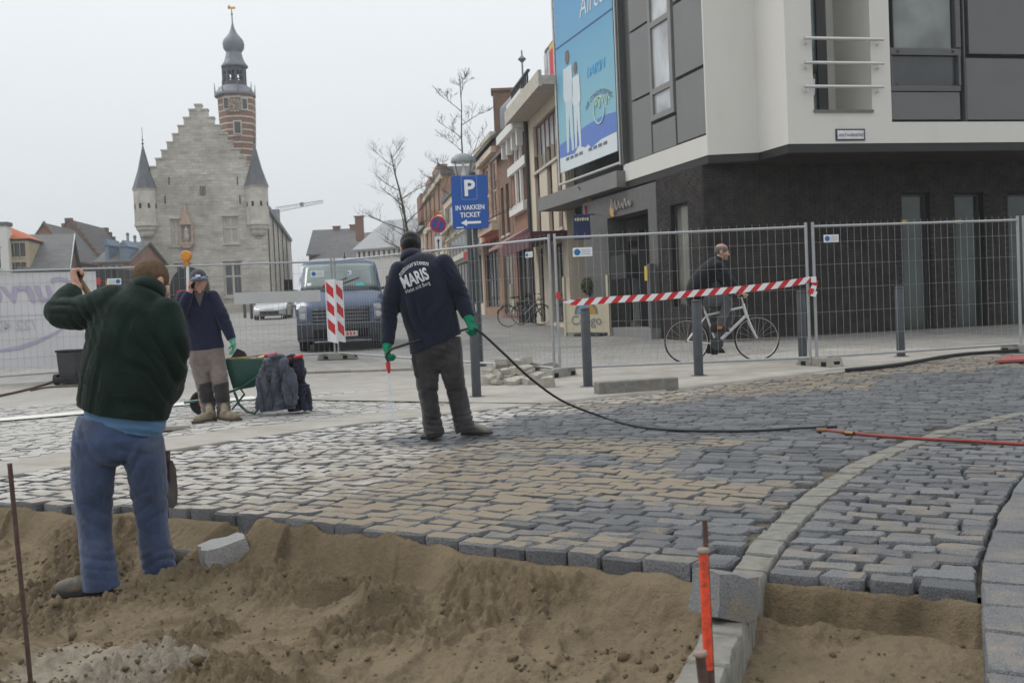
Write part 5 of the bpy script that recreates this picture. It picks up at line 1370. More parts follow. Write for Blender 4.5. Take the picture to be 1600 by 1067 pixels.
# ------------------------------------------------------------------ materials of the site
GALV = M('galvanised_steel', (.36, .37, .38), .45, .1, 12, .05, metal=.55)
BOLL = M('bollard_grey', (.050, .056, .064), .45, .15, 8, .05)
RUST = M('rusty_iron', (.085, .052, .042), .85, .35, 25, .4, 90)
WHP = M('white_plastic', (.66, .67, .68), .5, .05, 5, 0)
REDP = M('red_plastic', (.50, .02, .025), .45, .08, 5, 0)
BLUES = M('sign_blue', (.015, .085, .33), .35, .05, 3, 0)
WHS = M('sign_white', (.72, .73, .74), .4, .03, 3, 0)
BLKR = M('black_rubber', (.018, .018, .019), .8, .2, 20, .2)
def gpt(px, Y): x = P(px, 500, Y).x; return V((x, Y, gz(Y)))
def gq(px, Y):
    "ground point seen at px at distance Y"
    x = P(px, 480, Y).x
    for _ in range(4):
        q = proj((x, Y, gz(Y)))[0]; x += (px - q) * Y / 1600
    return V((x, Y, gz(Y)))

# ------------------------------------------------------------------ site fence
J1, J2, J3 = gq(870, 14.3), gq(1272, 14.2), gq(1600, 15.0)
K1, K2 = gq(666, 17.3), gq(528, 20.3)
L2, L3 = gq(236, 18.9), gq(-75, 17.3)
J4 = J3 + (J3 - J2)
def fence(label, a, b, gap=.05, lift=.13, H=2.0):
    d = (b - a); d.z = 0; L = d.length - 2 * gap; d.normalize(); a = a + d * gap; b = a + d * L
    A, B = V((a.x, a.y, gz(a.y))), V((b.x, b.y, gz(b.y)))
    t = thing('mesh_fence', label, 'site fence', A.lerp(B, .5), 'welded mesh site fence panels')
    up = V((0, 0, 1))
    for p in (A, B):
        m = MB(); m.tube([p + up * .05, p + up * H], .021, 8); m.build('post', GALV, t, 60)
    for h, nm in ((lift, 'bottom_rail'), (H - .06, 'top_rail')):
        m = MB(); m.tube([A + up * h, B + up * h], .019, 8); m.build(nm, GALV, t, 60)
    m = MB(); k = int(L / .105)
    for i in range(1, k):
        p = A.lerp(B, i / k); m.tube([p + up * lift, p + up * (H - .0)], .0022, 3, False)
    for h in (.42, .75, 1.08, 1.41, 1.72): m.tube([A + up * h, B + up * h], .0026, 3, False)
    m.build('wire_mesh', GALV, t, 0, kind='stuff')
    return t, A, B, d
fence('site fence panel carrying the red and white tape in front of the cyclist', J1, J2)
fence('site fence panel in front of the three glazed doors of the dark brick wall', J2, J3)
fence('site fence panel cut off by the right edge', J3, J4)
fence('site fence panel between the rubble pile and the parking sign', K1, J1)
fence('site fence panel behind the worker with the printed jacket, in front of the van', K2, K1)
FL = fence('site fence panel behind the man on the phone, in front of the town hall', L2, K2)
FB = fence('site fence panel carrying the big white mirrored banner', L3, L2)
def foot(label, c, ang, L=.62):
    t = thing('concrete_block', label, 'fence block', c, 'concrete fence feet', ang)
    me = MB(); rt = Matrix.Identity(3)
    prof = [(-L / 2, .0), (L / 2, .0), (L / 2 - .05, .13), (-L / 2 + .05, .13)]
    me.prism(prof, V((0, -.115, 0)), V((1, 0, 0)), V((0, 0, 1)), V((0, 1, 0)), .23)
    o = me.build('block', CONC, None, bevel=.012); o.parent = t
    for e in (-.2, .2):
        q = MB(); q.box((e, -.117, .045), (.09, .01, .06)); r = q.build('handle_slot', BLACKV); r.parent = t
        q = MB(); q.box((e, 0, .131), (.05, .05, .006)); r = q.build('post_hole', BLACKV); r.parent = t
    q = MB(); q.box((L / 2 - .020, 0, .05), (.012, .10, .06)); r = q.build('end_slot', BLACKV); r.parent = t
    return t
foot('concrete fence foot beside the rubble pile', J1 + V((.02, 0, 0)), R(52))
foot('concrete fence foot under the tape knot right of the fourth bollard', J2 + V((.08, 0, 0)), R(-64), .7)
foot('concrete fence foot by the pavement at the right edge', J3 + V((-.02, 0, 0)), R(-60))
foot('concrete fence foot under the striped marker board in front of the van', K2 + V((.0, -.02, 0)), R(-12), .8)
foot('concrete fence foot half hidden behind the legs of the worker with the printed jacket', K1 + V((.05, 0, 0)), R(40))
foot('concrete fence foot partly hidden behind the worker in green fleece', L2, R(-10))
# little white site labels wired to the mesh
LABB = M('label_blue', (.02, .14, .34), .5, .04, 3, 0); LABG = M('label_grey_print', (.40, .44, .48), .5, .04, 3, 0)
def flabel(px, py, A, B, wd, label):
    pl = Plane((A.x, A.y), (B.x, B.y)); u, z = pl.uz(px, py); h = wd * .46
    t = thing('site_notice', label, 'notice', pl.pt(u, z, -.03), 'small white labels wired to the site fence')
    q = MB(); q.obox(pl.pt(u, 0, -.03), pl.u, pl.n, (-wd / 2, wd / 2), (z - h / 2, z + h / 2), (0, .004)); q.build('plate', WHS, t)
    q = MB(); q.lathe([(h * .36, 0), (h * .36, .003)], pl.pt(u - wd * .27, z, -.031), 14, Matrix((pl.u, V((0, 0, 1)), -pl.n)).transposed()); q.build('blue_disc', LABB, t)
    for k in range(3): q = MB(); q.obox(pl.pt(u, 0, -.0335), pl.u, pl.n, (-wd * .06, wd * .42), (z + h * (.24 - k * .24) - h * .05, z + h * (.24 - k * .24) + h * .05), (0, .002)); q.build('printed_line', LABG, t)
flabel(829, 398, K1, J1, .17, 'small white label with blue disc right of the blue parking sign')
flabel(910, 394, J1, J2, .27, 'small white label with blue disc above the left end of the tape')
flabel(1297, 373, J2, J3, .23, 'small white label with blue disc above the right end of the tape')
flabel(495, 428, L2, K2, .26, "small white label with blue disc before the blue van, left of the marker board")
flabel(548, 426, K2, K1, .17, "small white label with blue disc before the blue van, right of the marker board")
flabel(178, 440, L2, L3, .24, 'small white label with blue disc beside the big white banner')
# pale barrier board on the left fence
pl = Plane((L2.x, L2.y), (K2.x, K2.y)); a, z = pl.uz(365, 466); b, _ = pl.uz(500, 466)
q = MB(); q.obox(pl.pt(0, 0, -.05), pl.u, pl.n, (a, b), (z - .12, z + .10), (0, .02)); o = q.build('barrier_board', M('pale_barrier', (.46, .46, .455), .7, .06, 3)); tag(o, 'long pale barrier board fixed across the fence left of the blue van', 'barrier board')
# big white banner seen from behind
pl = Plane((L3.x, L3.y), (L2.x, L2.y)); a = pl.uz(-70, 490)[0]; b, zt = pl.uz(150, 422); _, zb = pl.uz(150, 568); _, zb0 = pl.uz(0, 566)
t = thing('banner', 'large white banner on the site fence with mauve lettering in reverse', 'banner', pl.pt((a + b) / 2, zb, .04))
m = MB(); nU, nV = 30, 10
for i in range(nU + 1):
    for j in range(nV + 1):
        f = i / nU; u = a + (b - a) * f; z0 = zb0 + (zb - zb0) * f - .05; z = z0 + (zt - .02 - z0) * j / nV
        m.v.append(tuple(pl.pt(u, z, .045 + .012 * math.sin(u * 5 + j) * (1 - abs(j / nV - .5)))))
for i in range(nU):
    for j in range(nV): k = i * (nV + 1) + j; m.f.append((k, k + nV + 1, k + nV + 2, k + 1)); m.m.append(0)
s = m.build('sheet', M('white_banner_cloth', (.60, .595, .605), .7, .04, 2, .1, 12), t, 180)
MAUVE = M('mauve_print', (.42, .38, .50), .6, .04, 3, 0); MAUVL = M('pale_mauve_print', (.48, .46, .53), .6, .04, 3, 0)
ur, zr = pl.uz(107, 487)
# mirrored: reading direction runs towards -u
text('Curve', .60, 'lettering', MAUVE, pl.pt(pl.uz(57, 471)[0], pl.uz(57, 471)[1], .028), pl.u * -1, V((0, 0, 1)), t, .0, .014, shear=.3, sx=1.02)
text('/22 42', .25, 'lettering', MAUVL, pl.pt(pl.uz(25, 516)[0], pl.uz(25, 516)[1], .028), pl.u * -1, V((0, 0, 1)), t, .0, .004)
m = MB(); pts = [pl.uz(x, y) for x, y in ((-30, 552), (0, 548), (30, 543), (60, 533), (90, 519), (110, 505))]
for k in range(len(pts) - 1):
    (u0, z0), (u1, z1) = pts[k], pts[k + 1]; w0, w1 = .012 + .02 * math.sin(k / 5 * 3.1), .012 + .02 * math.sin((k + 1) / 5 * 3.1)
    m.quad(pl.pt(u0, z0 - w0, .029), pl.pt(u1, z1 - w1, .029), pl.pt(u1, z1 + w1, .029), pl.pt(u0, z0 + w0, .029))
m.build('printed_swoosh', MAUVE, t)
m = MB(); u0, z0 = pl.uz(-20, 495); u1, z1 = pl.uz(140, 489); m.quad(pl.pt(u0, z0 - .008, .029), pl.pt(u1, z1 - .008, .029), pl.pt(u1, z1 + .008, .029), pl.pt(u0, z0 + .008, .029)); m.build('printed_rule', MAUVL, t)

# ------------------------------------------------------------------ bollards
def bollard(px, py, top, label):
    c = G(px, py); Y = c.y; h = P(px, top, Y).z - c.z; r = 7.3 * Y / 1600
    r = min(max(r, .052), .062)
    t = thing('bollard', label, 'bollard', c, 'grey steel bollards along the pavement')
    m = MB(); m.lathe([(r, .0), (r, h - .05), (r * .97, h - .047), (r * .97, h - .035), (r, h - .032), (r, h - .012), (r * .8, h)], c, 20); m.build('shaft', BOLL, t, 50)
    m = MB(); m.lathe([(r * 1.9, -.04), (r * 1.9, .012), (r * 1.05, .022)], c, 20); m.build('base_plate', BOLL, t, 40)
bollard(745, 621, 487, 'steel bollard with bare foot plate under the blue parking sign')
bollard(919, 605, 480, 'steel bollard in front of the cafe windbreak, beside the loose kerb block')
bollard(1092, 588, 468, "steel bollard in front of the bicycle's frame")
bollard(1255, 569, 454, 'steel bollard next to the fence foot that holds the right end of the tape')
bollard(1408, 558, 447, 'steel bollard in front of the leftmost glazed door')

# ------------------------------------------------------------------ barrier tape
def tape():
    t = thing('barrier_tape', 'red and white striped barrier tape strung along the fence in front of the cyclist', 'barrier tape', J1 + V((0, 0, 1)))
    pts = [(872, 461, .05), (880, 470, .07), (900, 472.5, .06), (960, 468, .05), (1030, 464, .05), (1100, 457, .05), (1160, 452, .05), (1220, 445, .05), (1262, 438, .05), (1271, 437, .03)]
    ps = []
    for px, py, o in pts:
        f = (px - 870) / 402; Y = J1.y + (J2.y - J1.y) * f - .05; ps.append(P(px, py, Y))
    dense = []
    for a, b in zip(ps, ps[1:]):
        for k in range(8): dense.append(a.lerp(b, k / 8))
    dense.append(ps[-1]); acc = 0; col = [REDP, WHS]
    m = MB(); hw = .047; s = [0]
    for a, b in zip(dense, dense[1:]): s.append(s[-1] + (b - a).length)
    def at(x):
        x = max(0, min(s[-1], x))
        for k in range(len(s) - 1):
            if x <= s[k + 1]: 
                f = (x - s[k]) / max(1e-6, s[k + 1] - s[k]); return dense[k].lerp(dense[k + 1], f)
        return dense[-1]
    st = .096; x = 0; i = 0
    while x < s[-1]:
        m.cm = i % 2
        for k in range(3):
            x0, x1 = x + st * k / 3, x + st * (k + 1) / 3; up = V((0, 0, hw)); sh = .09; tw = 1 - .75 * math.exp(-(x / .12)**2) - .6 * math.exp(-((x - s[-1]) / .12)**2)
            yy = V((0, .012 * math.sin(x * 4), 0))
            m.quad(at(x0) - up * tw + yy, at(x1) - up * tw + yy, at(x1 + sh) + up * tw + yy, at(x0 + sh) + up * tw + yy)
        x += st; i += 1
    m.build('ribbon', [REDP, WHS], t)
    m = MB(); e = ps[-1]
    for i, (dx, dz) in enumerate(((0, 0), (-.02, -.06), (-.06, -.11), (-.02, -.15))):
        m.cm = i % 2; m.quad(e + V((dx, -.02, dz)), e + V((dx + .06, -.03, dz - .02)), e + V((dx + .035, -.03, dz - .09)), e + V((dx - .04, -.02, dz - .07)))
    m.box(e + V((0, -.01, .0)), (.06, .05, .08)); m.build('knot', [REDP, WHS], t)
    m = MB(); e = ps[0]
    m.box(e, (.07, .06, .08), None, (.6, .6)); m.build('knot', [REDP], t)
tape()

# ------------------------------------------------------------------ signs and lamp
def rrect2(w, h, r, n=5):
    p = []
    for cx, cy, a0 in ((w / 2 - r, h / 2 - r, 0), (-w / 2 + r, h / 2 - r, 90), (-w / 2 + r, -h / 2 + r, 180), (w / 2 - r, -h / 2 + r, 270)):
        for k in range(n): a = R(a0 + 90 * k / (n - 1)); p.append((cx + r * math.cos(a), cy + r * math.sin(a)))
    return p
def parking_sign():
    Y = 17.0; c = gq(752, Y); t = thing('parking_sign', 'blue parking sign reading IN VAKKEN TICKET on a dark post', 'parking sign', c)
    m = MB(); m.tube([c, c + V((0, 0, 3.2))], .042, 12); m.lathe([(.09, 0), (.09, .03), (.05, .05)], c, 12); m.build('post', M('dark_green_post', (.045, .055, .055), .5, .1, 6), t, 40)
    u = V((1, -.06, 0)).normalized(); n = V((-u.y, u.x, 0)) * 1; up = V((0, 0, 1)); yv = Y - .09
    cc = P(734, 316, yv); w, h = 56 / 1600 * yv, 83 / 1600 * yv
    # the plate has slipped a little on its post
    tl = R(2.2); uu = u * math.cos(tl) + up * math.sin(tl) * 1; vv = up * math.cos(tl) - u * math.sin(tl)
    uu, vv = (u * math.cos(-tl * .0) , up)
    m = MB(); m.prism(rrect2(w, h, .04), cc, uu, vv, n, .02); pl_ = m.build('plate', BLUES, t)
    m = MB()
    o1, o2 = rrect2(.26, .39, .03), rrect2(.245, .375, .025); off = cc + vv * (.235) - n * .002
    for k in range(len(o1)):
        a, b = o1[k], o1[(k + 1) % len(o1)]; d, e = o2[k], o2[(k + 1) % len(o2)]
        m.quad(*[off + uu * x + vv * y for x, y in (a, b, e, d)])
    m.build('printed_frame', M('sign_pale_blue', (.20, .30, .5), .4, .03), t)
    text('P', .36, 'lettering', WHS, cc + vv * .11 - n * .003, uu, vv, t, .001, .03)
    text('IN VAKKEN', .112, 'lettering', WHS, cc - vv * .125 - n * .003, uu, vv, t, .001, .02, sx=.84)
    text('TICKET', .112, 'lettering', WHS, cc - vv * .245 - n * .003, uu, vv, t, .001, .02, sx=.9)
    m = MB(); m.prism([(-.16, 0), (-.06, .055), (-.06, .02), (.17, .02), (.17, -.02), (-.06, -.02), (-.06, -.055)], cc - vv * .335 - n * .004, uu, vv, n, .002); m.build('arrow', WHS, t)
    m = MB(); m.prism([(-.24, .008), (-.12, .008), (-.12, -.008), (-.24, -.008)], cc - vv * .41 - n * .004, uu, vv, n, .002); m.build('small_print', WHS, t)
    for z in (.18, -.18):
        m = MB(); m.box(cc + vv * z + n * .045, (.13, .03, .03)); m.build('clamp', GALV, t)
parking_sign()
def round_sign():
    Y = 25.5; c = gq(688, Y); t = thing('no_parking_sign', 'round no parking sign with red ring over an arrow plate', 'road sign', c)
    cc = P(684.5, 351, Y); r = 12.8 / 1600 * Y; X, up, n = V((1, 0, 0)), V((0, 0, 1)), V((0, 1, 0)); rt = Matrix((X, up, -n)).transposed()
    m = MB(); m.tube([c, cc + n * .06 + up * .05], .03, 8); m.build('post', GALV, t, 40)
    m = MB(); m.lathe([(r, -.01), (r, .01)], cc, 28, rt); m.build('red_ring', M('sign_red', (.42, .02, .04), .4, .04), t)
    m = MB(); m.lathe([(r * 1.06, -.02), (r * 1.06, -.011)], cc, 28, rt); m.build('white_edge', WHS, t)
    m = MB(); m.lathe([(r * .76, 0.0), (r * .76, .014)], cc, 28, rt); m.build('blue_disc', M('sign_mid_blue', (.03, .07, .30), .4, .04), t)
    m = MB(); a = R(-28); m.box(cc - n * .017, (.05, .004, r * 1.5), Matrix.Rotation(a + R(56), 3, 'Y')); m.build('red_bar', bpy.data.materials['sign_red'], t)
    c2 = P(685, 381, Y); m = MB(); m.prism(rrect2(.17, .37, .02), c2, X, up, n, .02); m.build('arrow_plate', WHS, t)
    m = MB(); m.prism([(0, .13), (-.045, .05), (-.014, .06), (-.014, -.13), (.014, -.13), (.014, .06), (.045, .05)], c2 - n * .005, X, up, n, .003); m.build('arrow', BLACKV, t)
    m = MB(); m.box(cc + up * (r + .07), (.2, .03, .05)); m.build('orange_reflector', M('orange_reflector', (.6, .10, .02), .5), t)
round_sign()
def lamp():
    Y = 21.5; c = gq(741, Y); t = thing('street_lamp', 'street lamp with a flat domed hood over a clear glass cone', 'street lamp', c)
    zb, zc = P(722, 290, Y).z, P(724, 252, Y).z; X = P(724, 258, Y).x; cx = V((X, Y, 0))
    m = MB(); m.lathe([(.09, 0), (.09, .25), (.06, .32), (.05, zb - c.z - .2)], c, 12); m.tube([c + V((0, 0, zb - c.z - .3)), cx + V((0, 0, zb))], .05, 10); m.build('pole', M('lamp_iron', (.05, .055, .06), .5, .1), t, 40)
    g, ntg, bsg = newmat('clear_lamp_glass'); bsg.inputs['Base Color'].default_value = (.8, .82, .82, 1); bsg.inputs['Alpha'].default_value = .22; bsg.inputs['Roughness'].default_value = .05
    m = MB(); m.lathe([(.12, zb), (.25, zc - .02)], cx, 20); m.build('glass_cone', g, t, 40)
    m = MB(); m.lathe([(.262, zc - .025), (.262, zc + .01), (.24, zc + .07), (.15, zc + .13), (.04, zc + .16)], cx, 20); m.build('hood', M('lamp_hood', (.22, .25, .255), .45, .08), t, 50)
    m = MB(); m.lathe([(.05, zb + .02), (.05, zb + .25), (.02, zb + .35), (.02, zc)], cx, 10); m.build('lamp_head', WHP, t, 40)
    for k in range(4):
        a = R(45 + 90 * k); m = MB(); m.tube([cx + V((.12 * math.cos(a), .12 * math.sin(a), zb)), cx + V((.255 * math.cos(a), .255 * math.sin(a), zc))], .008, 4); m.build('strut', STEEL, t)
lamp()
# ------------------------------------------------------------------ bare trees
def tree(px, Y, ytop, r0, seed, label, spread, leanpx=0, low=.35, nb=11, trunkmat=None):
    c = gq(px, Y); H = P(px, ytop, Y).z - c.z; rg = random.Random(seed); t = thing('bare_tree', label, 'tree', c, None)
    BARK = M('bark_%d' % seed, (.085, .078, .066) if trunkmat is None else trunkmat, .95, .3, 12, .5, 40)
    N_ = 9; tr = []
    for k in range(N_ + 1):
        f = k / N_; tr.append(c + V((leanpx / 1600 * Y * f + rg.uniform(-.04, .04) * (k > 0), rg.uniform(-.04, .04), H * f)))
    m = MB(); m.tube(tr, [r0 * (1.25 if k == 0 else (1 - .88 * (k / N_)**.8)) for k in range(N_ + 1)], 8); m.build('trunk', BARK, t, 60)
    fine = MB()
    def grow(p, d, ln, r, depth, mb):
        pts = [p]; n = 4
        for k in range(n):
            d = (d + V((rg.uniform(-.22, .22), rg.uniform(-.22, .22), rg.uniform(-.08, .16)))).normalized(); pts.append(pts[-1] + d * ln / n)
        mb.tube(pts, [r * (1 - .75 * k / n) for k in range(n + 1)], 5 if depth == 0 else 3, False)
        if depth < 3:
            for k in range(5 if depth < 2 else 3):
                f = rg.uniform(.25, 1); i = min(n - 1, int(f * n)); q = pts[i].lerp(pts[i + 1], f * n - i)
                a = rg.uniform(0, 6.28); side = V((math.cos(a), math.sin(a), rg.uniform(-.1, .7))); nd = (d * .75 + side * .75).normalized()
                grow(q, nd, ln * rg.uniform(.35, .62), max(.0035, r * .45), depth + 1, fine if depth >= 0 else mb)
    for k in range(nb):
        f = low + (1 - low) * (k + .3) / nb; i = min(N_ - 1, int(f * N_)); p = tr[i].lerp(tr[i + 1], f * N_ - i)
        a = k * 2.4 + rg.uniform(-.4, .4); up_ = rg.uniform(.35, .8)
        d = V((math.cos(a), math.sin(a), up_)).normalized(); ln = spread * (1.15 - .75 * f) * rg.uniform(.8, 1.15)
        mb = MB(); grow(p, d, ln, r0 * .24 * (1.15 - .8 * f) + .004, 0, mb); mb.build('branch', BARK, t, 60)
    fine.build('twigs', BARK, t, 0, kind='stuff')
tree(745, 22.5, 118, .055, 4, 'slender bare young tree rising behind the parking sign and the street lamp', 1.25, -10, .42, 12)
tree(668, 44, 236, .14, 9, 'larger bare tree with greenish trunk left of the parking sign', 2.6, -45, .32, 14, (.085, .082, .05))
tree(655, 62, 300, .12, 13, 'small bare tree standing farther back, mostly behind the black beanie', 2.0, -25, .3, 9)

# ------------------------------------------------------------------ striped marker board
def marker():
    c = K2 + V((.0, -.10, 0)); t = thing('marker_board', 'pair of white boards with red diagonal bars in front of the blue van', 'marker board', c)
    for x0, x1, yt, yb, dy, nm in ((510.5, 526, 437, 533, .02, 'board'), (524, 538.5, 438, 532, -.02, 'board')):
        Y0, Y1 = K2.y - .10 + dy * 3, K2.y - .10 - dy * 3
        a, b = P(x0, 500, Y0), P(x1, 500, Y1); u = (b - a); u.z = 0; w = u.length; u.normalize(); n = V((-u.y, u.x, 0)); zt, zb = P(x0, yt, Y0).z, P(x0, yb, Y0).z; a.z = 0
        m = MB(); m.prism([(0, zb), (w, zb - .05), (w, zt), (0, zt)], a, u, V((0, 0, 1)), n, .03); bd = m.build(nm, WHS, t)
        h = zt - zb
        for k in range(4):
            z1 = zt - .04 - k * .36; z0 = z1 - .20; s = -.16
            q = MB(); q.prism([(.025, z0), (w - .02, z0 + s), (w - .02, min(z1 + s, zt)), (.025, z1)], a - n * .003, u, V((0, 0, 1)), n, .002)
            if z0 + s > zb - .06: q.build('red_bar', REDP, bd)
marker()
def beacon():
    c = gq(297, 19.2); Y = c.y; t = thing('warning_lamp', 'orange round warning lamp on a pale post above the man on the phone', 'warning lamp', c)
    top = P(291, 400, Y); m = MB(); m.tube([c, P(293, 415, Y)], .028, 8); m.build('post', WHP, t, 40)
    rt = Matrix.Rotation(R(90), 3, 'X')
    m = MB(); m.lathe([(.035, -.06), (.085, -.055), (.10, -.02), (.10, .02), (.085, .055), (.035, .06)], top, 18, rt); m.build('lens', M('amber_lens', (.62, .24, .02), .3, .06, 8, .1), t, 50)
    m = MB(); m.box(top - V((0, 0, .14)), (.09, .08, .1)); m.build('battery_box', M('amber_housing', (.45, .20, .03), .5), t)
beacon()
# ------------------------------------------------------------------ vehicles
def Mpaint(name, col, metal=.0, rough=.28, dirt=(.16, .145, .12)):
    m, nt, bs = newmat(name); tc = N(nt, 'ShaderNodeTexCoord')
    n = N(nt, 'ShaderNodeTexNoise', Scale=1.6, Detail=8, Roughness=.7); nt.links.new(tc.outputs['Object'], n.inputs['Vector'])
    c = mixc(nt, mrange(nt, n.outputs['Fac'], .5, .85, 0, .25), col, dirt); nt.links.new(c, bs.inputs['Base Color'])
    bs.inputs['Roughness'].default_value = rough; bs.inputs['Metallic'].default_value = metal; bs.inputs['Coat Weight'].default_value = .5; bs.inputs['Coat Roughness'].default_value = .15
    return m
VBLUE = Mpaint('van_blue_paint', (.022, .050, .115), .1)
SILV = Mpaint('silver_paint', (.48, .49, .50), .5)
TYRE = M('tyre_rubber', (.02, .02, .02), .85, .2, 30, .2)
RIM = M('wheel_rim', (.28, .28, .29), .4, .1, 5, 0, metal=.5)
LENS = M('headlamp_glass', (.42, .44, .46), .12, .25, 25, .2, 30, spec=.8)
AMB = M('amber_indicator', (.50, .13, .04), .25, .1, 5, 0)
WSCR = Mglass('windscreen', (.18, .225, .215), .08, .8)  # sky reflection on the screen put into a pale grey-green base colour
HLD = M('headlamp_housing', (.20, .21, .225), .2, .2, 20, 0, spec=.8)
PLASTD = M('dark_bumper_plastic', (.04, .043, .05), .6, .12, 6, .1)
PLATE = M('number_plate', (.55, .50, .48), .5, .05); PLR = M('plate_red_print', (.45, .06, .06), .5, .05)
def interp(tab, x):
    a = np.array(tab, float); return float(np.interp(x, a[:, 0], a[:, 1]))
class Car:
    "nose towards -y at y=0; prof: (y, z) from under the nose over the roof to under the tail; hw: (z, half width)"
    def __init__(s, prof, hw, bow, ns=16):
        s.prof, s.hw, s.bow, s.L = prof, hw, bow, prof[-1][0]; s.ns = ns
    def p(s, t, a, off=0.0):
        k = min(int(t), len(s.prof) - 2); f = t - k
        y, z = [s.prof[k][i] * (1 - f) + s.prof[k + 1][i] * f for i in (0, 1)]
        h = interp(s.hw, z); e = 2.2
        y2 = y + s.bow * abs(a)**3.2 * max(0, 1 - y / 2.2) - off
        if y > s.L - 1.2: y2 = y - .15 * abs(a)**4 * (y - s.L + 1.2)
        zz = z - .045 * abs(a)**6 * (z > 1.0) 
        return V((h * a, y2, zz + off * .4 * (y > .5)))
    def skin(s, mb, t0, t1, a0, a1, nt=10, na=10, off=0.0):
        b = len(mb.v)
        for i in range(nt + 1):
            for j in range(na + 1): mb.v.append(tuple(s.p(t0 + (t1 - t0) * i / nt, a0 + (a1 - a0) * j / na, off)))
        for i in range(nt):
            for j in range(na):
                k = b + i * (na + 1) + j; mb.f.append((k, k + 1, k + na + 2, k + na + 1)); mb.m.append(mb.cm)
    def body(s, mb):
        n = (len(s.prof) - 1) * 2; s.skin(mb, 0, len(s.prof) - 1, -1, 1, n, s.ns)
        for a in (-1, 1):
            ring = [s.p(t / 2, a) for t in range(n + 1)]; mb.quad(*(ring if a > 0 else ring[::-1]))
    def patch(s, name, mat, par, t0, t1, a0, a1, off=.012, nt=6, na=6, smooth=60):
        m = MB(); s.skin(m, t0, t1, a0, a1, nt, na, off)
        o = m.build(name, mat, None, smooth); o.parent = par
        md = o.modifiers.new('solid', 'SOLIDIFY'); md.thickness = .02; md.offset = -1
        return o
def wheel(par, x, y, r, w=.2):
    m = MB(); rt = Matrix.Rotation(R(90), 3, 'Y')
    m.lathe([(r * .62, -w / 2), (r * .93, -w / 2), (r, -w * .35), (r, w * .35), (r * .93, w / 2), (r * .62, w / 2)], (x, y, r), 22, rt); t = m.build('wheel', TYRE, None, 40); t.parent = par
    m = MB(); m.lathe([(r * .15, -w * .56), (r * .60, -w * .44), (r * .62, w * .44), (r * .15, w * .56)], (x, y, r), 22, rt); q = m.build('rim', RIM, None, 40); q.parent = t
def put(mb, name, mat, par, smooth=0, bevel=0, kind=None):
    o = mb.build(name, mat, None, smooth, bevel, kind); o.parent = par; return o
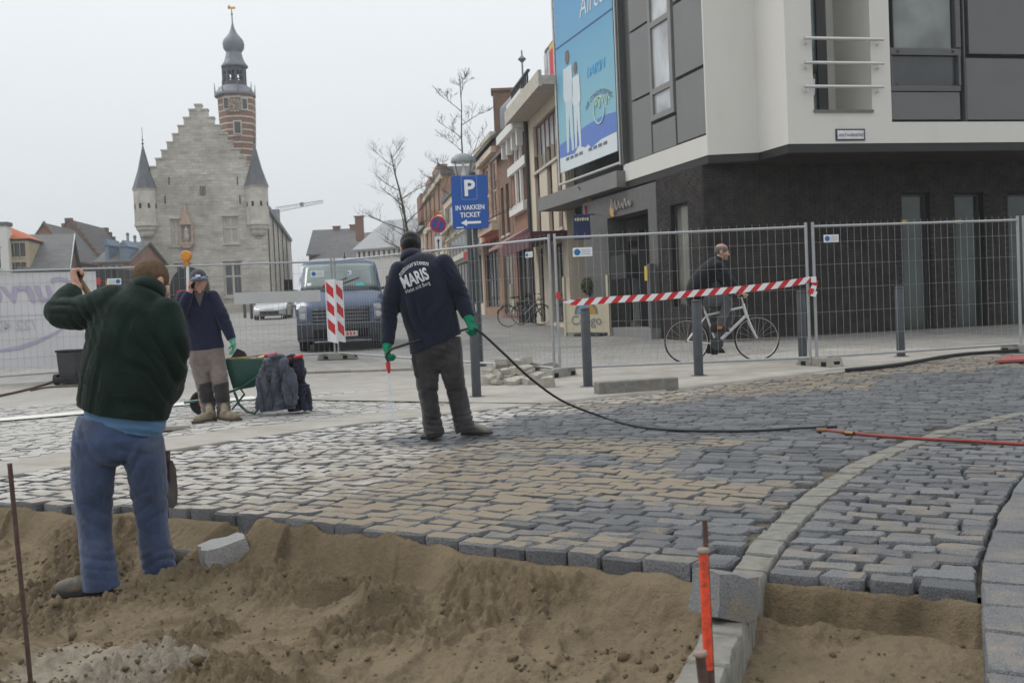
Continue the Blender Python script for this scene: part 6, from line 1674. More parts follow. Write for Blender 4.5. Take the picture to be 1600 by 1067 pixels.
def van():
    c = gq(535, 23.0); t = thing('van', 'dirty blue van parked nose first behind the site fence', 'van', c, None, R(9))
    K = Car([(.14, .24), (.02, .34), (.0, .58), (.03, .66), (.06, .98), (.14, 1.08), (.62, 1.34), (.70, 1.38), (1.22, 2.02), (1.36, 2.12), (1.8, 2.19), (4.9, 2.22), (5.1, 2.1), (5.2, .35), (5.1, .28)], [(0, .95), (.3, .985), (1.3, .985), (1.4, .97), (2.05, .87), (2.13, .82), (2.19, .72), (2.3, .70)], .26)
    m = MB(); K.body(m); put(m, 'body', VBLUE, t, 35)
    w = K.patch('windscreen', WSCR, t, 7.12, 8.0, -.93, .93, .012, 8, 12)
    K.patch('sun_strip', M('screen_edge', (.03, .033, .036), .4), w, 7.0, 7.10, -.95, .95, .014)
    K.patch('grille', PLASTD, t, 2.95, 4.15, -.66, .66, .012)
    g = bpy.data.objects[[o.name for o in t.children][-1]]
    for k in range(4):
        t0 = 3.12 + .25 * k; K.patch('grille_bar', M('grille_bar_grey', (.14, .145, .155), .4), g, t0, t0 + .07, -.63, .63, .035, 1, 8)
    K.patch('bumper', PLASTD, t, .6, 2.75, -1.0, 1.0, .035, 8, 14)
    K.patch('bumper_trim', M('bumper_trim_grey', (.12, .125, .135), .5), t, 2.55, 2.8, -.985, .985, .05, 2, 14)
    K.patch('lower_intake', BLACKV, t, .75, 1.7, -.62, .62, .045)
    for sg in (-1, 1):
        h = K.patch('headlight', HLD, t, 3.05, 4.8, min(sg * .76, sg * .95), max(sg * .76, sg * .95), .014)
        K.patch('indicator', AMB, h, 4.35, 4.72, min(sg * .79, sg * .92), max(sg * .79, sg * .92), .020)
        for tt in (3.5, 4.08):
            p_ = K.p(tt, sg * .855, .03); m = MB(); m.lathe([(.072, -.01), (.072, .012), (.05, .014)], p_, 14, Matrix.Rotation(R(90), 3, 'X')); put(m, 'reflector', LENS, h, 40)
        m = MB(); m.box((sg * 1.17, .95, 1.50), (.20, .14, .38), None, (.9, .8)); m.tube([V((sg * .93, .98, 1.40)), V((sg * 1.1, .96, 1.42))], .035, 6); put(m, 'wing_mirror', BLKR, t, 0, .03)
        m = MB(); a = K.p(7.15, sg * .15 - .25, .03); b = K.p(7.45, sg * .15 + .35, .035); m.tube([a, b], .012, 4); put(m, 'wiper', BLKR, t)
        for y in (.95, 4.2): wheel(t, sg * .86, y, .33, .22)
    p_ = K.p(4.15, 0, .05); m = MB(); pts = [p_ + V((.085 * math.cos(a), -.01, .085 * math.sin(a))) for a in np.linspace(0, 2 * math.pi, 21)]; m.tube(pts, .010, 5, False)
    m.tube([p_ + V((-.05, -.01, .06)), p_ + V((-.02, -.01, -.07)), p_ + V((0, -.01, 0)), p_ + V((.02, -.01, -.07)), p_ + V((.05, -.01, .06))], .008, 4); put(m, 'badge', ALU, t)
    p_ = K.p(1.6, .1, .07); m = MB(); m.box(p_ + V((0, -.005, -.09)), (.52, .012, .115)); pl_ = put(m, 'number_plate', PLATE, t)
    m = MB()
    for k in range(6): m.box(p_ + V((-.19 + k * .075, -.013, -.09)), (.045, .004, .07))
    put(m, 'worn_print', PLR, pl_)
    m = MB(); m.tube([V((.15, 1.9, 2.19)), V((.15, 1.95, 2.32))], .012, 5); m.box((.15, 1.9, 2.2), (.06, .08, .03)); put(m, 'aerial', BLKR, t)
    q = K.p(7.35, .55, .008); K.patch('dash_bag', M('turquoise_bag', (.06, .36, .36), .6), w, 7.14, 7.27, .40, .62, .016)
    K.patch('sticker', REDP, w, 7.2, 7.3, -.40, -.22, .016); K.patch('sticker', WHS, w, 7.22, 7.32, -.78, -.68, .016)
van()
def silver():
    c = gq(421, 56); t = thing('car', 'small silver car approaching across the square, in front of the town hall', 'car', c, None, R(6))
    K = Car([(.2, .2), (.04, .3), (.0, .5), (.06, .62), (.3, .74), (1.05, .90), (1.2, .93), (1.85, 1.33), (2.1, 1.38), (3.0, 1.34), (3.6, .95), (3.75, .4), (3.65, .25)], [(0, .80), (.3, .87), (.9, .87), (1.0, .82), (1.33, .64), (1.5, .58)], .35)
    m = MB(); K.body(m); put(m, 'body', SILV, t, 40)
    K.patch('windscreen', GLS, t, 6.1, 6.95, -.9, .9, .012)
    K.patch('lower_intake', PLASTD, t, 1.0, 1.9, -.6, .6, .015)
    for sg in (-1, 1):
        K.patch('headlight', LENS, t, 3.1, 3.9, min(sg * .58, sg * .86), max(sg * .58, sg * .86), .018)
        m = MB(); m.box((sg * .98, 1.25, .95), (.18, .12, .13)); put(m, 'wing_mirror', BLKR, t, 0, .02)
        for y in (.75, 3.05): wheel(t, sg * .78, y, .30, .2)
    m = MB(); m.box(K.p(2.2, 0, .05), (.5, .015, .11)); put(m, 'number_plate', PLATE, t)
silver()
def hatch():
    c = gq(214, 23.5); t = thing('car', 'pale silver hatchback with red tail light, mostly hidden behind the worker in green', 'car', c, None, R(15))
    K = Car([(.15, .25), (.03, .35), (.0, .6), (.02, .85), (.06, .95), (.45, 1.5), (.6, 1.56), (2.2, 1.55), (3.0, 1.0), (3.9, .85), (4.0, .4), (3.9, .25)], [(0, .80), (.3, .88), (.95, .88), (1.5, .66), (1.6, .6)], .15)
    m = MB(); K.body(m); put(m, 'body', Mpaint('pale_green_silver', (.42, .46, .46), .4), t, 40)
    K.patch('rear_window', Mglass('pale_rear_glass', (.30, .35, .36)), t, 4.2, 4.95, -.85, .85, .012)
    for sg in (-1, 1):
        K.patch('tail_light', M('tail_lamp_red', (.45, .02, .025), .25, .1), t, 3.0, 4.6, min(sg * .80, sg * .985), max(sg * .80, sg * .985), .02)
        for y in (.75, 3.1): wheel(t, sg * .80, y, .30, .2)
    K.patch('bumper', PLASTD, t, .8, 1.9, -.98, .98, .03); m = MB(); m.box(K.p(2.3, 0, .03), (.5, .015, .11)); put(m, 'number_plate', PLATE, t)
hatch()
def truck():
    c = gq(146, 44); t = thing('truck', 'dark box truck with red and orange rear lamps behind the white banner', 'truck', c, None, R(3))
    m = MB(); m.box((0, 2.4, 1.75), (2.15, 4.8, 2.1)); put(m, 'body', M('truck_dark', (.025, .026, .028), .5), t, 0, .04)
    m = MB(); m.box((0, 6.0, 1.4), (2.05, 1.8, 1.9), None, (.95, .8)); put(m, 'cab', M('truck_cab', (.05, .05, .06), .5), t, 0, .08)
    for x in (-.5, .5): m = MB(); m.box((x, -.02, 1.75), (.94, .03, 1.9)); put(m, 'rear_door', M('truck_door', (.035, .036, .04), .5), t, 0, .01)
    for x, z, mt in ((.30, 2.25, 'red_lamp'), (.82, 2.1, 'orange_lamp')):
        m = MB(); m.box((x, -.06, z), (.30, .05, .28)); put(m, mt, M(mt, (.5, .03, .03) if 'red' in mt else (.62, .26, .02), .3), t)
    m = MB(); m.box((0, -.03, .6), (2.1, .08, .15)); put(m, 'bumper', PLASTD, t)
    for sg in (-1, 1):
        for y in (1.0, 5.6): wheel(t, sg * .9, y, .42, .26)
truck()
def arch():
    c = gq(298, 25.5); Y = c.y; t = thing('display_board', 'dark round topped board with red lettering behind the man on the phone', 'board', c)
    w = .49; z1 = P(296, 452, Y).z; X = V((1, 0, 0)); zt = z1 + .02; base = V((P(296, 452, Y).x, Y, 0)); g = c.z
    pts = [(-w, g + .35)] + [(w, g + .35)] + [(w * math.cos(a), zt + w * 1.08 * math.sin(a)) for a in np.linspace(0, math.pi, 15)]
    m = MB(); m.prism(pts, base, X, Z, V((0, 1, 0)), .08); m.build('panel', M('board_dark', (.028, .03, .03), .45, .2, 3), t, bevel=.008)
    for e in (-.35, .35): m = MB(); m.tube([base + X * e + Z * g, base + X * e + Z * (g + .36)], .025, 6); m.build('leg', STEEL, t)
    for k, (a, wd) in enumerate(((-.22, .2), (.03, .16), (.25, .2))): m = MB(); m.prism([(a - wd / 2, zt - .12), (a + wd / 2, zt - .10), (a + wd / 2, zt - .02), (a - wd / 2, zt - .04)], base - V((0, .004, 0)), X, Z, V((0, 1, 0)), .003); m.build('red_lettering', REDP, t)
arch()
def crane():
    a, b = P(431, 332, 190), P(505, 317, 190); t = thing('crane', 'distant tower crane jib sticking out behind the town hall', 'crane', V((a.x, 190, gz(130))))
    m = MB(); d = (b - a); n = 18
    for o in (V((0, 0, 0)), V((0, 0, .9))): m.tube([a + o, b + o * .5], .06, 4)
    for k in range(n): m.tube([a + d * (k / n) + V((0, 0, .9 * (1 - .5 * k / n))), a + d * ((k + .5) / n), a + d * ((k + 1) / n) + V((0, 0, .9 * (1 - .5 * (k + 1) / n)))], .05, 3)
    m.build('jib', LEAD, t, kind=None)
    m = MB(); m.box(a + d * .55 + V((0, 0, .5)), (.6, .5, .7)); m.build('trolley', LEAD, t)
    m = MB(); m.box(V((a.x, 190, (gz(130) + a.z) / 2)), (1.2, 1.2, a.z - gz(130) + 1)); m.build('mast', LEAD, t)
crane()
for k, px in enumerate((393.5, 383)):
    c = gq(px, 60 + 3 * k); m = MB(); m.lathe([(.09, 0), (.09, .95), (.05, 1.02)], c, 8); o = m.build('street_post', STEEL); tag(o, 'dark street post just left of the silver car' if k == 0 else 'dark street post farther left of the silver car, by the town hall', 'post')
c = gq(456, 60); t = thing('bicycle_rack', 'low dark bicycle rack between the silver car and the blue van', 'bicycle rack', c)
for k in range(7):
    m = MB(); x = c + V((-.6 + k * .28, .0, 0)); m.tube([x, x + V((0, 0, .62)), x + V((0, .5, .62)), x + V((0, .5, 0))], .035, 4); m.build('hoop', STEEL, t)
m = MB(); m.tube([c + V((-.7, 0, .62)), c + V((1.2, 0, .62))], .04, 4); m.build('rail', STEEL, t)

# ------------------------------------------------------------------ bicycles
def bicycle(label, loc, rz, fmat, big=True, r=.335, rack=True, tiny=False, mount=None):
    "rolls towards +x; rear axle at x=-.52, front at x=.52"
    t = thing('bicycle', label, 'bicycle', loc, None, rz); up = V((0, 0, 1)); rt = Matrix.Rotation(R(90), 3, 'X')
    def B(*a): return V(a)
    for x in (-.53, .53):
        m = MB(); n = 36
        for k in range(n): pass
        pts = [B(x + r * math.cos(2 * math.pi * k / n), 0, r + .0 + r * math.sin(2 * math.pi * k / n)) for k in range(n + 1)]
        m.tube([p - (p - B(x, 0, r)).normalized() * .016 for p in pts], .016, 6, False); w = put(m, 'wheel', TYRE, t, 60)
        m = MB(); m.tube([B(x, 0, r) + (p - B(x, 0, r)) * .925 for p in pts], .010, 5, False); put(m, 'rim', ALU, w, 60)
        m = MB()
        for k in range(18): a = 2 * math.pi * k / 18; m.tube([B(x, .02 * (1 if k % 2 else -1), r), B(x + r * .92 * math.cos(a), 0, r + r * .92 * math.sin(a))], .0016, 3, False)
        put(m, 'spokes', ALU, w, 0, 0, 'stuff')
        m = MB(); m.lathe([(.02, -.05), (.02, .05)], B(x, 0, r), 8, rt); put(m, 'hub', STEEL, w)
    bb, st, ht, hb = B(-.08, 0, .29), B(-.24, 0, .80), B(.34, 0, .88), B(.385, 0, .70)
    m = MB(); m.tube([bb, hb], .026, 8); m.tube([st, bb], .018, 8); m.tube([B(-.215, 0, .73), B(.35, 0, .83)], .018, 8)
    m.tube([hb, ht], .024, 8)
    for s in (-.055, .055): m.tube([bb + B(0, s * .6, 0), B(-.53, s, r)], .010, 6); m.tube([B(-.22, s * .3, .72), B(-.53, s, r)], .009, 6)
    put(m, 'frame', fmat, t, 60)
    m = MB()
    for s in (-.055, .055): m.tube([B(.385, s, .69), B(.45, s, .52), B(.53, s, r)], [.015, .015, .011], 6)
    m.box((.385, 0, .69), (.05, .13, .04)); put(m, 'fork', fmat, t, 60)
    m = MB(); m.tube([ht, ht + B(-.02, 0, .10), ht + B(.05, 0, .13)], .014, 6); m.tube([ht + B(-.04, -.29, .12), ht + B(.04, -.2, .13), ht + B(.05, 0, .13), ht + B(.04, .2, .13), ht + B(-.04, .29, .12)], .012, 6); put(m, 'handlebar', fmat if big else STEEL, t, 60)
    for s in (-1, 1): m = MB(); m.tube([ht + B(-.10, s * .30, .115), ht + B(.0, s * .285, .122)], .018, 6); put(m, 'grip', BLKR, t)
    m = MB(); m.tube([B(-.235, 0, .78), B(-.262, 0, .90)], .014, 6); put(m, 'seat_post', ALU, t)
    m = MB(); m.prism([(-.42, -.075), (-.38, -.085), (-.28, -.05), (-.13, -.02), (-.13, .02), (-.28, .05), (-.38, .085), (-.42, .075)], B(0, 0, .90), V((1, 0, 0)), V((0, 1, 0)), up, .045); put(m, 'saddle', BLKR, t, 0, .012)
    m = MB(); m.lathe([(.095, -.006), (.095, .006)], bb + B(0, -.06, 0), 20, rt); m.lathe([(.03, -.05), (.03, .05)], bb, 10, rt); cs = put(m, 'chainset', STEEL, t)
    for s in (-1, 1):
        e = bb + B(-.02 * s, s * .09, -.165 * s if s > 0 else .165); m = MB(); m.tube([bb + B(0, s * .08, 0), e], .011, 5); m.box(e + B(0, s * .05, 0), (.09, .09, .02)); put(m, 'pedal', STEEL, t)
    if rack:
        m = MB(); m.tube([B(-.27, 0, .72), B(-.70, 0, .70)], .008, 4); m.tube([B(-.27, .05, .72), B(-.70, .05, .70), B(-.53, .05, r)], .007, 4); m.tube([B(-.70, -.05, .70), B(-.53, -.05, r)], .007, 4); put(m, 'carrier', STEEL, t)
        for x, a0, a1 in ((-.53, 20, 175), (.53, 20, 150)):
            pts = [B(x + (r + .02) * math.cos(R(a)), 0, r + (r + .02) * math.sin(R(a))) for a in range(a0, a1, 12)]; m = MB(); m.tube(pts, .018, 4); put(m, 'mudguard', STEEL, t, 60)
        m = MB(); m.box((-.72, 0, .55), (.03, .06, .08)); put(m, 'reflector', M('red_reflector', (.5, .03, .02), .3), t)
        m = MB(); m.lathe([(.05, -.03), (.03, .04)], B(.47, 0, .86), 10, Matrix.Rotation(R(-90), 3, 'Y')); put(m, 'lamp', ALU, t)
    return t
WHB = Mpaint('bike_white', (.62, .63, .65), .1, .3)
bike = bicycle('white bicycle ridden past the dark brick wall', gq(1129, 15.6) + V((0, 0, .0)), R(-4), WHB, r=.345, rack=False)
DKB = Mpaint('bike_dark', (.05, .055, .06), .3, .35)
b1 = bicycle('dark parked bicycle nearer to the camera outside the cafe', gq(820, 32.5), R(8), DKB)
b2 = dup(b1, gq(838, 33.6), R(22), 'dark parked bicycle behind the other one outside the cafe', None)
b1['group'] = b2['group'] = 'bicycles parked outside the cafe'
# ------------------------------------------------------------------ cafe terrace
SCR = M('cream_screen', (.52, .47, .34), .7, .06, 3, .05)
def screen(x0, x1, Y0, Y1, ztop, label, grp, full):
    a, b = gq(x0, Y0), gq(x1, Y1); d = b - a; w = d.length; u = d.normalized(); n = V((-u.y, u.x, 0)); t = thing('windbreak', label, 'windbreak', a.lerp(b, .5), grp)
    m = MB(); m.obox(a, u, n, w, (.08, ztop), (0, .04)); m.build('panel', SCR, t, bevel=.01)
    for e in (0, w): m = MB(); m.obox(a, u, n, (e - .03, e + .03), (0, ztop + .6), (-.02, .06)); m.build('post', SCR, t)
    m = MB(); m.obox(a, u, n, (w * .25, w * .85), (0, .05), (-.12, .16)); m.build('foot', STEEL, t)
    c = a + u * w * .5 + Z * (ztop * .62) - n * .004; r = w * .27 if full else .22
    def disc(r0, r1, a0, a1, mt, nm, o=.002, c0=c):
        q = MB(); N_ = 14
        for k in range(N_):
            t0, t1 = R(a0 + (a1 - a0) * k / N_), R(a0 + (a1 - a0) * (k + 1) / N_)
            q.quad(*[c0 - n * o + u * (rr * math.cos(tt)) + Z * (rr * math.sin(tt)) for rr, tt in ((r0, t0), (r1, t0), (r1, t1), (r0, t1))])
        q.build(nm, mt, t)
    disc(r * .78, r, 0, 180, M('logo_olive', (.16, .155, .11), .6, .05), 'logo_ring')
    disc(.001, r * .78, 0, 180, M('logo_orange', (.46, .24, .06), .6, .1), 'logo_ground')
    disc(r * .15, r * .76, 70, 175, M('logo_blue', (.10, .28, .48), .6, .1), 'logo_sky', .004)
    text('Congo', r * .95, 'lettering', M('logo_grey_letter', (.22, .20, .19), .6, .05), c - Z * (r * .75) - n * .002, u, Z, t, .001, .015)
    return t
screen(884, 952, 25.4, 24.6, .86, 'cream windbreak panel with an arched logo behind the bollards', 'cafe windbreaks', True)
screen(800, 846, 40.0, 38.0, .75, 'distant cream windbreak panel with a small arched logo below the red awning', 'cafe windbreaks', False)
LEAFM = M('box_leaves', (.045, .06, .02), .8, .4, 30, .3)
def leafball(c, rx, rz_, n, s, seed, name, par, kind=True):
    rg = random.Random(seed); m = MB()
    for k in range(n):
        d = V((rg.gauss(0, 1), rg.gauss(0, 1), rg.gauss(0, 1))).normalized(); q = c + V((d.x * rx, d.y * rx, d.z * rz_)) * rg.uniform(.8, 1.02)
        a = V((rg.uniform(-1, 1), rg.uniform(-1, 1), rg.uniform(-1, 1))).normalized() * s; b = a.cross(d).normalized() * s * .6
        m.quad(q - a, q + b, q + a, q - b)
    return m.build(name, LEAFM, par, kind='stuff' if kind else None)
c = gq(926, 26.6); t = thing('potted_shrub', 'round clipped shrub in a brown pot behind the near cafe windbreak', 'plant', c)
m = MB(); m.lathe([(.22, 0), (.3, .55), (.32, .6)], c, 14); m.build('pot', M('brown_pot', (.16, .06, .04), .8), t, 40)
cc = P(926, 447, 26.6); leafball(cc, .30, .26, 900, .035, 2, 'foliage', t)
m = MB(); m.tube([c + Z * .55, cc], .03, 6); m.build('stem', STEEL, t)
c = gq(836, 35.5); t = thing('planter', 'low hedge in a dark trough behind the parked bicycles', 'planter', c)
m = MB(); m.box(c + Z * .25, (1.1, .4, .5)); m.build('trough', STEEL, t); leafball(c + Z * .72, .55, .3, 900, .05, 5, 'foliage', t)
c = gq(896, 26.6); t = thing('cafe_table', 'small dark cafe table with chairs pushed together behind the near windbreak', 'table', c)
m = MB(); m.box(c + Z * .74, (.9, .6, .04)); m.build('tabletop', STEEL, t)
for x in (-.4, .4):
    for y in (-.25, .25): m = MB(); m.tube([c + V((x, y, 0)), c + V((x, y, .73))], .02, 5); m.build('leg', STEEL, t)
fl = plK.pt(.25, 0, -.25); t = thing('flag', 'drooping yellow and red flag beside the dark entrance', 'flag', fl + Z * 3.0)
a = P(918, 303, fl.y); m = MB(); m.tube([a + V((0, .3, -.1)), a + V((-.25, -.3, .15))], .015, 5); m.build('pole', STEEL, t)
for k, (mt, x0, x1) in enumerate((('flag_yellow', -.02, .10), ('flag_red', -.10, .02))):
    m = MB(); 
    for j in range(5): m.quad(a + V((x0 + .03 * math.sin(j), .0 + .02 * k, -.1 - j * .14 - .2 * k)), a + V((x1, .01 + .02 * k, -.1 - j * .14 - .2 * k)), a + V((x1, .01 + .02 * k, -.26 - j * .14 - .2 * k)), a + V((x0 + .03 * math.sin(j + 1), .02 * k, -.26 - j * .14 - .2 * k)))
    o = m.build(mt.split('_')[1] + '_stripe', M(mt, (.62, .40, .03) if 'yel' in mt else (.5, .03, .04), .7), t); o.modifiers.new('solid', 'SOLIDIFY').thickness = .006
a = P(909, 355, 25.6); t = thing('cafe_sign', 'dark blue hanging cafe sign with pale yellow letters near the flag', 'sign', a)
m = MB(); m.box(a, (.42, .12, .62)); m.build('panel', M('cafe_sign_blue', (.012, .02, .09), .4, .1), t, bevel=.01)
m = MB()
for k in range(6): m.box(a + V((-.15 + k * .06, -.064, .19)), (.04, .005, .06 + .02 * (k % 2)))
m.build('lettering', M('pale_yellow', (.62, .62, .35), .5), t); m = MB(); m.tube([a + V((0, 0, .3)), a + V((.4, .5, .35))], .015, 5); m.build('bracket', STEEL, t)

# ------------------------------------------------------------------ wheelbarrow with tools and coats
GREENP = Mpaint('barrow_green', (.012, .075, .062), .0, .4, (.12, .11, .09))
def barrow():
    Y = 11.35; g = gz(Y)
    def b(px, py, dy=0.0): return P(px, py, Y + dy)
    t = thing('wheelbarrow', 'green wheelbarrow with a black tyre and red rim behind the man on the phone', 'wheelbarrow', gq(370, Y))
    ax = b(317, 629); r = ax.z - g
    rt = Matrix.Rotation(R(90), 3, 'X'); m = MB(); m.lathe([(r * .55, -.045), (r * .85, -.05), (r, -.03), (r, .03), (r * .85, .05), (r * .55, .045)], ax, 24, rt); w = m.build('wheel', TYRE, t, 40)
    m = MB(); m.lathe([(.03, -.05), (r * .55, -.02), (r * .57, .02), (.03, .05)], ax, 20, rt); m.build('rim', REDP, w, 40)
    m = MB()
    A = [b(352, 562, -.30), b(412, 561, -.30), b(412, 561, .30), b(352, 562, .30)]; B_ = [b(366, 608, -.2), b(398, 603, -.2), b(398, 603, .2), b(366, 608, .2)]
    for k in range(4): m.quad(A[k], A[(k + 1) % 4], B_[(k + 1) % 4], B_[k])
    m.quad(*B_); o = m.build('tray', GREENP, t); md = o.modifiers.new('solid', 'SOLIDIFY'); md.thickness = .012
    m = MB(); m.tube(A + [A[0]], .012, 6); m.build('tray_rim', GREENP, o)
    for s in (-.26, .26):
        m = MB(); m.tube([b(288, 629, s * .3), b(330, 623, s * .4), b(375, 606, s), b(400, 590, s), b(420, 566, s * 1.1), b(452, 560, s * 1.1)], .016, 8); m.build('handle', GREENP, t, 60)
        m = MB(); m.tube([b(452, 560, s * 1.1), b(473, 556, s * 1.1)], .021, 8); m.build('grip', REDP, t, 60)
        m = MB(); m.tube([b(366, 612, s), b(374, 632, s), b(386, 643, s), b(398, 646, s), b(404, 638, s), b(404, 600, s)], .014, 8); m.build('leg', GREENP, t, 60)
        m = MB(); m.tube([b(375, 606, s), b(382, 616, s), b(362, 640, s)], .012, 6); m.build('brace', GREENP, t, 60)
    def tool(label, nm, cat, pts, r, mt, extra=None):
        q = thing(nm, label, cat, pts[0]); m = MB(); m.tube(pts, r, 8); m.build('shaft', mt, q, 60)
        if extra: extra(q)
    WOOD = M('ash_handle', (.30, .19, .10), .7, .2, 20, stretch=(1, 1, 8)); YEL = M('yellow_level', (.55, .36, .03), .5)
    tool('wooden tool handle lying across the green wheelbarrow', 'tool_handle', 'tool', [b(352, 563, .1), b(418, 554, .1)], .016, WOOD)
    q = thing('spirit_level', 'yellow spirit level lying on the rim of the green wheelbarrow', 'level', b(385, 561, -.15)); m = MB(); m.tube([b(355, 561, -.15), b(413, 560, -.15)], .022, 4); m.build('body', YEL, q); m = MB(); m.box(b(396, 560, -.18), (.06, .01, .03)); m.build('vial', WHS, q)
    tool('tool with a red grip resting on the wheelbarrow handles', 'hand_tool', 'tool', [b(395, 562, .0), b(414, 556, -.05)], .014, WHP, lambda q: (lambda m: (m.tube([b(414, 556, -.05), b(432, 553, -.08)], .022, 8), m.build('grip', REDP, q)))(MB()))
    q = thing('shovel', 'dark shovel blade sticking up out of the wheelbarrow behind the green glove', 'shovel', b(365, 556, .1))
    m = MB(); m.prism([(-.09, -.06), (.02, .09), (.10, .05), (.16, -.06)], b(368, 557, .1), V((1, 0, 0)), Z, V((0, 1, 0)), .02); m.build('blade', STEEL, q)
    m = MB(); m.tube([b(372, 558, .12), b(345, 566, .15)], .015, 6); m.build('shaft', WOOD, q)
barrow()

# ------------------------------------------------------------------ loose stones, stakes, hoses
def rock(c, s, rg, mt, name, label, cat, grp, par=None, ang=None):
    bm = bmesh.new(); bmesh.ops.create_cube(bm, size=1)
    bmesh.ops.subdivide_edges(bm, edges=bm.edges[:], cuts=2, use_grid_fill=True)
    rt = Matrix.Rotation(rg.uniform(0, 6.28) if ang is None else ang, 3, 'Z')
    for v in bm.verts:
        k = V((v.co.x, v.co.y, v.co.z)); l = k.length; k = k * (1 - .10 * max(0, l - .55)); k += V((rg.uniform(-.05, .05), rg.uniform(-.05, .05), rg.uniform(-.05, .05)))
        k = V((k.x * s[0], k.y * s[1], k.z * s[2] + s[2] / 2)); v.co = rt @ k
    me = bpy.data.meshes.new(name); bm.to_mesh(me); bm.free(); me.materials.append(mt); boxuv(me)
    me.polygons.foreach_set('use_smooth', [True] * len(me.polygons)); me.set_sharp_from_angle(angle=R(35))
    o = bpy.data.objects.new(name, me); C.objects.link(o); o.location = c; o.rotation_euler = (rg.uniform(-.25, .25), rg.uniform(-.2, .2), 0) if ang is None else (0, 0, 0)
    tag(o, label, cat, grp); return o
rg = random.Random(8); RUB = M('broken_pale_stone', (.36, .335, .29), .9, .22, 9, .5, 50, stain=(.22, .20, .17), stain_scale=6)
k = 0
for py, n, zo in ((602, 8, 0), (594, 9, 0), (586, 8, 0), (594, 5, .09), (586, 5, .10), (588, 3, .17)):
    for i in range(n):
        px = 762 + (i + rg.uniform(.1, .9)) * (88 if zo == 0 else 60) / n + (zo > 0) * 14; c = G(px, py) + Z * zo
        rock(c, (rg.uniform(.14, .27), rg.uniform(.10, .18), rg.uniform(.05, .11)), rg, RUB, 'rubble_stone', 'broken pale stone in the rubble pile right of the parking sign', 'stone', 'broken stones in the rubble pile'); k += 1
rock(G(857, 606), (.20, .15, .14), rg, RUB, 'loose_stone', 'pale squared stone lying apart at the right end of the rubble pile', 'stone', None)
rock(G(862, 583), (.32, .2, .13), rg, CONC, 'loose_stone', 'grey block at the back of the rubble pile beside the fence foot', 'stone', None)
for k, (px, py, s_) in enumerate(((270, 578, (.25, .2, .12)), (288, 575, (.3, .18, .1)), (262, 570, (.2, .2, .2)))):
    rock(G(px, py), s_, rg, RUB if k else M('orange_stone', (.36, .20, .10), .9, .2, 9), 'loose_stone', ('orange brown stone heaped between the worker in green and the phone man', 'flat pale stone heaped beside the left leg of the phone man', 'small pale stone behind the elbow of the worker in green')[k], 'stone', None)
a, b = G(936, 618), G(1061, 609); d = b - a; L = d.length; u = d.normalized(); u.z = 0; n = V((-u.y, u.x, 0)); m = MB(); m.obox(a, u, n, L, (-.02, .15), .17); o = m.build('kerb_block', BLUESTONE, None, bevel=.012); tag(o, 'long loose pale kerb block lying on the pavement edge between two bollards', 'kerb block')
GR2 = M('loose_granite', (.155, .157, .16), .85, .5, 240, .6, 60, detail=3, stain=(.26, .195, .115), stain_amt=.7, stain_scale=7)
z_at = lambda x, y: float(sand_z(np.array([x]), np.array([y]))[0])
c = G(354, 872, -.2); c.z = z_at(c.x, c.y) + .0
rock(c, (.17, .22, .14), rg, M('pale_cut_granite', (.27, .27, .265), .85, .4, 200, .6, 60, detail=3, stain=(.24, .185, .115), stain_amt=.7, stain_scale=9), 'loose_sett', 'loose grey sett lying on the sand near the boots of the worker in green', 'sett', None, R(28)).rotation_euler = (R(6), R(-7), 0)
x, y = xy(float(u_strip(3.30)) + .035, 3.33); rock(V((x, y, -.032)), (.165, .165, .15), rg, GR2, 'loose_sett', 'loose grey sett standing on the border course behind the orange stake', 'sett', None, R(-32))
def stake(px0, py0, px1, py1, Y0, Y1, r, label, paint=False, head=False):
    a, b = P(px1, py1, Y1), P(px0, py0, Y0); d = (b - a).normalized(); base = a - d * max(0, (a.z + .36) / d.z)
    t = thing('iron_stake', label, 'stake', base, None)
    m = MB(); m.tube([base, b], r, 10); m.build('shaft', RUST, t, 60)
    if paint:
        k = .40
        m = MB(); m.tube([b - d * .30, b - d * .004], r * 1.05, 12); m.build('orange_paint', M('orange_marking_paint', (.72, .075, .03), .6, .15, 30, .2, stain=(.12, .05, .04), stain_amt=.95, stain_scale=55), t, 60)
    if head:
        m = MB(); m.lathe([(r * .9, -.006), (r * 1.4, -.002), (r * 1.5, .004), (r * 1.2, .009)], b, 14); m.build('battered_head', M('bruised_iron', (.24, .18, .155), .7, .2, 20), t, 50)
stake(15, 724, 48, 1067, 3.7, 3.75, .0085, 'thin rusty iron stake standing at the left edge of the sand pit')
stake(1099, 862, 1108, 1067, 2.55, 2.56, .0115, 'iron stake with bright orange painted top between the two sand pits', True, True)
stake(1101, 812, 1113, 1067, 2.66, 2.67, .0070, 'thin plain rusty stake right behind the orange topped one')
stake(1094, 1022, 1099, 1067, 2.44, 2.445, .0125, 'short rusty stake with a battered head in front of the orange topped one', False, True)
def smooth(pts, n=8):
    out = []; P_ = [V(p) for p in pts]
    for i in range(len(P_) - 1):
        p0, p1, p2, p3 = P_[max(i - 1, 0)], P_[i], P_[i + 1], P_[min(i + 2, len(P_) - 1)]
        for k in range(n):
            t = k / n; out.append(.5 * ((2 * p1) + (p2 - p0) * t + (2 * p0 - 5 * p1 + 4 * p2 - p3) * t * t + (3 * p1 - p0 - 3 * p2 + p3) * t**3))
    out.append(P_[-1]); return out
up = Z * .013
HB = M('black_hose', (.020, .020, .022), .55, .2, 8, .1); HR = M('red_hose', (.24, .045, .035), .6, .2, 10, .1)
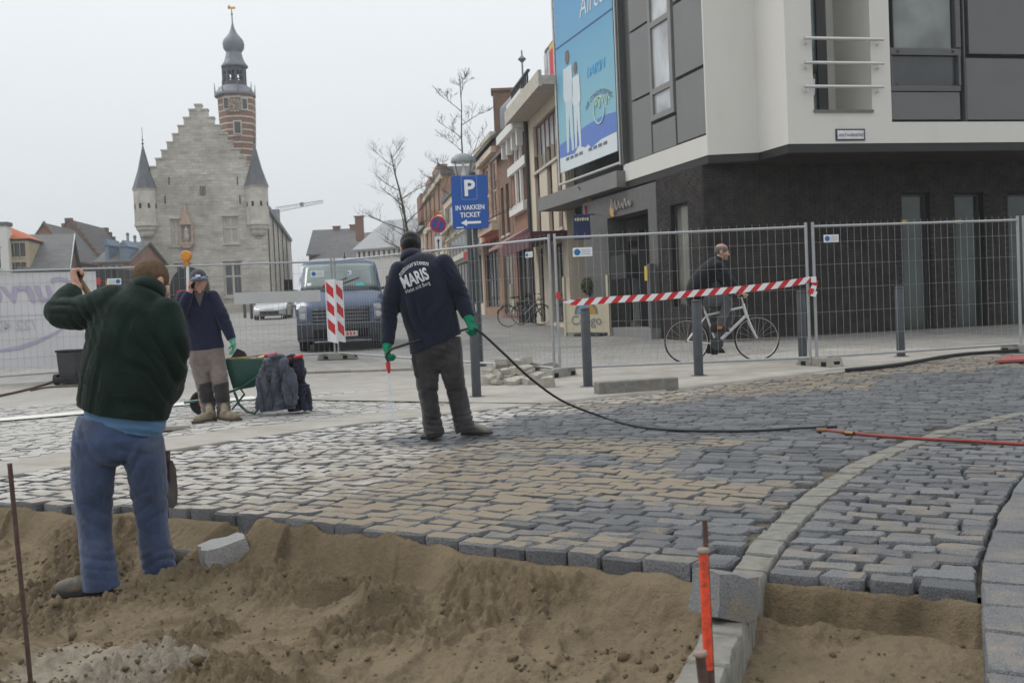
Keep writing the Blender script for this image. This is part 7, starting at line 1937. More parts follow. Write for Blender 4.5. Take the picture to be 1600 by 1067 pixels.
m = MB(); m.tube(smooth([P(607, 566, 8.02), P(604, 556, 8.02), P(611, 546, 8.0), P(628, 540, 7.98), P(655, 532, 8.15), P(690, 525, 8.55), P(722, 516, 8.45), P(738, 513, 8.22), P(752, 520, 8.2), P(790, 555, 8.25), P(830, 592, 8.4), P(880, 627, 8.7), G(940, 655) + up * 2, G(990, 667) + up, G(1050, 674) + up, G(1160, 676) + up, G(1240, 672) + up, G(1308, 669) + up]), .0105, 8)
hz = thing('water_hose', 'black rubber hose sagging from the green gloves to the setts', 'hose', G(1160, 676)); m.build('hose', HB, hz, 180)
m = MB(); m.tube([P(606, 566, 8.02), P(607, 576, 8.02)], .018, 10); m.tube([P(607, 575, 8.02), P(608, 583, 8.02)], [.016, .010], 10); m.build('red_nozzle', REDP, hz, 50)
m = MB(); m.tube(smooth([G(1280, 674) + up, G(1330, 679) + up, G(1370, 683) + up, G(1440, 688) + up, G(1520, 692) + up, G(1600, 697) + up, G(1700, 701) + up]), .012, 8)
hz = thing('water_hose', 'thin red hose running off to the right across the setts', 'hose', G(1440, 688)); m.build('hose', HR, hz, 180)
m = MB(); m.tube([G(1276, 675) + up, G(1292, 675) + up], .022, 8); m.tube([G(1322, 679) + up, G(1334, 680) + up], .019, 8); m.build('coupling', M('brass', (.2, .12, .06), .4, .1, metal=.6), hz, 50)
jm, jn, jb = newmat('water_spray'); jb.inputs['Base Color'].default_value = (.75, .78, .8, 1); jb.inputs['Roughness'].default_value = .3; jb.inputs['Alpha'].default_value = .45
rg = random.Random(2); m = MB(); a, b = P(608, 584, 8.02), G(612, 668)
for k in range(520):
    f = rg.random()**.8; w = .010 + .05 * f * f; q = a.lerp(b, f) + V((rg.gauss(0, w), rg.gauss(0, w), 0)); l = .012 + .02 * rg.random(); m.tube([q, q - Z * l], .0016, 3)
o = m.build('water_spray', jm, None); tag(o, 'thin jet of water falling from the red nozzle', 'water'); o['kind'] = 'stuff'
# black pipe, red mat and cables on the ground
m = MB(); m.tube(smooth([G(1322, 582) + Z * .03, G(1400, 574) + Z * .03, G(1480, 561) + Z * .04, G(1540, 555) + Z * .04, G(1640, 549) + Z * .04]), .025, 10); o = m.build('drain_pipe', BLKR, None, 180); tag(o, 'black drain pipe lying along the pavement edge at the right', 'pipe')
a = [G(1555, 569), G(1640, 566), G(1640, 560), G(1575, 562)]; m = MB(); m.quad(*[p + Z * .05 for p in a]); m.quad(*[p + Z * .02 for p in reversed(a)])
for k in range(4): m.quad(a[k] + Z * .02, a[(k + 1) % 4] + Z * .02, a[(k + 1) % 4] + Z * .05, a[k] + Z * .05)
o = m.build('plastic_sheet', M('faded_red_sheet', (.34, .09, .09), .6, .15), None); tag(o, 'faded red plastic sheet lying by the pavement at the right edge', 'sheet')
m = MB(); m.tube(smooth([G(-60, 632) + Z * .012, G(30, 613) + Z * .012, G(70, 602) + Z * .012, G(98, 593) + Z * .012, G(180, 575) + Z * .012]), .022, 6); o = m.build('cable', RUST, None, 180); tag(o, 'brown cable running diagonally on the ground towards the dark bin', 'cable')
m = MB(); m.tube(smooth([G(48, 611) + Z * .01, G(75, 606) + Z * .01, G(120, 604) + Z * .01, G(170, 601) + Z * .01]), .014, 6); o = m.build('cable', RUST, None, 180); tag(o, 'short dark cable lying in front of the dark bin', 'cable')
c = gq(112, 17.0); t = thing('rubbish_bin', 'dark plastic bin below the banner, half hidden behind the worker in green', 'bin', c)
m = MB(); m.box(c + Z * .32, (.28, .30, .42), None, (1.15, 1.15)); m.build('body', M('bin_plastic', (.04, .042, .045), .6), t, bevel=.02); m = MB(); m.box(c + Z * .55, (.35, .37, .04)); m.build('lid', BLKR, t, bevel=.015)
for s in (-.2, .2): m = MB(); m.lathe([(.09, -.03), (.09, .03)], c + V((s, -.1, .09)), 14, Matrix.Rotation(R(90), 3, 'Y')); m.build('wheel', BLKR, t)
m = MB(); m.box(c + V((-.02, -.02, .07)), (.40, .38, .1)); m.build('base', BLKR, t, bevel=.02)
a = G(262, 672); rock(a, (.42, .22, .04), rg, RUB, 'flat_slab', 'flat pale slab lying on the setts right of the worker in green', 'slab', None, R(5))
# ------------------------------------------------------------------ people
SKIN = M('skin', (.42, .235, .17), .55, .16, 18, .12, 120, spec=.35, stain=(.40, .16, .11), stain_amt=.35, stain_scale=14)
def cloth(name, col, var=.22, dirt=None, amt=.5, dscale=5, sheen=.25, bs=220):
    return M(name, col, .92, var, 9, .35, bs, spec=.15, stain=dirt, stain_amt=amt, stain_scale=dscale, sheen=sheen)
class Shape:
    "overlapping tapered limbs and ellipsoids that are fused into one surface"
    def __init__(s): s.mb = MB()
    def limb(s, pts, rad, side=(1, 0, 0), seg=18, sub=4, round_=(True, True)):
        P_ = [V(p) for p in pts]; Rr = [(r, r) if not isinstance(r, tuple) else r for r in rad]
        Q, RR = [], []
        for i in range(len(P_) - 1):
            p0, p1, p2, p3 = P_[max(i - 1, 0)], P_[i], P_[i + 1], P_[min(i + 2, len(P_) - 1)]
            for k in range(sub):
                t = k / sub; Q.append(.5 * ((2 * p1) + (p2 - p0) * t + (2 * p0 - 5 * p1 + 4 * p2 - p3) * t * t + (3 * p1 - p0 - 3 * p2 + p3) * t**3))
                tt = t * t * (3 - 2 * t); RR.append(tuple(Rr[i][j] * (1 - tt) + Rr[i + 1][j] * tt for j in (0, 1)))
        Q.append(P_[-1]); RR.append(Rr[-1])
        rings = []
        for k in range(len(Q)):
            t = (Q[min(k + 1, len(Q) - 1)] - Q[max(k - 1, 0)]).normalized(); rings.append((Q[k], t, RR[k]))
        def cap(k, sg):
            c, t, r = rings[k]; m_ = min(r) * .75; return [(c + t * sg * m_ * math.sin(R(a)), t, (r[0] * math.cos(R(a)), r[1] * math.cos(R(a)))) for a in (30, 55, 75, 86)]
        if round_[0]: rings = cap(0, -1)[::-1] + rings
        if round_[1]: rings = rings + cap(len(rings) - 1, 1)
        b = len(s.mb.v); sd = V(side)
        for c, t, r in rings:
            x = (sd - t * sd.dot(t)); x = x.normalized() if x.length > 1e-3 else t.orthogonal().normalized(); y = t.cross(x)
            for j in range(seg):
                a = 2 * math.pi * j / seg; s.mb.v.append(tuple(c + x * math.cos(a) * r[0] + y * math.sin(a) * r[1]))
        n = len(rings)
        for k in range(n - 1):
            for j in range(seg):
                a = b + k * seg + j; d = b + k * seg + (j + 1) % seg; s.mb.f.append((a, d, d + seg, a + seg))
        s.mb.f.append(tuple(b + j for j in reversed(range(seg)))); s.mb.f.append(tuple(b + (n - 1) * seg + j for j in range(seg)))
        return s
    def ball(s, c, r, rot=None):
        s.mb.m = []; k = len(s.mb.f); s.mb.ball(c, r, 18, 12, rot); return s
    def head(s, c, f, up=(0, 0, 1), k=1.0, neck=True):
        fy = V(f).normalized(); fz = (V(up) - fy * V(up).dot(fy)).normalized(); fx = fy.cross(fz); m = Matrix((fx, fy, fz)).transposed(); c = V(c); s.hm = (c, m, k)
        L = lambda x, y, z: c + m @ (V((x, y, z)) * k)
        B_ = lambda p, r: s.ball(L(*p), tuple(q * k for q in r), m)
        B_((0, -.012, .035), (.077, .097, .088)); B_((0, .028, -.025), (.064, .066, .088)); B_((0, .040, -.075), (.050, .052, .038)); B_((0, .080, -.098), (.024, .022, .020))
        B_((0, .084, .022), (.052, .020, .013)); B_((.034, .072, -.035), (.028, .026, .026)); B_((-.034, .072, -.035), (.028, .026, .026))
        s.limb([L(0, .088, .012), L(0, .108, -.018), L(0, .112, -.03)], [.009 * k, .013 * k, .017 * k], seg=10, sub=2)
        B_((0, .094, -.057), (.025, .011, .007)); B_((0, .093, -.068), (.022, .012, .008))
        for e in (-1, 1): B_((e * .079, -.012, -.012), (.011, .024, .034)); B_((e * .074, -.008, -.03), (.012, .016, .022))
        return L
    def hand(s, w, d, pn, curl=60, k=1.0, thumb=1, spread=.0):
        "wrist w, direction d of the palm, pn: the side the fingers close towards; five fingers"
        d = V(d).normalized(); pn = (V(pn) - d * V(pn).dot(d)).normalized(); x = d.cross(pn) * thumb; w = V(w)
        s.limb([w - d * .02 * k, w + d * .035 * k, w + d * .085 * k], [(.027 * k, .021 * k), (.040 * k, .019 * k), (.042 * k, .016 * k)], side=x, seg=14)
        for i, (ox, ln) in enumerate(((.031, .070), (.0105, .080), (-.0105, .074), (-.031, .058))):
            p = w + (d * (.085 - .006 * abs(i - 1.2)) + x * ox) * k; a = 0; pts = [p - d * .02 * k, p]; dd = d + x * ox * spread
            for j, f in enumerate((.45, .30, .25)):
                a += R(curl * (1.0, 1.1, .7)[j]); v = dd * math.cos(a) + pn * math.sin(a); pts.append(pts[-1] + v * ln * f * k)
            s.limb(pts, [.0105 * k, .0105 * k, .0098 * k, .0088 * k, .0075 * k], seg=10, sub=2)
        p = w + (d * .025 + x * .034) * k; q1 = p + (x * .022 + d * .022 + pn * .018) * k; q2 = q1 + (d * .026 + pn * .022 - x * .004) * k; q3 = q2 + (d * .012 + pn * .016 - x * .018) * k
        s.limb([w + (d * .02 + x * .015) * k, p, q1, q2, q3], [.016 * k, .015 * k, .0125 * k, .011 * k, .008 * k], seg=10, sub=2)
        return s
def fuse(sh, name, mat, parent, voxel=.01, it=4, disp=None, cut=None, smooth=180, keep=None):
    me = bpy.data.meshes.new(name); me.from_pydata(sh.mb.v, [], sh.mb.f)
    o = bpy.data.objects.new(name, me); C.objects.link(o)
    r = o.modifiers.new('r', 'REMESH'); r.mode = 'VOXEL'; r.voxel_size = voxel
    if it: sm = o.modifiers.new('s', 'SMOOTH'); sm.factor = .5; sm.iterations = it
    dg = bpy.context.evaluated_depsgraph_get(); m2 = bpy.data.meshes.new_from_object(o.evaluated_get(dg))
    C.objects.unlink(o); bpy.data.objects.remove(o)
    if cut:
        bm = bmesh.new(); bm.from_mesh(m2)
        for p, n in cut:
            bmesh.ops.bisect_plane(bm, geom=bm.verts[:] + bm.edges[:] + bm.faces[:], plane_co=p, plane_no=n, clear_outer=True)
        bm.to_mesh(m2); bm.free()
    if disp:
        m2.update(); nv = len(m2.vertices); nr = np.empty(nv * 3, dtype=np.float32); co = np.empty(nv * 3, dtype=np.float32)
        m2.vertices.foreach_get('normal', nr); m2.vertices.foreach_get('co', co); nr = nr.reshape(-1, 3); co = co.reshape(-1, 3)
        co = co + nr * disp(co.astype(float))[:, None]; m2.vertices.foreach_set('co', co.astype(np.float32).ravel())
    m2.materials.clear(); m2.materials.append(mat); m2.name = name
    boxuv(m2); m2.polygons.foreach_set('use_smooth', [True] * len(m2.polygons)); m2.update()
    ob = link(m2, name, parent)
    if cut: sd_ = ob.modifiers.new('solid', 'SOLIDIFY'); sd_.thickness = .008; sd_.offset = 1 if False else -1
    return ob
def vn3(P_, s=0.0):
    I = np.floor(P_); F = P_ - I; F = F * F * (3 - 2 * F); t = 0
    for a in (0, 1):
        for b in (0, 1):
            for c in (0, 1):
                h = np.sin((I[:, 0] + a) * 127.1 + (I[:, 1] + b) * 311.7 + (I[:, 2] + c) * 74.7 + s * 19.19) * 43758.5453
                t = t + (h - np.floor(h)) * np.abs(1 - a - F[:, 0]) * np.abs(1 - b - F[:, 1]) * np.abs(1 - c - F[:, 2])
    return t * 2 - 1
def folds(lst, base=.004, fr=9.0, seed=0.0, fine=.0012):
    "lst: (centre, direction across the creases, wavelength, depth, reach)"
    def f(p):
        h = base * .6 * (vn3(p * fr, seed) + .5 * vn3(p * fr * 2.3, seed + 3)) + fine * vn3(p * 60, 5)
        w = vn3(p * 5, seed + 7)
        for c, d, wl, dp, rc in lst:
            q = p - np.array(c); e = np.sqrt((q * q).sum(1)) / rc
            s_ = np.sin(6.283 * (q @ np.array(d) / wl + .75 * w))
            h = h + np.where(e < 1.6, dp * np.where(s_ < 0, 1 - 2 * np.abs(s_)**.8, .6 * s_) * np.exp(-e * e * 1.6), 0)
        return h
    return f
def hair(sh, name, mat, parent, front=.05, back=-.07, k2=1.04, top=True, pad=.004, seed=1, side=0.0):
    c, m, k = sh.hm; mb = MB(); n1, n2 = 40, 28; idx = {}
    for i in range(n2 + 1):
        th = math.pi * i / n2
        for j in range(n1):
            a = 2 * math.pi * j / n1; l = V((.077 * math.sin(th) * math.cos(a) * k2, -.012 + .097 * math.sin(th) * math.sin(a) * k2, .035 + .088 * math.cos(th) * k2))
            l += (l - V((0, -.012, .035))).normalized() * (pad + .003 * noise.noise(l * 90 + V((seed, 0, 0)))); idx[(i, j)] = l; mb.v.append(tuple(c + m @ (l * k)))
    for i in range(n2):
        for j in range(n1):
            l = idx[(i, j)]; f = (l.y + .1) / .19; lim = back + (front - back) * max(0, min(1, f))**1.3 + .006 * noise.noise(l * 60)
            if l.z > lim and (top or l.z < .075 + .02 * noise.noise(l * 30)):
                a, b = i * n1 + j, i * n1 + (j + 1) % n1; mb.f.append((a, a + n1, b + n1, b)); mb.m.append(0)
    o = mb.build(name, mat, parent, 180); s = o.modifiers.new('solid', 'SOLIDIFY'); s.thickness = .006; s.offset = -.5
    return o
def eyes(sh, parent, closed=False):
    c, m, k = sh.hm
    for e in (-1, 1):
        mb = MB(); mb.ball(c + m @ (V((e * .031, .080, .001)) * k), .0135 * k, 12, 8); o = mb.build('eye', M('eye_white', (.55, .52, .5), .3, .05, 3, 0), parent, 180)
        mb = MB(); mb.ball(c + m @ (V((e * .031, .0885, .001)) * k), .0062 * k, 10, 6); mb.build('iris', M('iris_dark', (.03, .02, .015), .2, .1, 3, 0), o, 180)
def boot(name, heel, toe, ankle, mat, parent, solem, w=.046, voxel=.007):
    h, t, a = V(heel), V(toe), V(ankle); d = (t - h); d.z = 0; L = d.length; d.normalize(); s = d.cross(V((0, 0, 1))); zf = h.z
    sh = Shape(); z = V((0, 0, 1))
    sh.limb([h + d * .02 + z * .045, h + d * L * .4 + z * .05, h + d * L * .7 + z * .045, t - d * .035 + z * .036], [(w * .82, .044), (w * .86, .048), (w * 1.05, .042), (w * .92, .032)], side=s)
    sh.limb([h + d * .045 + z * .05, h + d * .06 + z * .09, a + z * .03], [(w * .85, .055), (w * .85, .055), (w * .95, .052)], side=s)
    o = fuse(sh, name, mat, parent, voxel, 3, folds([(h + d * L * .55 + z * .08, d, .03, .003, .07)], .0015, 20))
    m = MB(); pr = []
    for k in range(9): f = k / 8; pr.append((f * L, w * (.80 + .28 * math.sin(f * 2.4 - .2) - .35 * max(0, f - .86) * 6 * .5)))
    poly = [(x, y) for x, y in pr] + [(x, -y) for x, y in reversed(pr)]
    m.prism(poly, h + z * .0, d, s, z, .026); m.build('sole', solem, o, 0, .004)
    return o

# ---- the worker in green fleece, back to the camera
def man_green():
    Y0 = 5.15
    def a(px, py, dy=0.0): return P(px, py, Y0 + dy)
    px = Y0 / 1600
    fl = z_at(*a(200, 900).xy)
    t = thing('person', 'worker in dark green fleece and blue work trousers standing in the sand pit, back turned', 'person', V((a(195, 900).x, Y0 + .05, -.26)))
    FLEECE = cloth('dark_green_fleece', (.0065, .017, .012), .25, None, sheen=.10, bs=160)
    JEAN = cloth('faded_blue_workwear', (.046, .070, .138), .28, (.11, .115, .125), .4, 5)
    # skin: one continuous figure
    b = Shape(); hd = a(237, 442, .16); b.head(hd, (.42, .80, -.34), (.05, .25, 1), .96)
    b.limb([hd + V((-.005, -.03, -.05)), a(233, 462, .09), a(226, 485, .03)], [.056, .06, .075])
    b.limb([a(222, 480, .03), a(212, 540), a(200, 610), a(190, 665), a(186, 690)], [(.16, .08), (.18, .10), (.17, .10), (.16, .09), (.17, .10)])
    b.limb([a(178, 482, .03), a(128, 486, .06), a(97, 488, .10)], [.06, .05, .044]); b.limb([a(97, 488, .10), a(112, 463, .19), a(120, 447, .25)], [.044, .036, .029])
    b.hand(a(120, 449, .25), a(114, 426, .27) - a(120, 449, .25), V((.75, .45, .1)), 68, 1.02, 1)
    b.limb([a(255, 490, .03), a(269, 540, -.01), a(270, 575, .01)], [.055, .045, .040]); b.limb([a(270, 575, .01), a(264, 606, .15), a(256, 633, .32)], [.044, .036, .029])
    b.hand(a(256, 633, .32), V((-.25, .8, -.35)), V((-.7, -.2, -.5)), 66, 1.0, 1)
    b.limb([a(163, 690), a(152, 790, .04), a(158, 900, -.02)], [.085, .06, .04]); b.limb([a(212, 690), a(235, 790, .12), a(250, 880, .2)], [.085, .06, .04])
    fuse(b, 'body', SKIN, t, .0052, 3)
    hair(b, 'hair', M('short_brown_hair', (.125, .078, .048), .8, .35, 60, .9, 420, spec=.2, bdist=.004, stain=(.07, .045, .03), stain_scale=30), t, .03, -.075, 1.015, True, .003)
    eyes(b, t)
    # jacket
    j = Shape()
    j.limb([a(225, 466, .03), a(214, 492, .01), a(211, 530), a(206, 580), a(194, 630), a(188, 652)], [(.115, .085), (.225, .125), (.243, .150), (.250, .158), (.235, .155), (.222, .150)], round_=(True, False))
    j.limb([a(180, 474, .02), a(130, 488, .05), a(95, 490, .10)], [.100, .088, .078]); j.limb([a(93, 489, .10), a(104, 470, .17), a(116, 452, .235)], [.078, .068, .050], round_=(True, False))
    j.limb([a(254, 488, .02), a(270, 535, -.02), a(272, 575, .0)], [.094, .080, .070]); j.limb([a(272, 575, .0), a(266, 606, .14), a(256, 628, .26)], [.070, .066, .05], round_=(True, False))
    j.limb([a(222, 462, .045), a(231, 452, .075)], [(.100, .085), (.076, .070)])
    fo = folds([(a(150, 500), V((.8, 0, .5)).normalized(), .045, .013, .14), (a(255, 540, -.1), V((.9, 0, .35)).normalized(), .09, .012, .22), (a(225, 600, -.15), V((.75, 0, .6)).normalized(), .13, .010, .26), (a(100, 478), V((.3, 0, 1)).normalized(), .04, .010, .1), (a(140, 600, -.1), V((.95, 0, -.2)), .09, .008, .16), (a(200, 520, -.15), V((1, 0, -.3)).normalized(), .16, .006, .2)], .006, 6, 2.0)
    hem_n = (a(188, 700) - a(194, 640)); hem_n = V((-.17, 0, -1)).normalized()
    jk = fuse(j, 'fleece_jacket', FLEECE, t, .0095, 3, fo, [(a(188, 647), hem_n)])
    c = Shape(); ctr = a(231, 454, .07)
    m = MB(); up_ = (a(237, 440, .10) - a(228, 462, .045)).normalized(); rt = up_.to_track_quat('Z', 'Y').to_matrix()
    m.lathe([(.092, -.035), (.090, .0), (.086, .030), (.080, .034), (.078, .0), (.078, -.03)], ctr, 26, rt); q = m.build('collar', FLEECE, jk, 180)
    # shirt tail
    s = Shape(); s.limb([a(196, 636), a(196, 668)], [(.205, .130), (.200, .132)]); fuse(s, 'blue_shirt', cloth('blue_shirt_cloth', (.085, .175, .30), .15), t, .011, 3, folds([(a(205, 660, -.1), V((.3, 0, 1)).normalized(), .035, .006, .2)], .003), [(a(196, 668), V((-.32, 0, -1)).normalized())])
    # trousers
    w = Shape()
    w.limb([a(184, 655), a(182, 685), a(185, 697)], [(.200, .125), (.215, .138), (.205, .13)], round_=(False, True))
    w.limb([a(150, 690), a(146, 745, .01), a(146, 795, .04), a(150, 850, .03), a(156, 900, .0), a(158, 917, .0)], [(.114, .12), (.104, .112), (.090, .096), (.081, .09), (.085, .094), (.092, .098)], round_=(True, False))
    w.limb([a(221, 690), a(230, 745, .06), a(235, 795, .12), a(242, 850, .17), a(250, 890, .20), a(252, 902, .20)], [(.110, .12), (.095, .108), (.080, .09), (.078, .087), (.082, .09), (.086, .094)], round_=(True, False))
    cr = [(a(157, 880), V((.25, 0, 1)).normalized(), .045, .010, .10), (a(250, 870, .2), V((-.3, 0, 1)).normalized(), .05, .010, .12), (a(150, 790), V((.5, 0, .9)).normalized(), .08, .008, .14), (a(235, 780, .1), V((-.5, 0, .9)).normalized(), .07, .009, .14), (a(190, 720, -.1), V((.6, 0, .8)).normalized(), .07, .009, .13), (a(215, 725, -.05), V((-.7, 0, .7)).normalized(), .06, .008, .12), (a(125, 690, -.05), V((.9, 0, .3)).normalized(), .05, .008, .1)]
    tr = fuse(w, 'work_trousers', JEAN, t, .0088, 2, folds(cr, .010, 7, 5.0, .002), [(a(157, 916), V((.1, 0, -1)).normalized())] if False else None)
    m = MB(); 
    m.prism([(0, 0), (.13, -.01), (.135, -.15), (.005, -.14)], a(205, 672, -.155), V((1, .15, 0)).normalized(), Z, V((0, 1, 0)), .01); 
    pkt = None
    BT = cloth('grey_work_boot', (.12, .112, .098), .25, (.25, .20, .13), .7, 9, .1); SO = M('boot_sole', (.03, .028, .026), .9)
    z0 = fl
    h = a(176, 905, .02); tt = a(96, 905, -.06); zf = z_at(h.x, h.y) + .006
    boot('boot', V((h.x, h.y, zf)), V((h.x - .275, h.y - .07, zf + .005)), a(159, 893), BT, t, SO, .05)
    h = a(240, 880, .22); zf = z_at(h.x, h.y) + .006
    boot('boot', V((h.x, h.y, zf)), V((h.x + .20, h.y + .17, zf)), a(254, 875, .20), BT, t, SO, .05)
    # his spade
    sp = thing('spade', 'long handled spade whose blade shows beside the right leg of the worker in green', 'spade', a(262, 790, .36))
    m = MB(); m.tube([a(116, 424, .31), a(190, 540, .36), a(252, 690, .39), a(260, 735, .40)], .0165, 10); m.build('shaft', M('spade_handle', (.23, .15, .085), .7, .2, 20), sp, 60)
    m = MB(); tp = a(261, 727, .40); X = V((.8, -.6, 0)).normalized()
    prof = [(-.072, -.01), (-.045, .03), (.045, .03), (.072, -.01), (.078, -.14), (.066, -.205), (.03, -.232), (-.03, -.232), (-.066, -.205), (-.078, -.14)]
    m.prism(prof, tp, X, Z, V((.6, .8, 0)), .006); m.build('blade', M('spade_steel', (.10, .088, .075), .55, .3, 9, .2, metal=.3), sp, 0, .002)
    m = MB(); m.tube([tp + Z * .08, tp - Z * .09], [.021, .014], 8); m.build('socket', RUST, sp, 60)
man_green()

# ---- the worker with the printed jacket and the hose
def man_hose():
    Y0 = 8.32
    def a(px, py, dy=0.0): return P(px, py, Y0 + dy)
    t = thing('person', 'worker in navy fleece with white back print and black beanie, holding the hose', 'person', G(705, 686))
    NAVYF = cloth('navy_fleece', (.013, .016, .030), .25, None, sheen=.16, bs=160); CH = cloth('charcoal_work_trousers', (.036, .034, .036), .35, (.115, .11, .112), .6, 4)
    b = Shape(); hd = a(641.5, 388, .17); b.head(hd, (-.18, .80, -.58), (0, .45, 1), 1.0)
    b.limb([hd + V((0, -.03, -.04)), a(643, 402, .08), a(650, 420, .03)], [.056, .062, .08])
    b.limb([a(652, 418, .03), a(662, 455), a(672, 500), a(680, 535)], [(.16, .08), (.18, .10), (.16, .09), (.16, .10)])
    b.limb([a(620, 424, .02), a(610, 480, .02), a(605, 538, -.06)], [.058, .045, .030]); b.limb([a(694, 412, .02), a(718, 458, .02), a(733, 500, -.06)], [.058, .045, .030])
    b.ball(a(605, 548, -.06), (.03, .025, .04)); b.ball(a(736, 508, -.08), (.03, .025, .04))
    b.limb([a(667, 540), a(670, 600, .03), a(680, 672, .02)], [.085, .06, .04]); b.limb([a(698, 535), a(713, 600, .05), a(727, 668, .08)], [.085, .06, .04])
    fuse(b, 'body', SKIN, t, .0075, 3)
    eyes(b, t)
    hat = Shape(); c, m_, k = b.hm; hat.ball(c + m_ @ V((0, -.015, .045)), (.089, .108, .092), m_); hat.ball(c + m_ @ V((0, -.022, .005)), (.087, .102, .07), m_)
    fuse(hat, 'beanie', cloth('black_knit', (.010, .010, .011), .2), t, .006, 2, folds([(c, V((1, 0, 0)), .02, .002, .2)], .001, 30), [(c + m_ @ V((0, 0, -.035)), m_ @ V((0, .35, -1)).normalized())])
    j = Shape()
    j.limb([a(645, 405, .055), a(652, 416, .02), a(660, 435, .0), a(665, 460), a(670, 490), a(677, 515), a(684, 556)], [(.088, .075), (.185, .105), (.225, .135), (.222, .142), (.218, .145), (.216, .145), (.218, .146)], round_=(True, False))
    j.limb([a(626, 421, .01), a(612, 465, -.02), a(608, 500, -.01), a(605, 538, -.06)], [.088, .077, .070, .054], round_=(True, False))
    j.limb([a(691, 410, .01), a(709, 440, -.02), a(722, 468, -.01), a(732, 496, -.05)], [.088, .077, .070, .054], round_=(True, False))
    cf = [(a(612, 480), V((.2, 0, 1)), .05, .008, .12), (a(720, 462), V((.4, 0, 1)).normalized(), .05, .009, .12), (a(640, 490, -.1), V((.95, 0, .3)).normalized(), .075, .010, .22), (a(690, 500, -.1), V((.9, 0, -.4)).normalized(), .11, .007, .2), (a(628, 445, -.08), V((.9, 0, .5)).normalized(), .06, .007, .12), (a(700, 430, -.06), V((.8, 0, .6)).normalized(), .05, .007, .1)]
    jk = fuse(j, 'fleece_jacket', NAVYF, t, .0105, 3, folds(cf, .006, 6, 7.0), [(a(678, 539), V((.36, 0, -1)).normalized())])
    m = MB(); rt = V((-.1, .45, 1)).to_track_quat('Z', 'Y').to_matrix(); m.lathe([(.096, -.04), (.092, .0), (.084, .035), (.078, .036), (.078, 0), (.08, -.03)], a(643, 401, .075), 24, rt); m.build('collar', NAVYF, jk, 180)
    # back print follows the cloth
    jk_me = jk.data; bv = BVHTree.FromPolygons([v.co.copy() for v in jk_me.vertices], [tuple(p.vertices) for p in jk_me.polygons])
    PRN = M('white_flock_print', (.55, .56, .58), .8, .12, 30)
    tl = R(19); u = V((math.cos(tl), 0, math.sin(tl))); v = V((-math.sin(tl), 0, math.cos(tl)))
    def printed(s, size, c, bold, arc=None, sx=1.0, off=0.0):
        o = text(s, size, 'back_print', PRN, c, u, v, None, 0.0, bold, arc=arc, sx=sx)
        bm = bmesh.new(); bm.from_mesh(o.data); bmesh.ops.triangulate(bm, faces=bm.faces[:]); bmesh.ops.subdivide_edges(bm, edges=[e for e in bm.edges if e.calc_length() > .018], cuts=2)
        for q in bm.verts:
            d = (q.co - CAMP).normalized(); h = bv.ray_cast(CAMP, d, 30)
            if h[0] is not None: q.co = h[0] - d * .0045
        bm.to_mesh(o.data); bm.free(); o.parent = jk
    printed('MARIS', .135, a(651, 443, -.2), .032, sx=.60)
    printed('natuursteen', .056, a(645, 416, -.2), .006, arc=.17, sx=.92)
    printed('Heist o/d Berg', .043, a(653.5, 451.5, -.2), .001, sx=.82)
    w = Shape()
    w.limb([a(681, 527), a(682, 545), a(684, 560)], [(.205, .130), (.208, .14), (.18, .12)], round_=(False, True))
    w.limb([a(665, 545), a(667, 590, .02), a(670, 620, .03), a(675, 655, .03), a(680, 681, .0)], [(.108, .115), (.095, .105), (.080, .09), (.078, .085), (.084, .088)], round_=(True, False))
    w.limb([a(701, 540), a(707, 580, .03), a(713, 610, .05), a(721, 647, .07), a(728, 673, .06)], [(.108, .115), (.098, .105), (.084, .092), (.080, .086), (.084, .088)], round_=(True, False))
    cr = [(a(678, 660), V((.2, 0, 1)), .05, .013, .12), (a(725, 652, .08), V((-.2, 0, 1)), .05, .013, .12), (a(669, 610), V((.4, 0, .9)), .07, .008, .14), (a(711, 605), V((-.4, 0, .9)), .07, .008, .14), (a(684, 550, -.1), V((.3, 0, 1)), .05, .006, .15)]
    fuse(w, 'work_trousers', CH, t, .0105, 3, folds(cr, .006, 8, 3.0), [(a(680, 530), V((-.25, 0, 1)).normalized())] if False else None)
    for x, y, dx in ((650.5, 572, -1), (715, 570, 1)):
        m = MB(); m.box(a(x, y, .0), (.05, .13, .18), Matrix.Rotation(R(8 * dx), 3, 'Y')); q = m.build('cargo_pocket', CH, t, 0, .02)
        m = MB(); m.box(a(x, y - 16, .0), (.062, .142, .05), Matrix.Rotation(R(8 * dx), 3, 'Y')); m.build('pocket_flap', CH, q, 0, .012)
    GLV = cloth('green_rubber_glove', (.008, .19, .10), .2, (.02, .10, .06), .5, 20, .05)
    g = Shape(); g.hand(a(605, 540, -.08), (-.05, -.25, -1), (.85, .15, -.1), 55, 1.12, -1); g.limb([a(605, 534, -.065), a(605, 545, -.08)], [.040, .036]); fuse(g, 'glove', GLV, t, .0048, 2)
    g = Shape(); g.hand(a(733, 501, -.07), (.35, -.5, -.8), (-.55, .55, -.6), 58, 1.12, 1); g.limb([a(731, 495, -.055), a(735, 504, -.075)], [.040, .036]); fuse(g, 'glove', GLV, t, .0048, 2)
    BT = cloth('dusty_work_boot', (.21, .198, .175), .25, (.20, .185, .155), .6, 9, .1); SO = M('boot_sole_dark', (.035, .033, .03), .9)
    h = G(686, 680); boot('boot', V((h.x, h.y + .02, h.z)), V((h.x - .10, h.y - .25, h.z)), a(680, 664, .02), BT, t, SO)
    h = G(722, 679); boot('boot', V((h.x, h.y, h.z)), V((h.x + .245, h.y - .10, h.z)), a(726, 660, .07), BT, t, SO)
man_hose()

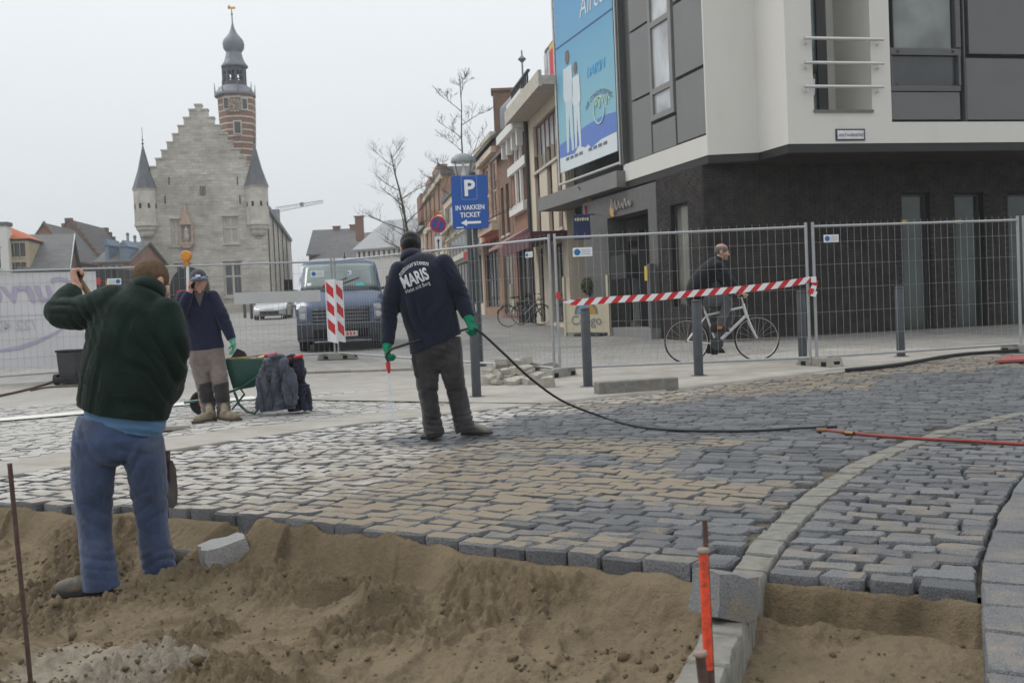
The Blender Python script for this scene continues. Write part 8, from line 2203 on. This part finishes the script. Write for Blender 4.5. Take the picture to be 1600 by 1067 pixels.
# ---- the man on the phone
def man_phone():
    Y0 = 10.98
    def a(px, py, dy=0.0): return P(px, py, Y0 + dy)
    t = thing('person', 'man in navy pullover and baseball cap talking on a phone beside the wheelbarrow', 'person', G(340, 658))
    NV = cloth('dark_navy_pullover', (.014, .016, .038), .25, None, sheen=.16, bs=160); GT = cloth('taupe_work_trousers', (.185, .155, .14), .22, (.10, .085, .075), .5, 5); DK = cloth('dark_knee_patch', (.040, .037, .036), .25)
    b = Shape(); hd = a(310.5, 440, -.06); b.head(hd, (.34, -.88, -.22), (0, -.1, 1), 1.0)
    b.limb([hd + V((0, .02, -.05)), a(309, 456, .0), a(309, 470, .02)], [.054, .06, .08])
    b.limb([a(309, 468), a(312, 490), a(318, 525), a(321, 550)], [(.16, .08), (.17, .10), (.15, .09), (.15, .10)])
    b.limb([a(287, 462), a(282, 485, -.08), a(283, 488, -.12)], [.055, .047, .045]); b.limb([a(283, 487, -.12), a(292, 466, -.17), a(298, 452, -.15)], [.044, .036, .028])
    b.hand(a(298, 453, -.15), (.05, .1, 1), (.5, -.1, .0), 42, 1.0, -1)
    b.limb([a(332, 462), a(350, 500, -.02), a(363, 532, -.06)], [.055, .045, .03]); b.ball(a(365, 538, -.07), (.03, .025, .04))
    b.limb([a(312, 552), a(320, 605, -.02), a(326, 648)], [.08, .055, .04]); b.limb([a(334, 552), a(345, 605, -.02), a(350, 645)], [.08, .055, .04])
    fuse(b, 'body', SKIN, t, .0075, 2); eyes(b, t)
    c, m_, k = b.hm; L = lambda x, y, z: c + m_ @ V((x, y, z))
    hair(b, 'hair', cloth('dark_hair', (.03, .024, .02), .3), t, .06, -.045, 1.0, True, .002)
    cap = Shape(); cap.ball(L(0, -.010, .050), (.086, .106, .086), m_); CAPM = cloth('grey_navy_cap', (.045, .052, .07), .3)
    co = fuse(cap, 'cap', CAPM, t, .006, 2, None, [(L(0, 0, .038), m_ @ V((0, .05, -1)).normalized())])
    m = MB(); n_ = 14; top = []
    for i in range(n_ + 1):
        an = math.pi * (i / n_) ; top.append((.082 * math.cos(an), .045 + .135 * math.sin(an)**.8))
    for i in range(n_ + 1): m.v.append(tuple(L(top[i][0], .045 + .02 * math.sin(math.pi * i / n_), .052)))
    for i in range(n_ + 1): m.v.append(tuple(L(top[i][0] * 1.0, top[i][1], .042 - .012 * abs(top[i][0] / .08)**2)))
    for i in range(n_): m.f.append((i, i + 1, n_ + 2 + i, n_ + 1 + i)); m.m.append(0)
    o = m.build('peak', CAPM, co, 180); o.modifiers.new('solid', 'SOLIDIFY').thickness = .005
    m = MB(); m.box(L(.01, .095, .078), (.05, .012, .028), m_); m.box(L(.03, .09, .055), (.036, .012, .02), m_); m.build('cap_badge', WHS, co, 0, .004)
    gl = thing('sunglasses', 'sunglasses pushed up on the baseball cap', 'sunglasses', L(.05, .07, .06)); m = MB(); m.tube([L(.088, -.03, .045), L(.09, .06, .052)], .004, 4); m.tube([L(-.088, -.03, .045), L(-.09, .06, .052)], .004, 4); m.build('arm', BLACKV, gl)
    m = MB(); m.ball(L(.045, .108, .055), (.034, .008, .020), 12, 6, m_); m.ball(L(-.045, .108, .055), (.034, .008, .020), 12, 6, m_); m.build('lens', Mglass('blue_mirror_lens', (.22, .28, .40), .1), gl, 180)
    ph = thing('mobile_phone', "dark mobile phone held to the man's ear", 'phone', a(303, 441, -.16)); m = MB(); m.box(a(302.5, 443, -.155), (.05, .016, .115), Matrix.Rotation(R(60), 3, 'Z') @ Matrix.Rotation(R(12), 3, 'X')); m.build('case', BLACKV, ph, 0, .006)
    j = Shape()
    j.limb([a(309, 456, .0), a(309, 462), a(309, 475), a(314, 500), a(318, 525), a(321.5, 547)], [(.08, .075), (.165, .095), (.198, .125), (.190, .13), (.195, .13), (.205, .135)], round_=(True, False))
    j.limb([a(288, 464), a(283, 480, -.05), a(284, 489, -.12)], [.086, .078, .072]); j.limb([a(284, 489, -.12), a(290, 470, -.165), a(296, 457, -.155)], [.070, .060, .046], round_=(True, False))
    j.limb([a(330, 463), a(344, 488, -.02), a(353, 508, -.03), a(362, 530, -.06)], [.084, .074, .066, .050], round_=(True, False))
    fuse(j, 'pullover', NV, t, .0115, 3, folds([(a(286, 480, -.1), V((.3, 0, 1)).normalized(), .045, .009, .12), (a(350, 500), V((.4, 0, 1)).normalized(), .05, .009, .12), (a(310, 500, -.1), V((.9, 0, .4)).normalized(), .1, .008, .25)], .006, 6, 4.0), [(a(321, 546), V((.02, 0, -1)).normalized())])
    GS = cloth('grey_tshirt', (.10, .09, .085), .2); m = MB(); m.prism([(-.055, .05), (.055, .05), (.0, -.10)], a(311, 464, -.128), V((1, 0, 0)), Z, V((0, 1, .25)).normalized(), .02); m.build('shirt_front', GS, t, 0, .004)
    for e in (-1, 1): m = MB(); m.prism([(0, .05), (e * .085, .045), (e * .09, -.02), (e * .02, -.075)], a(310, 462, -.120), V((1, 0, 0)), Z, V((0, 1, .2)).normalized(), .02); m.build('collar_flap', NV, t, 0, .006)
    w = Shape()
    w.limb([a(321.5, 543), a(323, 560), a(324, 575)], [(.195, .125), (.195, .13), (.165, .11)], round_=(False, True))
    w.limb([a(310, 562), a(316, 590, -.02), a(320, 610, -.02), a(324, 634), a(327, 654)], [(.100, .108), (.088, .098), (.079, .088), (.072, .08), (.074, .08)], round_=(True, False))
    w.limb([a(337, 562), a(343, 590, -.02), a(346, 610, -.02), a(349, 634), a(350.5, 652)], [(.100, .108), (.088, .098), (.079, .088), (.072, .08), (.074, .08)], round_=(True, False))
    fuse(w, 'work_trousers', GT, t, .0115, 3, folds([(a(325, 635), V((.2, 0, 1)), .05, .011, .11), (a(349, 633), V((-.2, 0, 1)), .05, .011, .11), (a(317, 585), V((.5, 0, .8)), .07, .008, .14), (a(343, 585), V((-.5, 0, .8)), .07, .008, .14)], .006, 8, 6.0))
    for p0, p1 in ((a(318.5, 597, -.03), a(324, 628, -.015)), (a(344.5, 597, -.03), a(348.5, 628, -.015))):
        s = Shape(); s.limb([p0, p0.lerp(p1, .5), p1], [(.086, .094), (.080, .09), (.075, .083)], round_=(False, False)); fuse(s, 'knee_patch', DK, t, .011, 2, folds([(p0.lerp(p1, .5), V((.2, 0, 1)), .06, .006, .12)], .004, 8))
    GLV = cloth('pale_green_glove', (.10, .34, .23), .2, (.03, .16, .10), .5, 20, .05)
    g = Shape(); g.hand(a(363, 531, -.06), (.15, -.1, -1), (-.75, -.4, 0), 24, 1.1, -1, .5); g.limb([a(362, 527, -.055), a(363.5, 534, -.06)], [.038, .034]); fuse(g, 'glove', GLV, t, .005, 2)
    BT = cloth('tan_work_boot', (.185, .155, .105), .25, (.24, .21, .16), .6, 9, .1); SO = M('boot_sole_tan', (.06, .052, .042), .9)
    h = G(331, 658); boot('boot', V((h.x, h.y + .10, h.z)), V((h.x - .13, h.y - .17, h.z)), a(327, 640), BT, t, SO)
    h = G(344, 657); boot('boot', V((h.x, h.y + .04, h.z)), V((h.x + .235, h.y - .12, h.z)), a(350, 638), BT, t, SO)
man_phone()
def coats():
    Y = 11.35
    def b(px, py, dy=0.0): return P(px, py, Y + dy)
    def coat(label, top, mid, bot, dy, mt, seed, sleeves):
        t = thing('coat', label, 'coat', b((bot[0] + bot[1]) / 2, 640, dy), 'coats hung over the wheelbarrow handles')
        s = Shape(); k = Y / 1600
        row = lambda q, y, d: (b((q[0] + q[1]) / 2, y, dy), ((q[1] - q[0]) / 2 * k, d))
        R_ = [row(top, 560, .06), row(mid, 585, .075), row(bot, 625, .085), row(bot, 652, .09)]
        s.limb([r[0] for r in R_], [r[1] for r in R_], round_=(True, False))
        for (x0, y0, x1, y1, x2, y2, d) in sleeves: s.limb([b(x0, y0, dy + d), b(x1, y1, dy + d), b(x2, y2, dy + d)], [.055, .062, .055], round_=(True, False))
        c = b((bot[0] + bot[1]) / 2, 620, dy)
        f = folds([(c, V((1, 0, .12)), .10, .030, .5), (c + V((.1, 0, .1)), V((1, 0, -.3)), .17, .030, .5), (b(top[0], 566, dy), V((.4, 0, 1)), .06, .012, .2)], .02, 7, seed)
        fuse(s, 'cloth', mt, t, .010, 2, f, [(b(bot[0], 643, dy), V((.06, 0, -1)).normalized())])
        m = MB(); m.tube([b(top[0] + 2, 559, dy - .05), b((top[0] + top[1]) / 2, 556, dy - .07), b(top[1] - 2, 558, dy - .05)], .022, 8); m.build('collar', mt, t, 180)
    coat('faded blue grey work coat hung over the wheelbarrow handles, left of the navy one', (419, 446), (414, 452), (409, 458), -.36, cloth('faded_blue_cloth', (.065, .073, .098), .3, (.11, .11, .115), .5, 5), 1.0, ((420, 565, 412, 600, 408, 640, -.05), (445, 566, 452, 598, 456, 630, -.06)))
    coat('dark navy coat hung at the grip end of the wheelbarrow handles', (446, 465), (448, 470), (450, 477), -.22, cloth('navy_coat_cloth', (.018, .021, .038), .3), 4.0, ((462, 562, 471, 600, 478, 641, -.04),))
coats()

# ---- the cyclist
def cyclist():
    M4 = Matrix.Translation(bike.location) @ Matrix.Rotation(bike.rotation_euler[2], 4, 'Z')
    def c(x, y, z): return M4 @ V((x, y, z))
    t = thing('person', 'bald man in a black jacket and grey trousers riding the white bicycle', 'person', c(-.2, 0, .9))
    BK = cloth('black_jacket', (.010, .011, .014), .25, None, sheen=.12); GR_ = cloth('grey_trousers', (.085, .088, .095), .22); sd = M4.to_3x3() @ V((0, 1, 0))
    F3 = M4.to_3x3()
    b = Shape(); hd = c(.05, .0, 1.68); b.head(hd, F3 @ V((.93, -.08, -.18)), (0, 0, 1), 1.0)
    b.limb([hd + F3 @ V((-.02, 0, -.06)), c(.0, 0, 1.57), c(-.06, 0, 1.50)], [.054, .06, .08])
    b.limb([c(-.06, 0, 1.48), c(-.17, 0, 1.32), c(-.31, 0, 1.12), c(-.33, 0, 1.0)], [(.16, .08), (.16, .10), (.14, .09), (.14, .09)], side=sd)
    for s in (-1, 1):
        b.limb([c(-.03, s * .17, 1.46), c(.12, s * .24, 1.22), c(.28, s * .28, 1.04)], [.055, .043, .03]); b.hand(c(.27, s * .28, 1.05), F3 @ V((.9, s * .05, -.45)), F3 @ V((-.3, 0, -1)), 58, 1.0, s)
    kn = {-1: c(.10, -.10, .93), 1: c(.16, .10, .74)}; an = {-1: c(-.04, -.13, .55), 1: c(-.10, .13, .23)}
    for s in (-1, 1): b.limb([c(-.26, s * .09, .98), kn[s], an[s]], [.085, .058, .042])
    fuse(b, 'body', SKIN, t, .0085, 2); eyes(b, t)
    hair(b, 'hair', cloth('grey_hair_fringe', (.13, .115, .105), .3), t, .02, -.06, 1.0, False, .003)
    j = Shape()
    j.limb([c(-.00, 0, 1.545), c(-.06, 0, 1.49), c(-.16, 0, 1.37), c(-.28, 0, 1.22), c(-.35, 0, 1.07), c(-.36, 0, .98)], [(.10, .095), (.215, .13), (.24, .17), (.24, .185), (.23, .18), (.22, .17)], side=sd)
    for s in (-1, 1): j.limb([c(-.05, s * .17, 1.46), c(.10, s * .24, 1.24), c(.19, s * .26, 1.13), c(.265, s * .28, 1.055)], [.10, .085, .070, .05], side=sd, round_=(True, False))
    fuse(j, 'jacket', BK, t, .0125, 3, folds([(c(.0, -.2, 1.34), V((.6, 0, .8)), .06, .008, .15), (c(-.2, -.1, 1.15), V((.3, 0, 1)), .09, .010, .2)], .007, 6, 1.0))
    w = Shape(); w.limb([c(-.34, 0, 1.03), c(-.30, 0, .96)], [(.185, .15), (.17, .14)], side=sd)
    for s in (-1, 1): w.limb([c(-.25, s * .09, .97), kn[s].lerp(c(-.25, s * .09, .97), .5), kn[s], kn[s].lerp(an[s], .55), an[s]], [.108, .095, .078, .068, .060], side=sd, round_=(True, False))
    fuse(w, 'trousers', GR_, t, .0125, 3, folds([(kn[-1], V((.8, 0, .5)), .06, .008, .14), (an[-1], V((.2, 0, 1)), .05, .008, .12)], .006, 8, 2.0))
    SH = cloth('dark_shoe', (.03, .027, .025), .2); OR = M('orange_sock', (.45, .16, .04), .9)
    for s in (-1, 1):
        e = c(-.08 + .02 * -s, s * .14, .29 + (.165 if s < 0 else -.165)); h = e - F3 @ V((.12, 0, 0)) + Z * .012; q = e + F3 @ V((.16, 0, 0)) + Z * .012
        boot('shoe', h, q, an[s] - Z * .02, SH, t, BLKR, .042, .009)
    m = MB(); m.tube([an[-1] - Z * .035, an[-1] + Z * .01], .056, 12); m.build('sock', OR, t, 60)
cyclist()
# ------------------------------------------------------------------ thin winter haze over the square
hm, hn, hb = newmat('haze_air'); hn.nodes.remove(hb)
pv = hn.nodes.new('ShaderNodeVolumePrincipled'); pv.inputs['Color'].default_value = (.93, .95, .97, 1); pv.inputs['Density'].default_value = .0009; pv.inputs['Anisotropy'].default_value = .2
hn.links.new(pv.outputs[0], hn.nodes['Material Output'].inputs['Volume'])
m = MB(); m.box((0, 430, 19), (1900, 1000, 42)); o = m.build('haze', hm); o['kind'] = 'stuff'
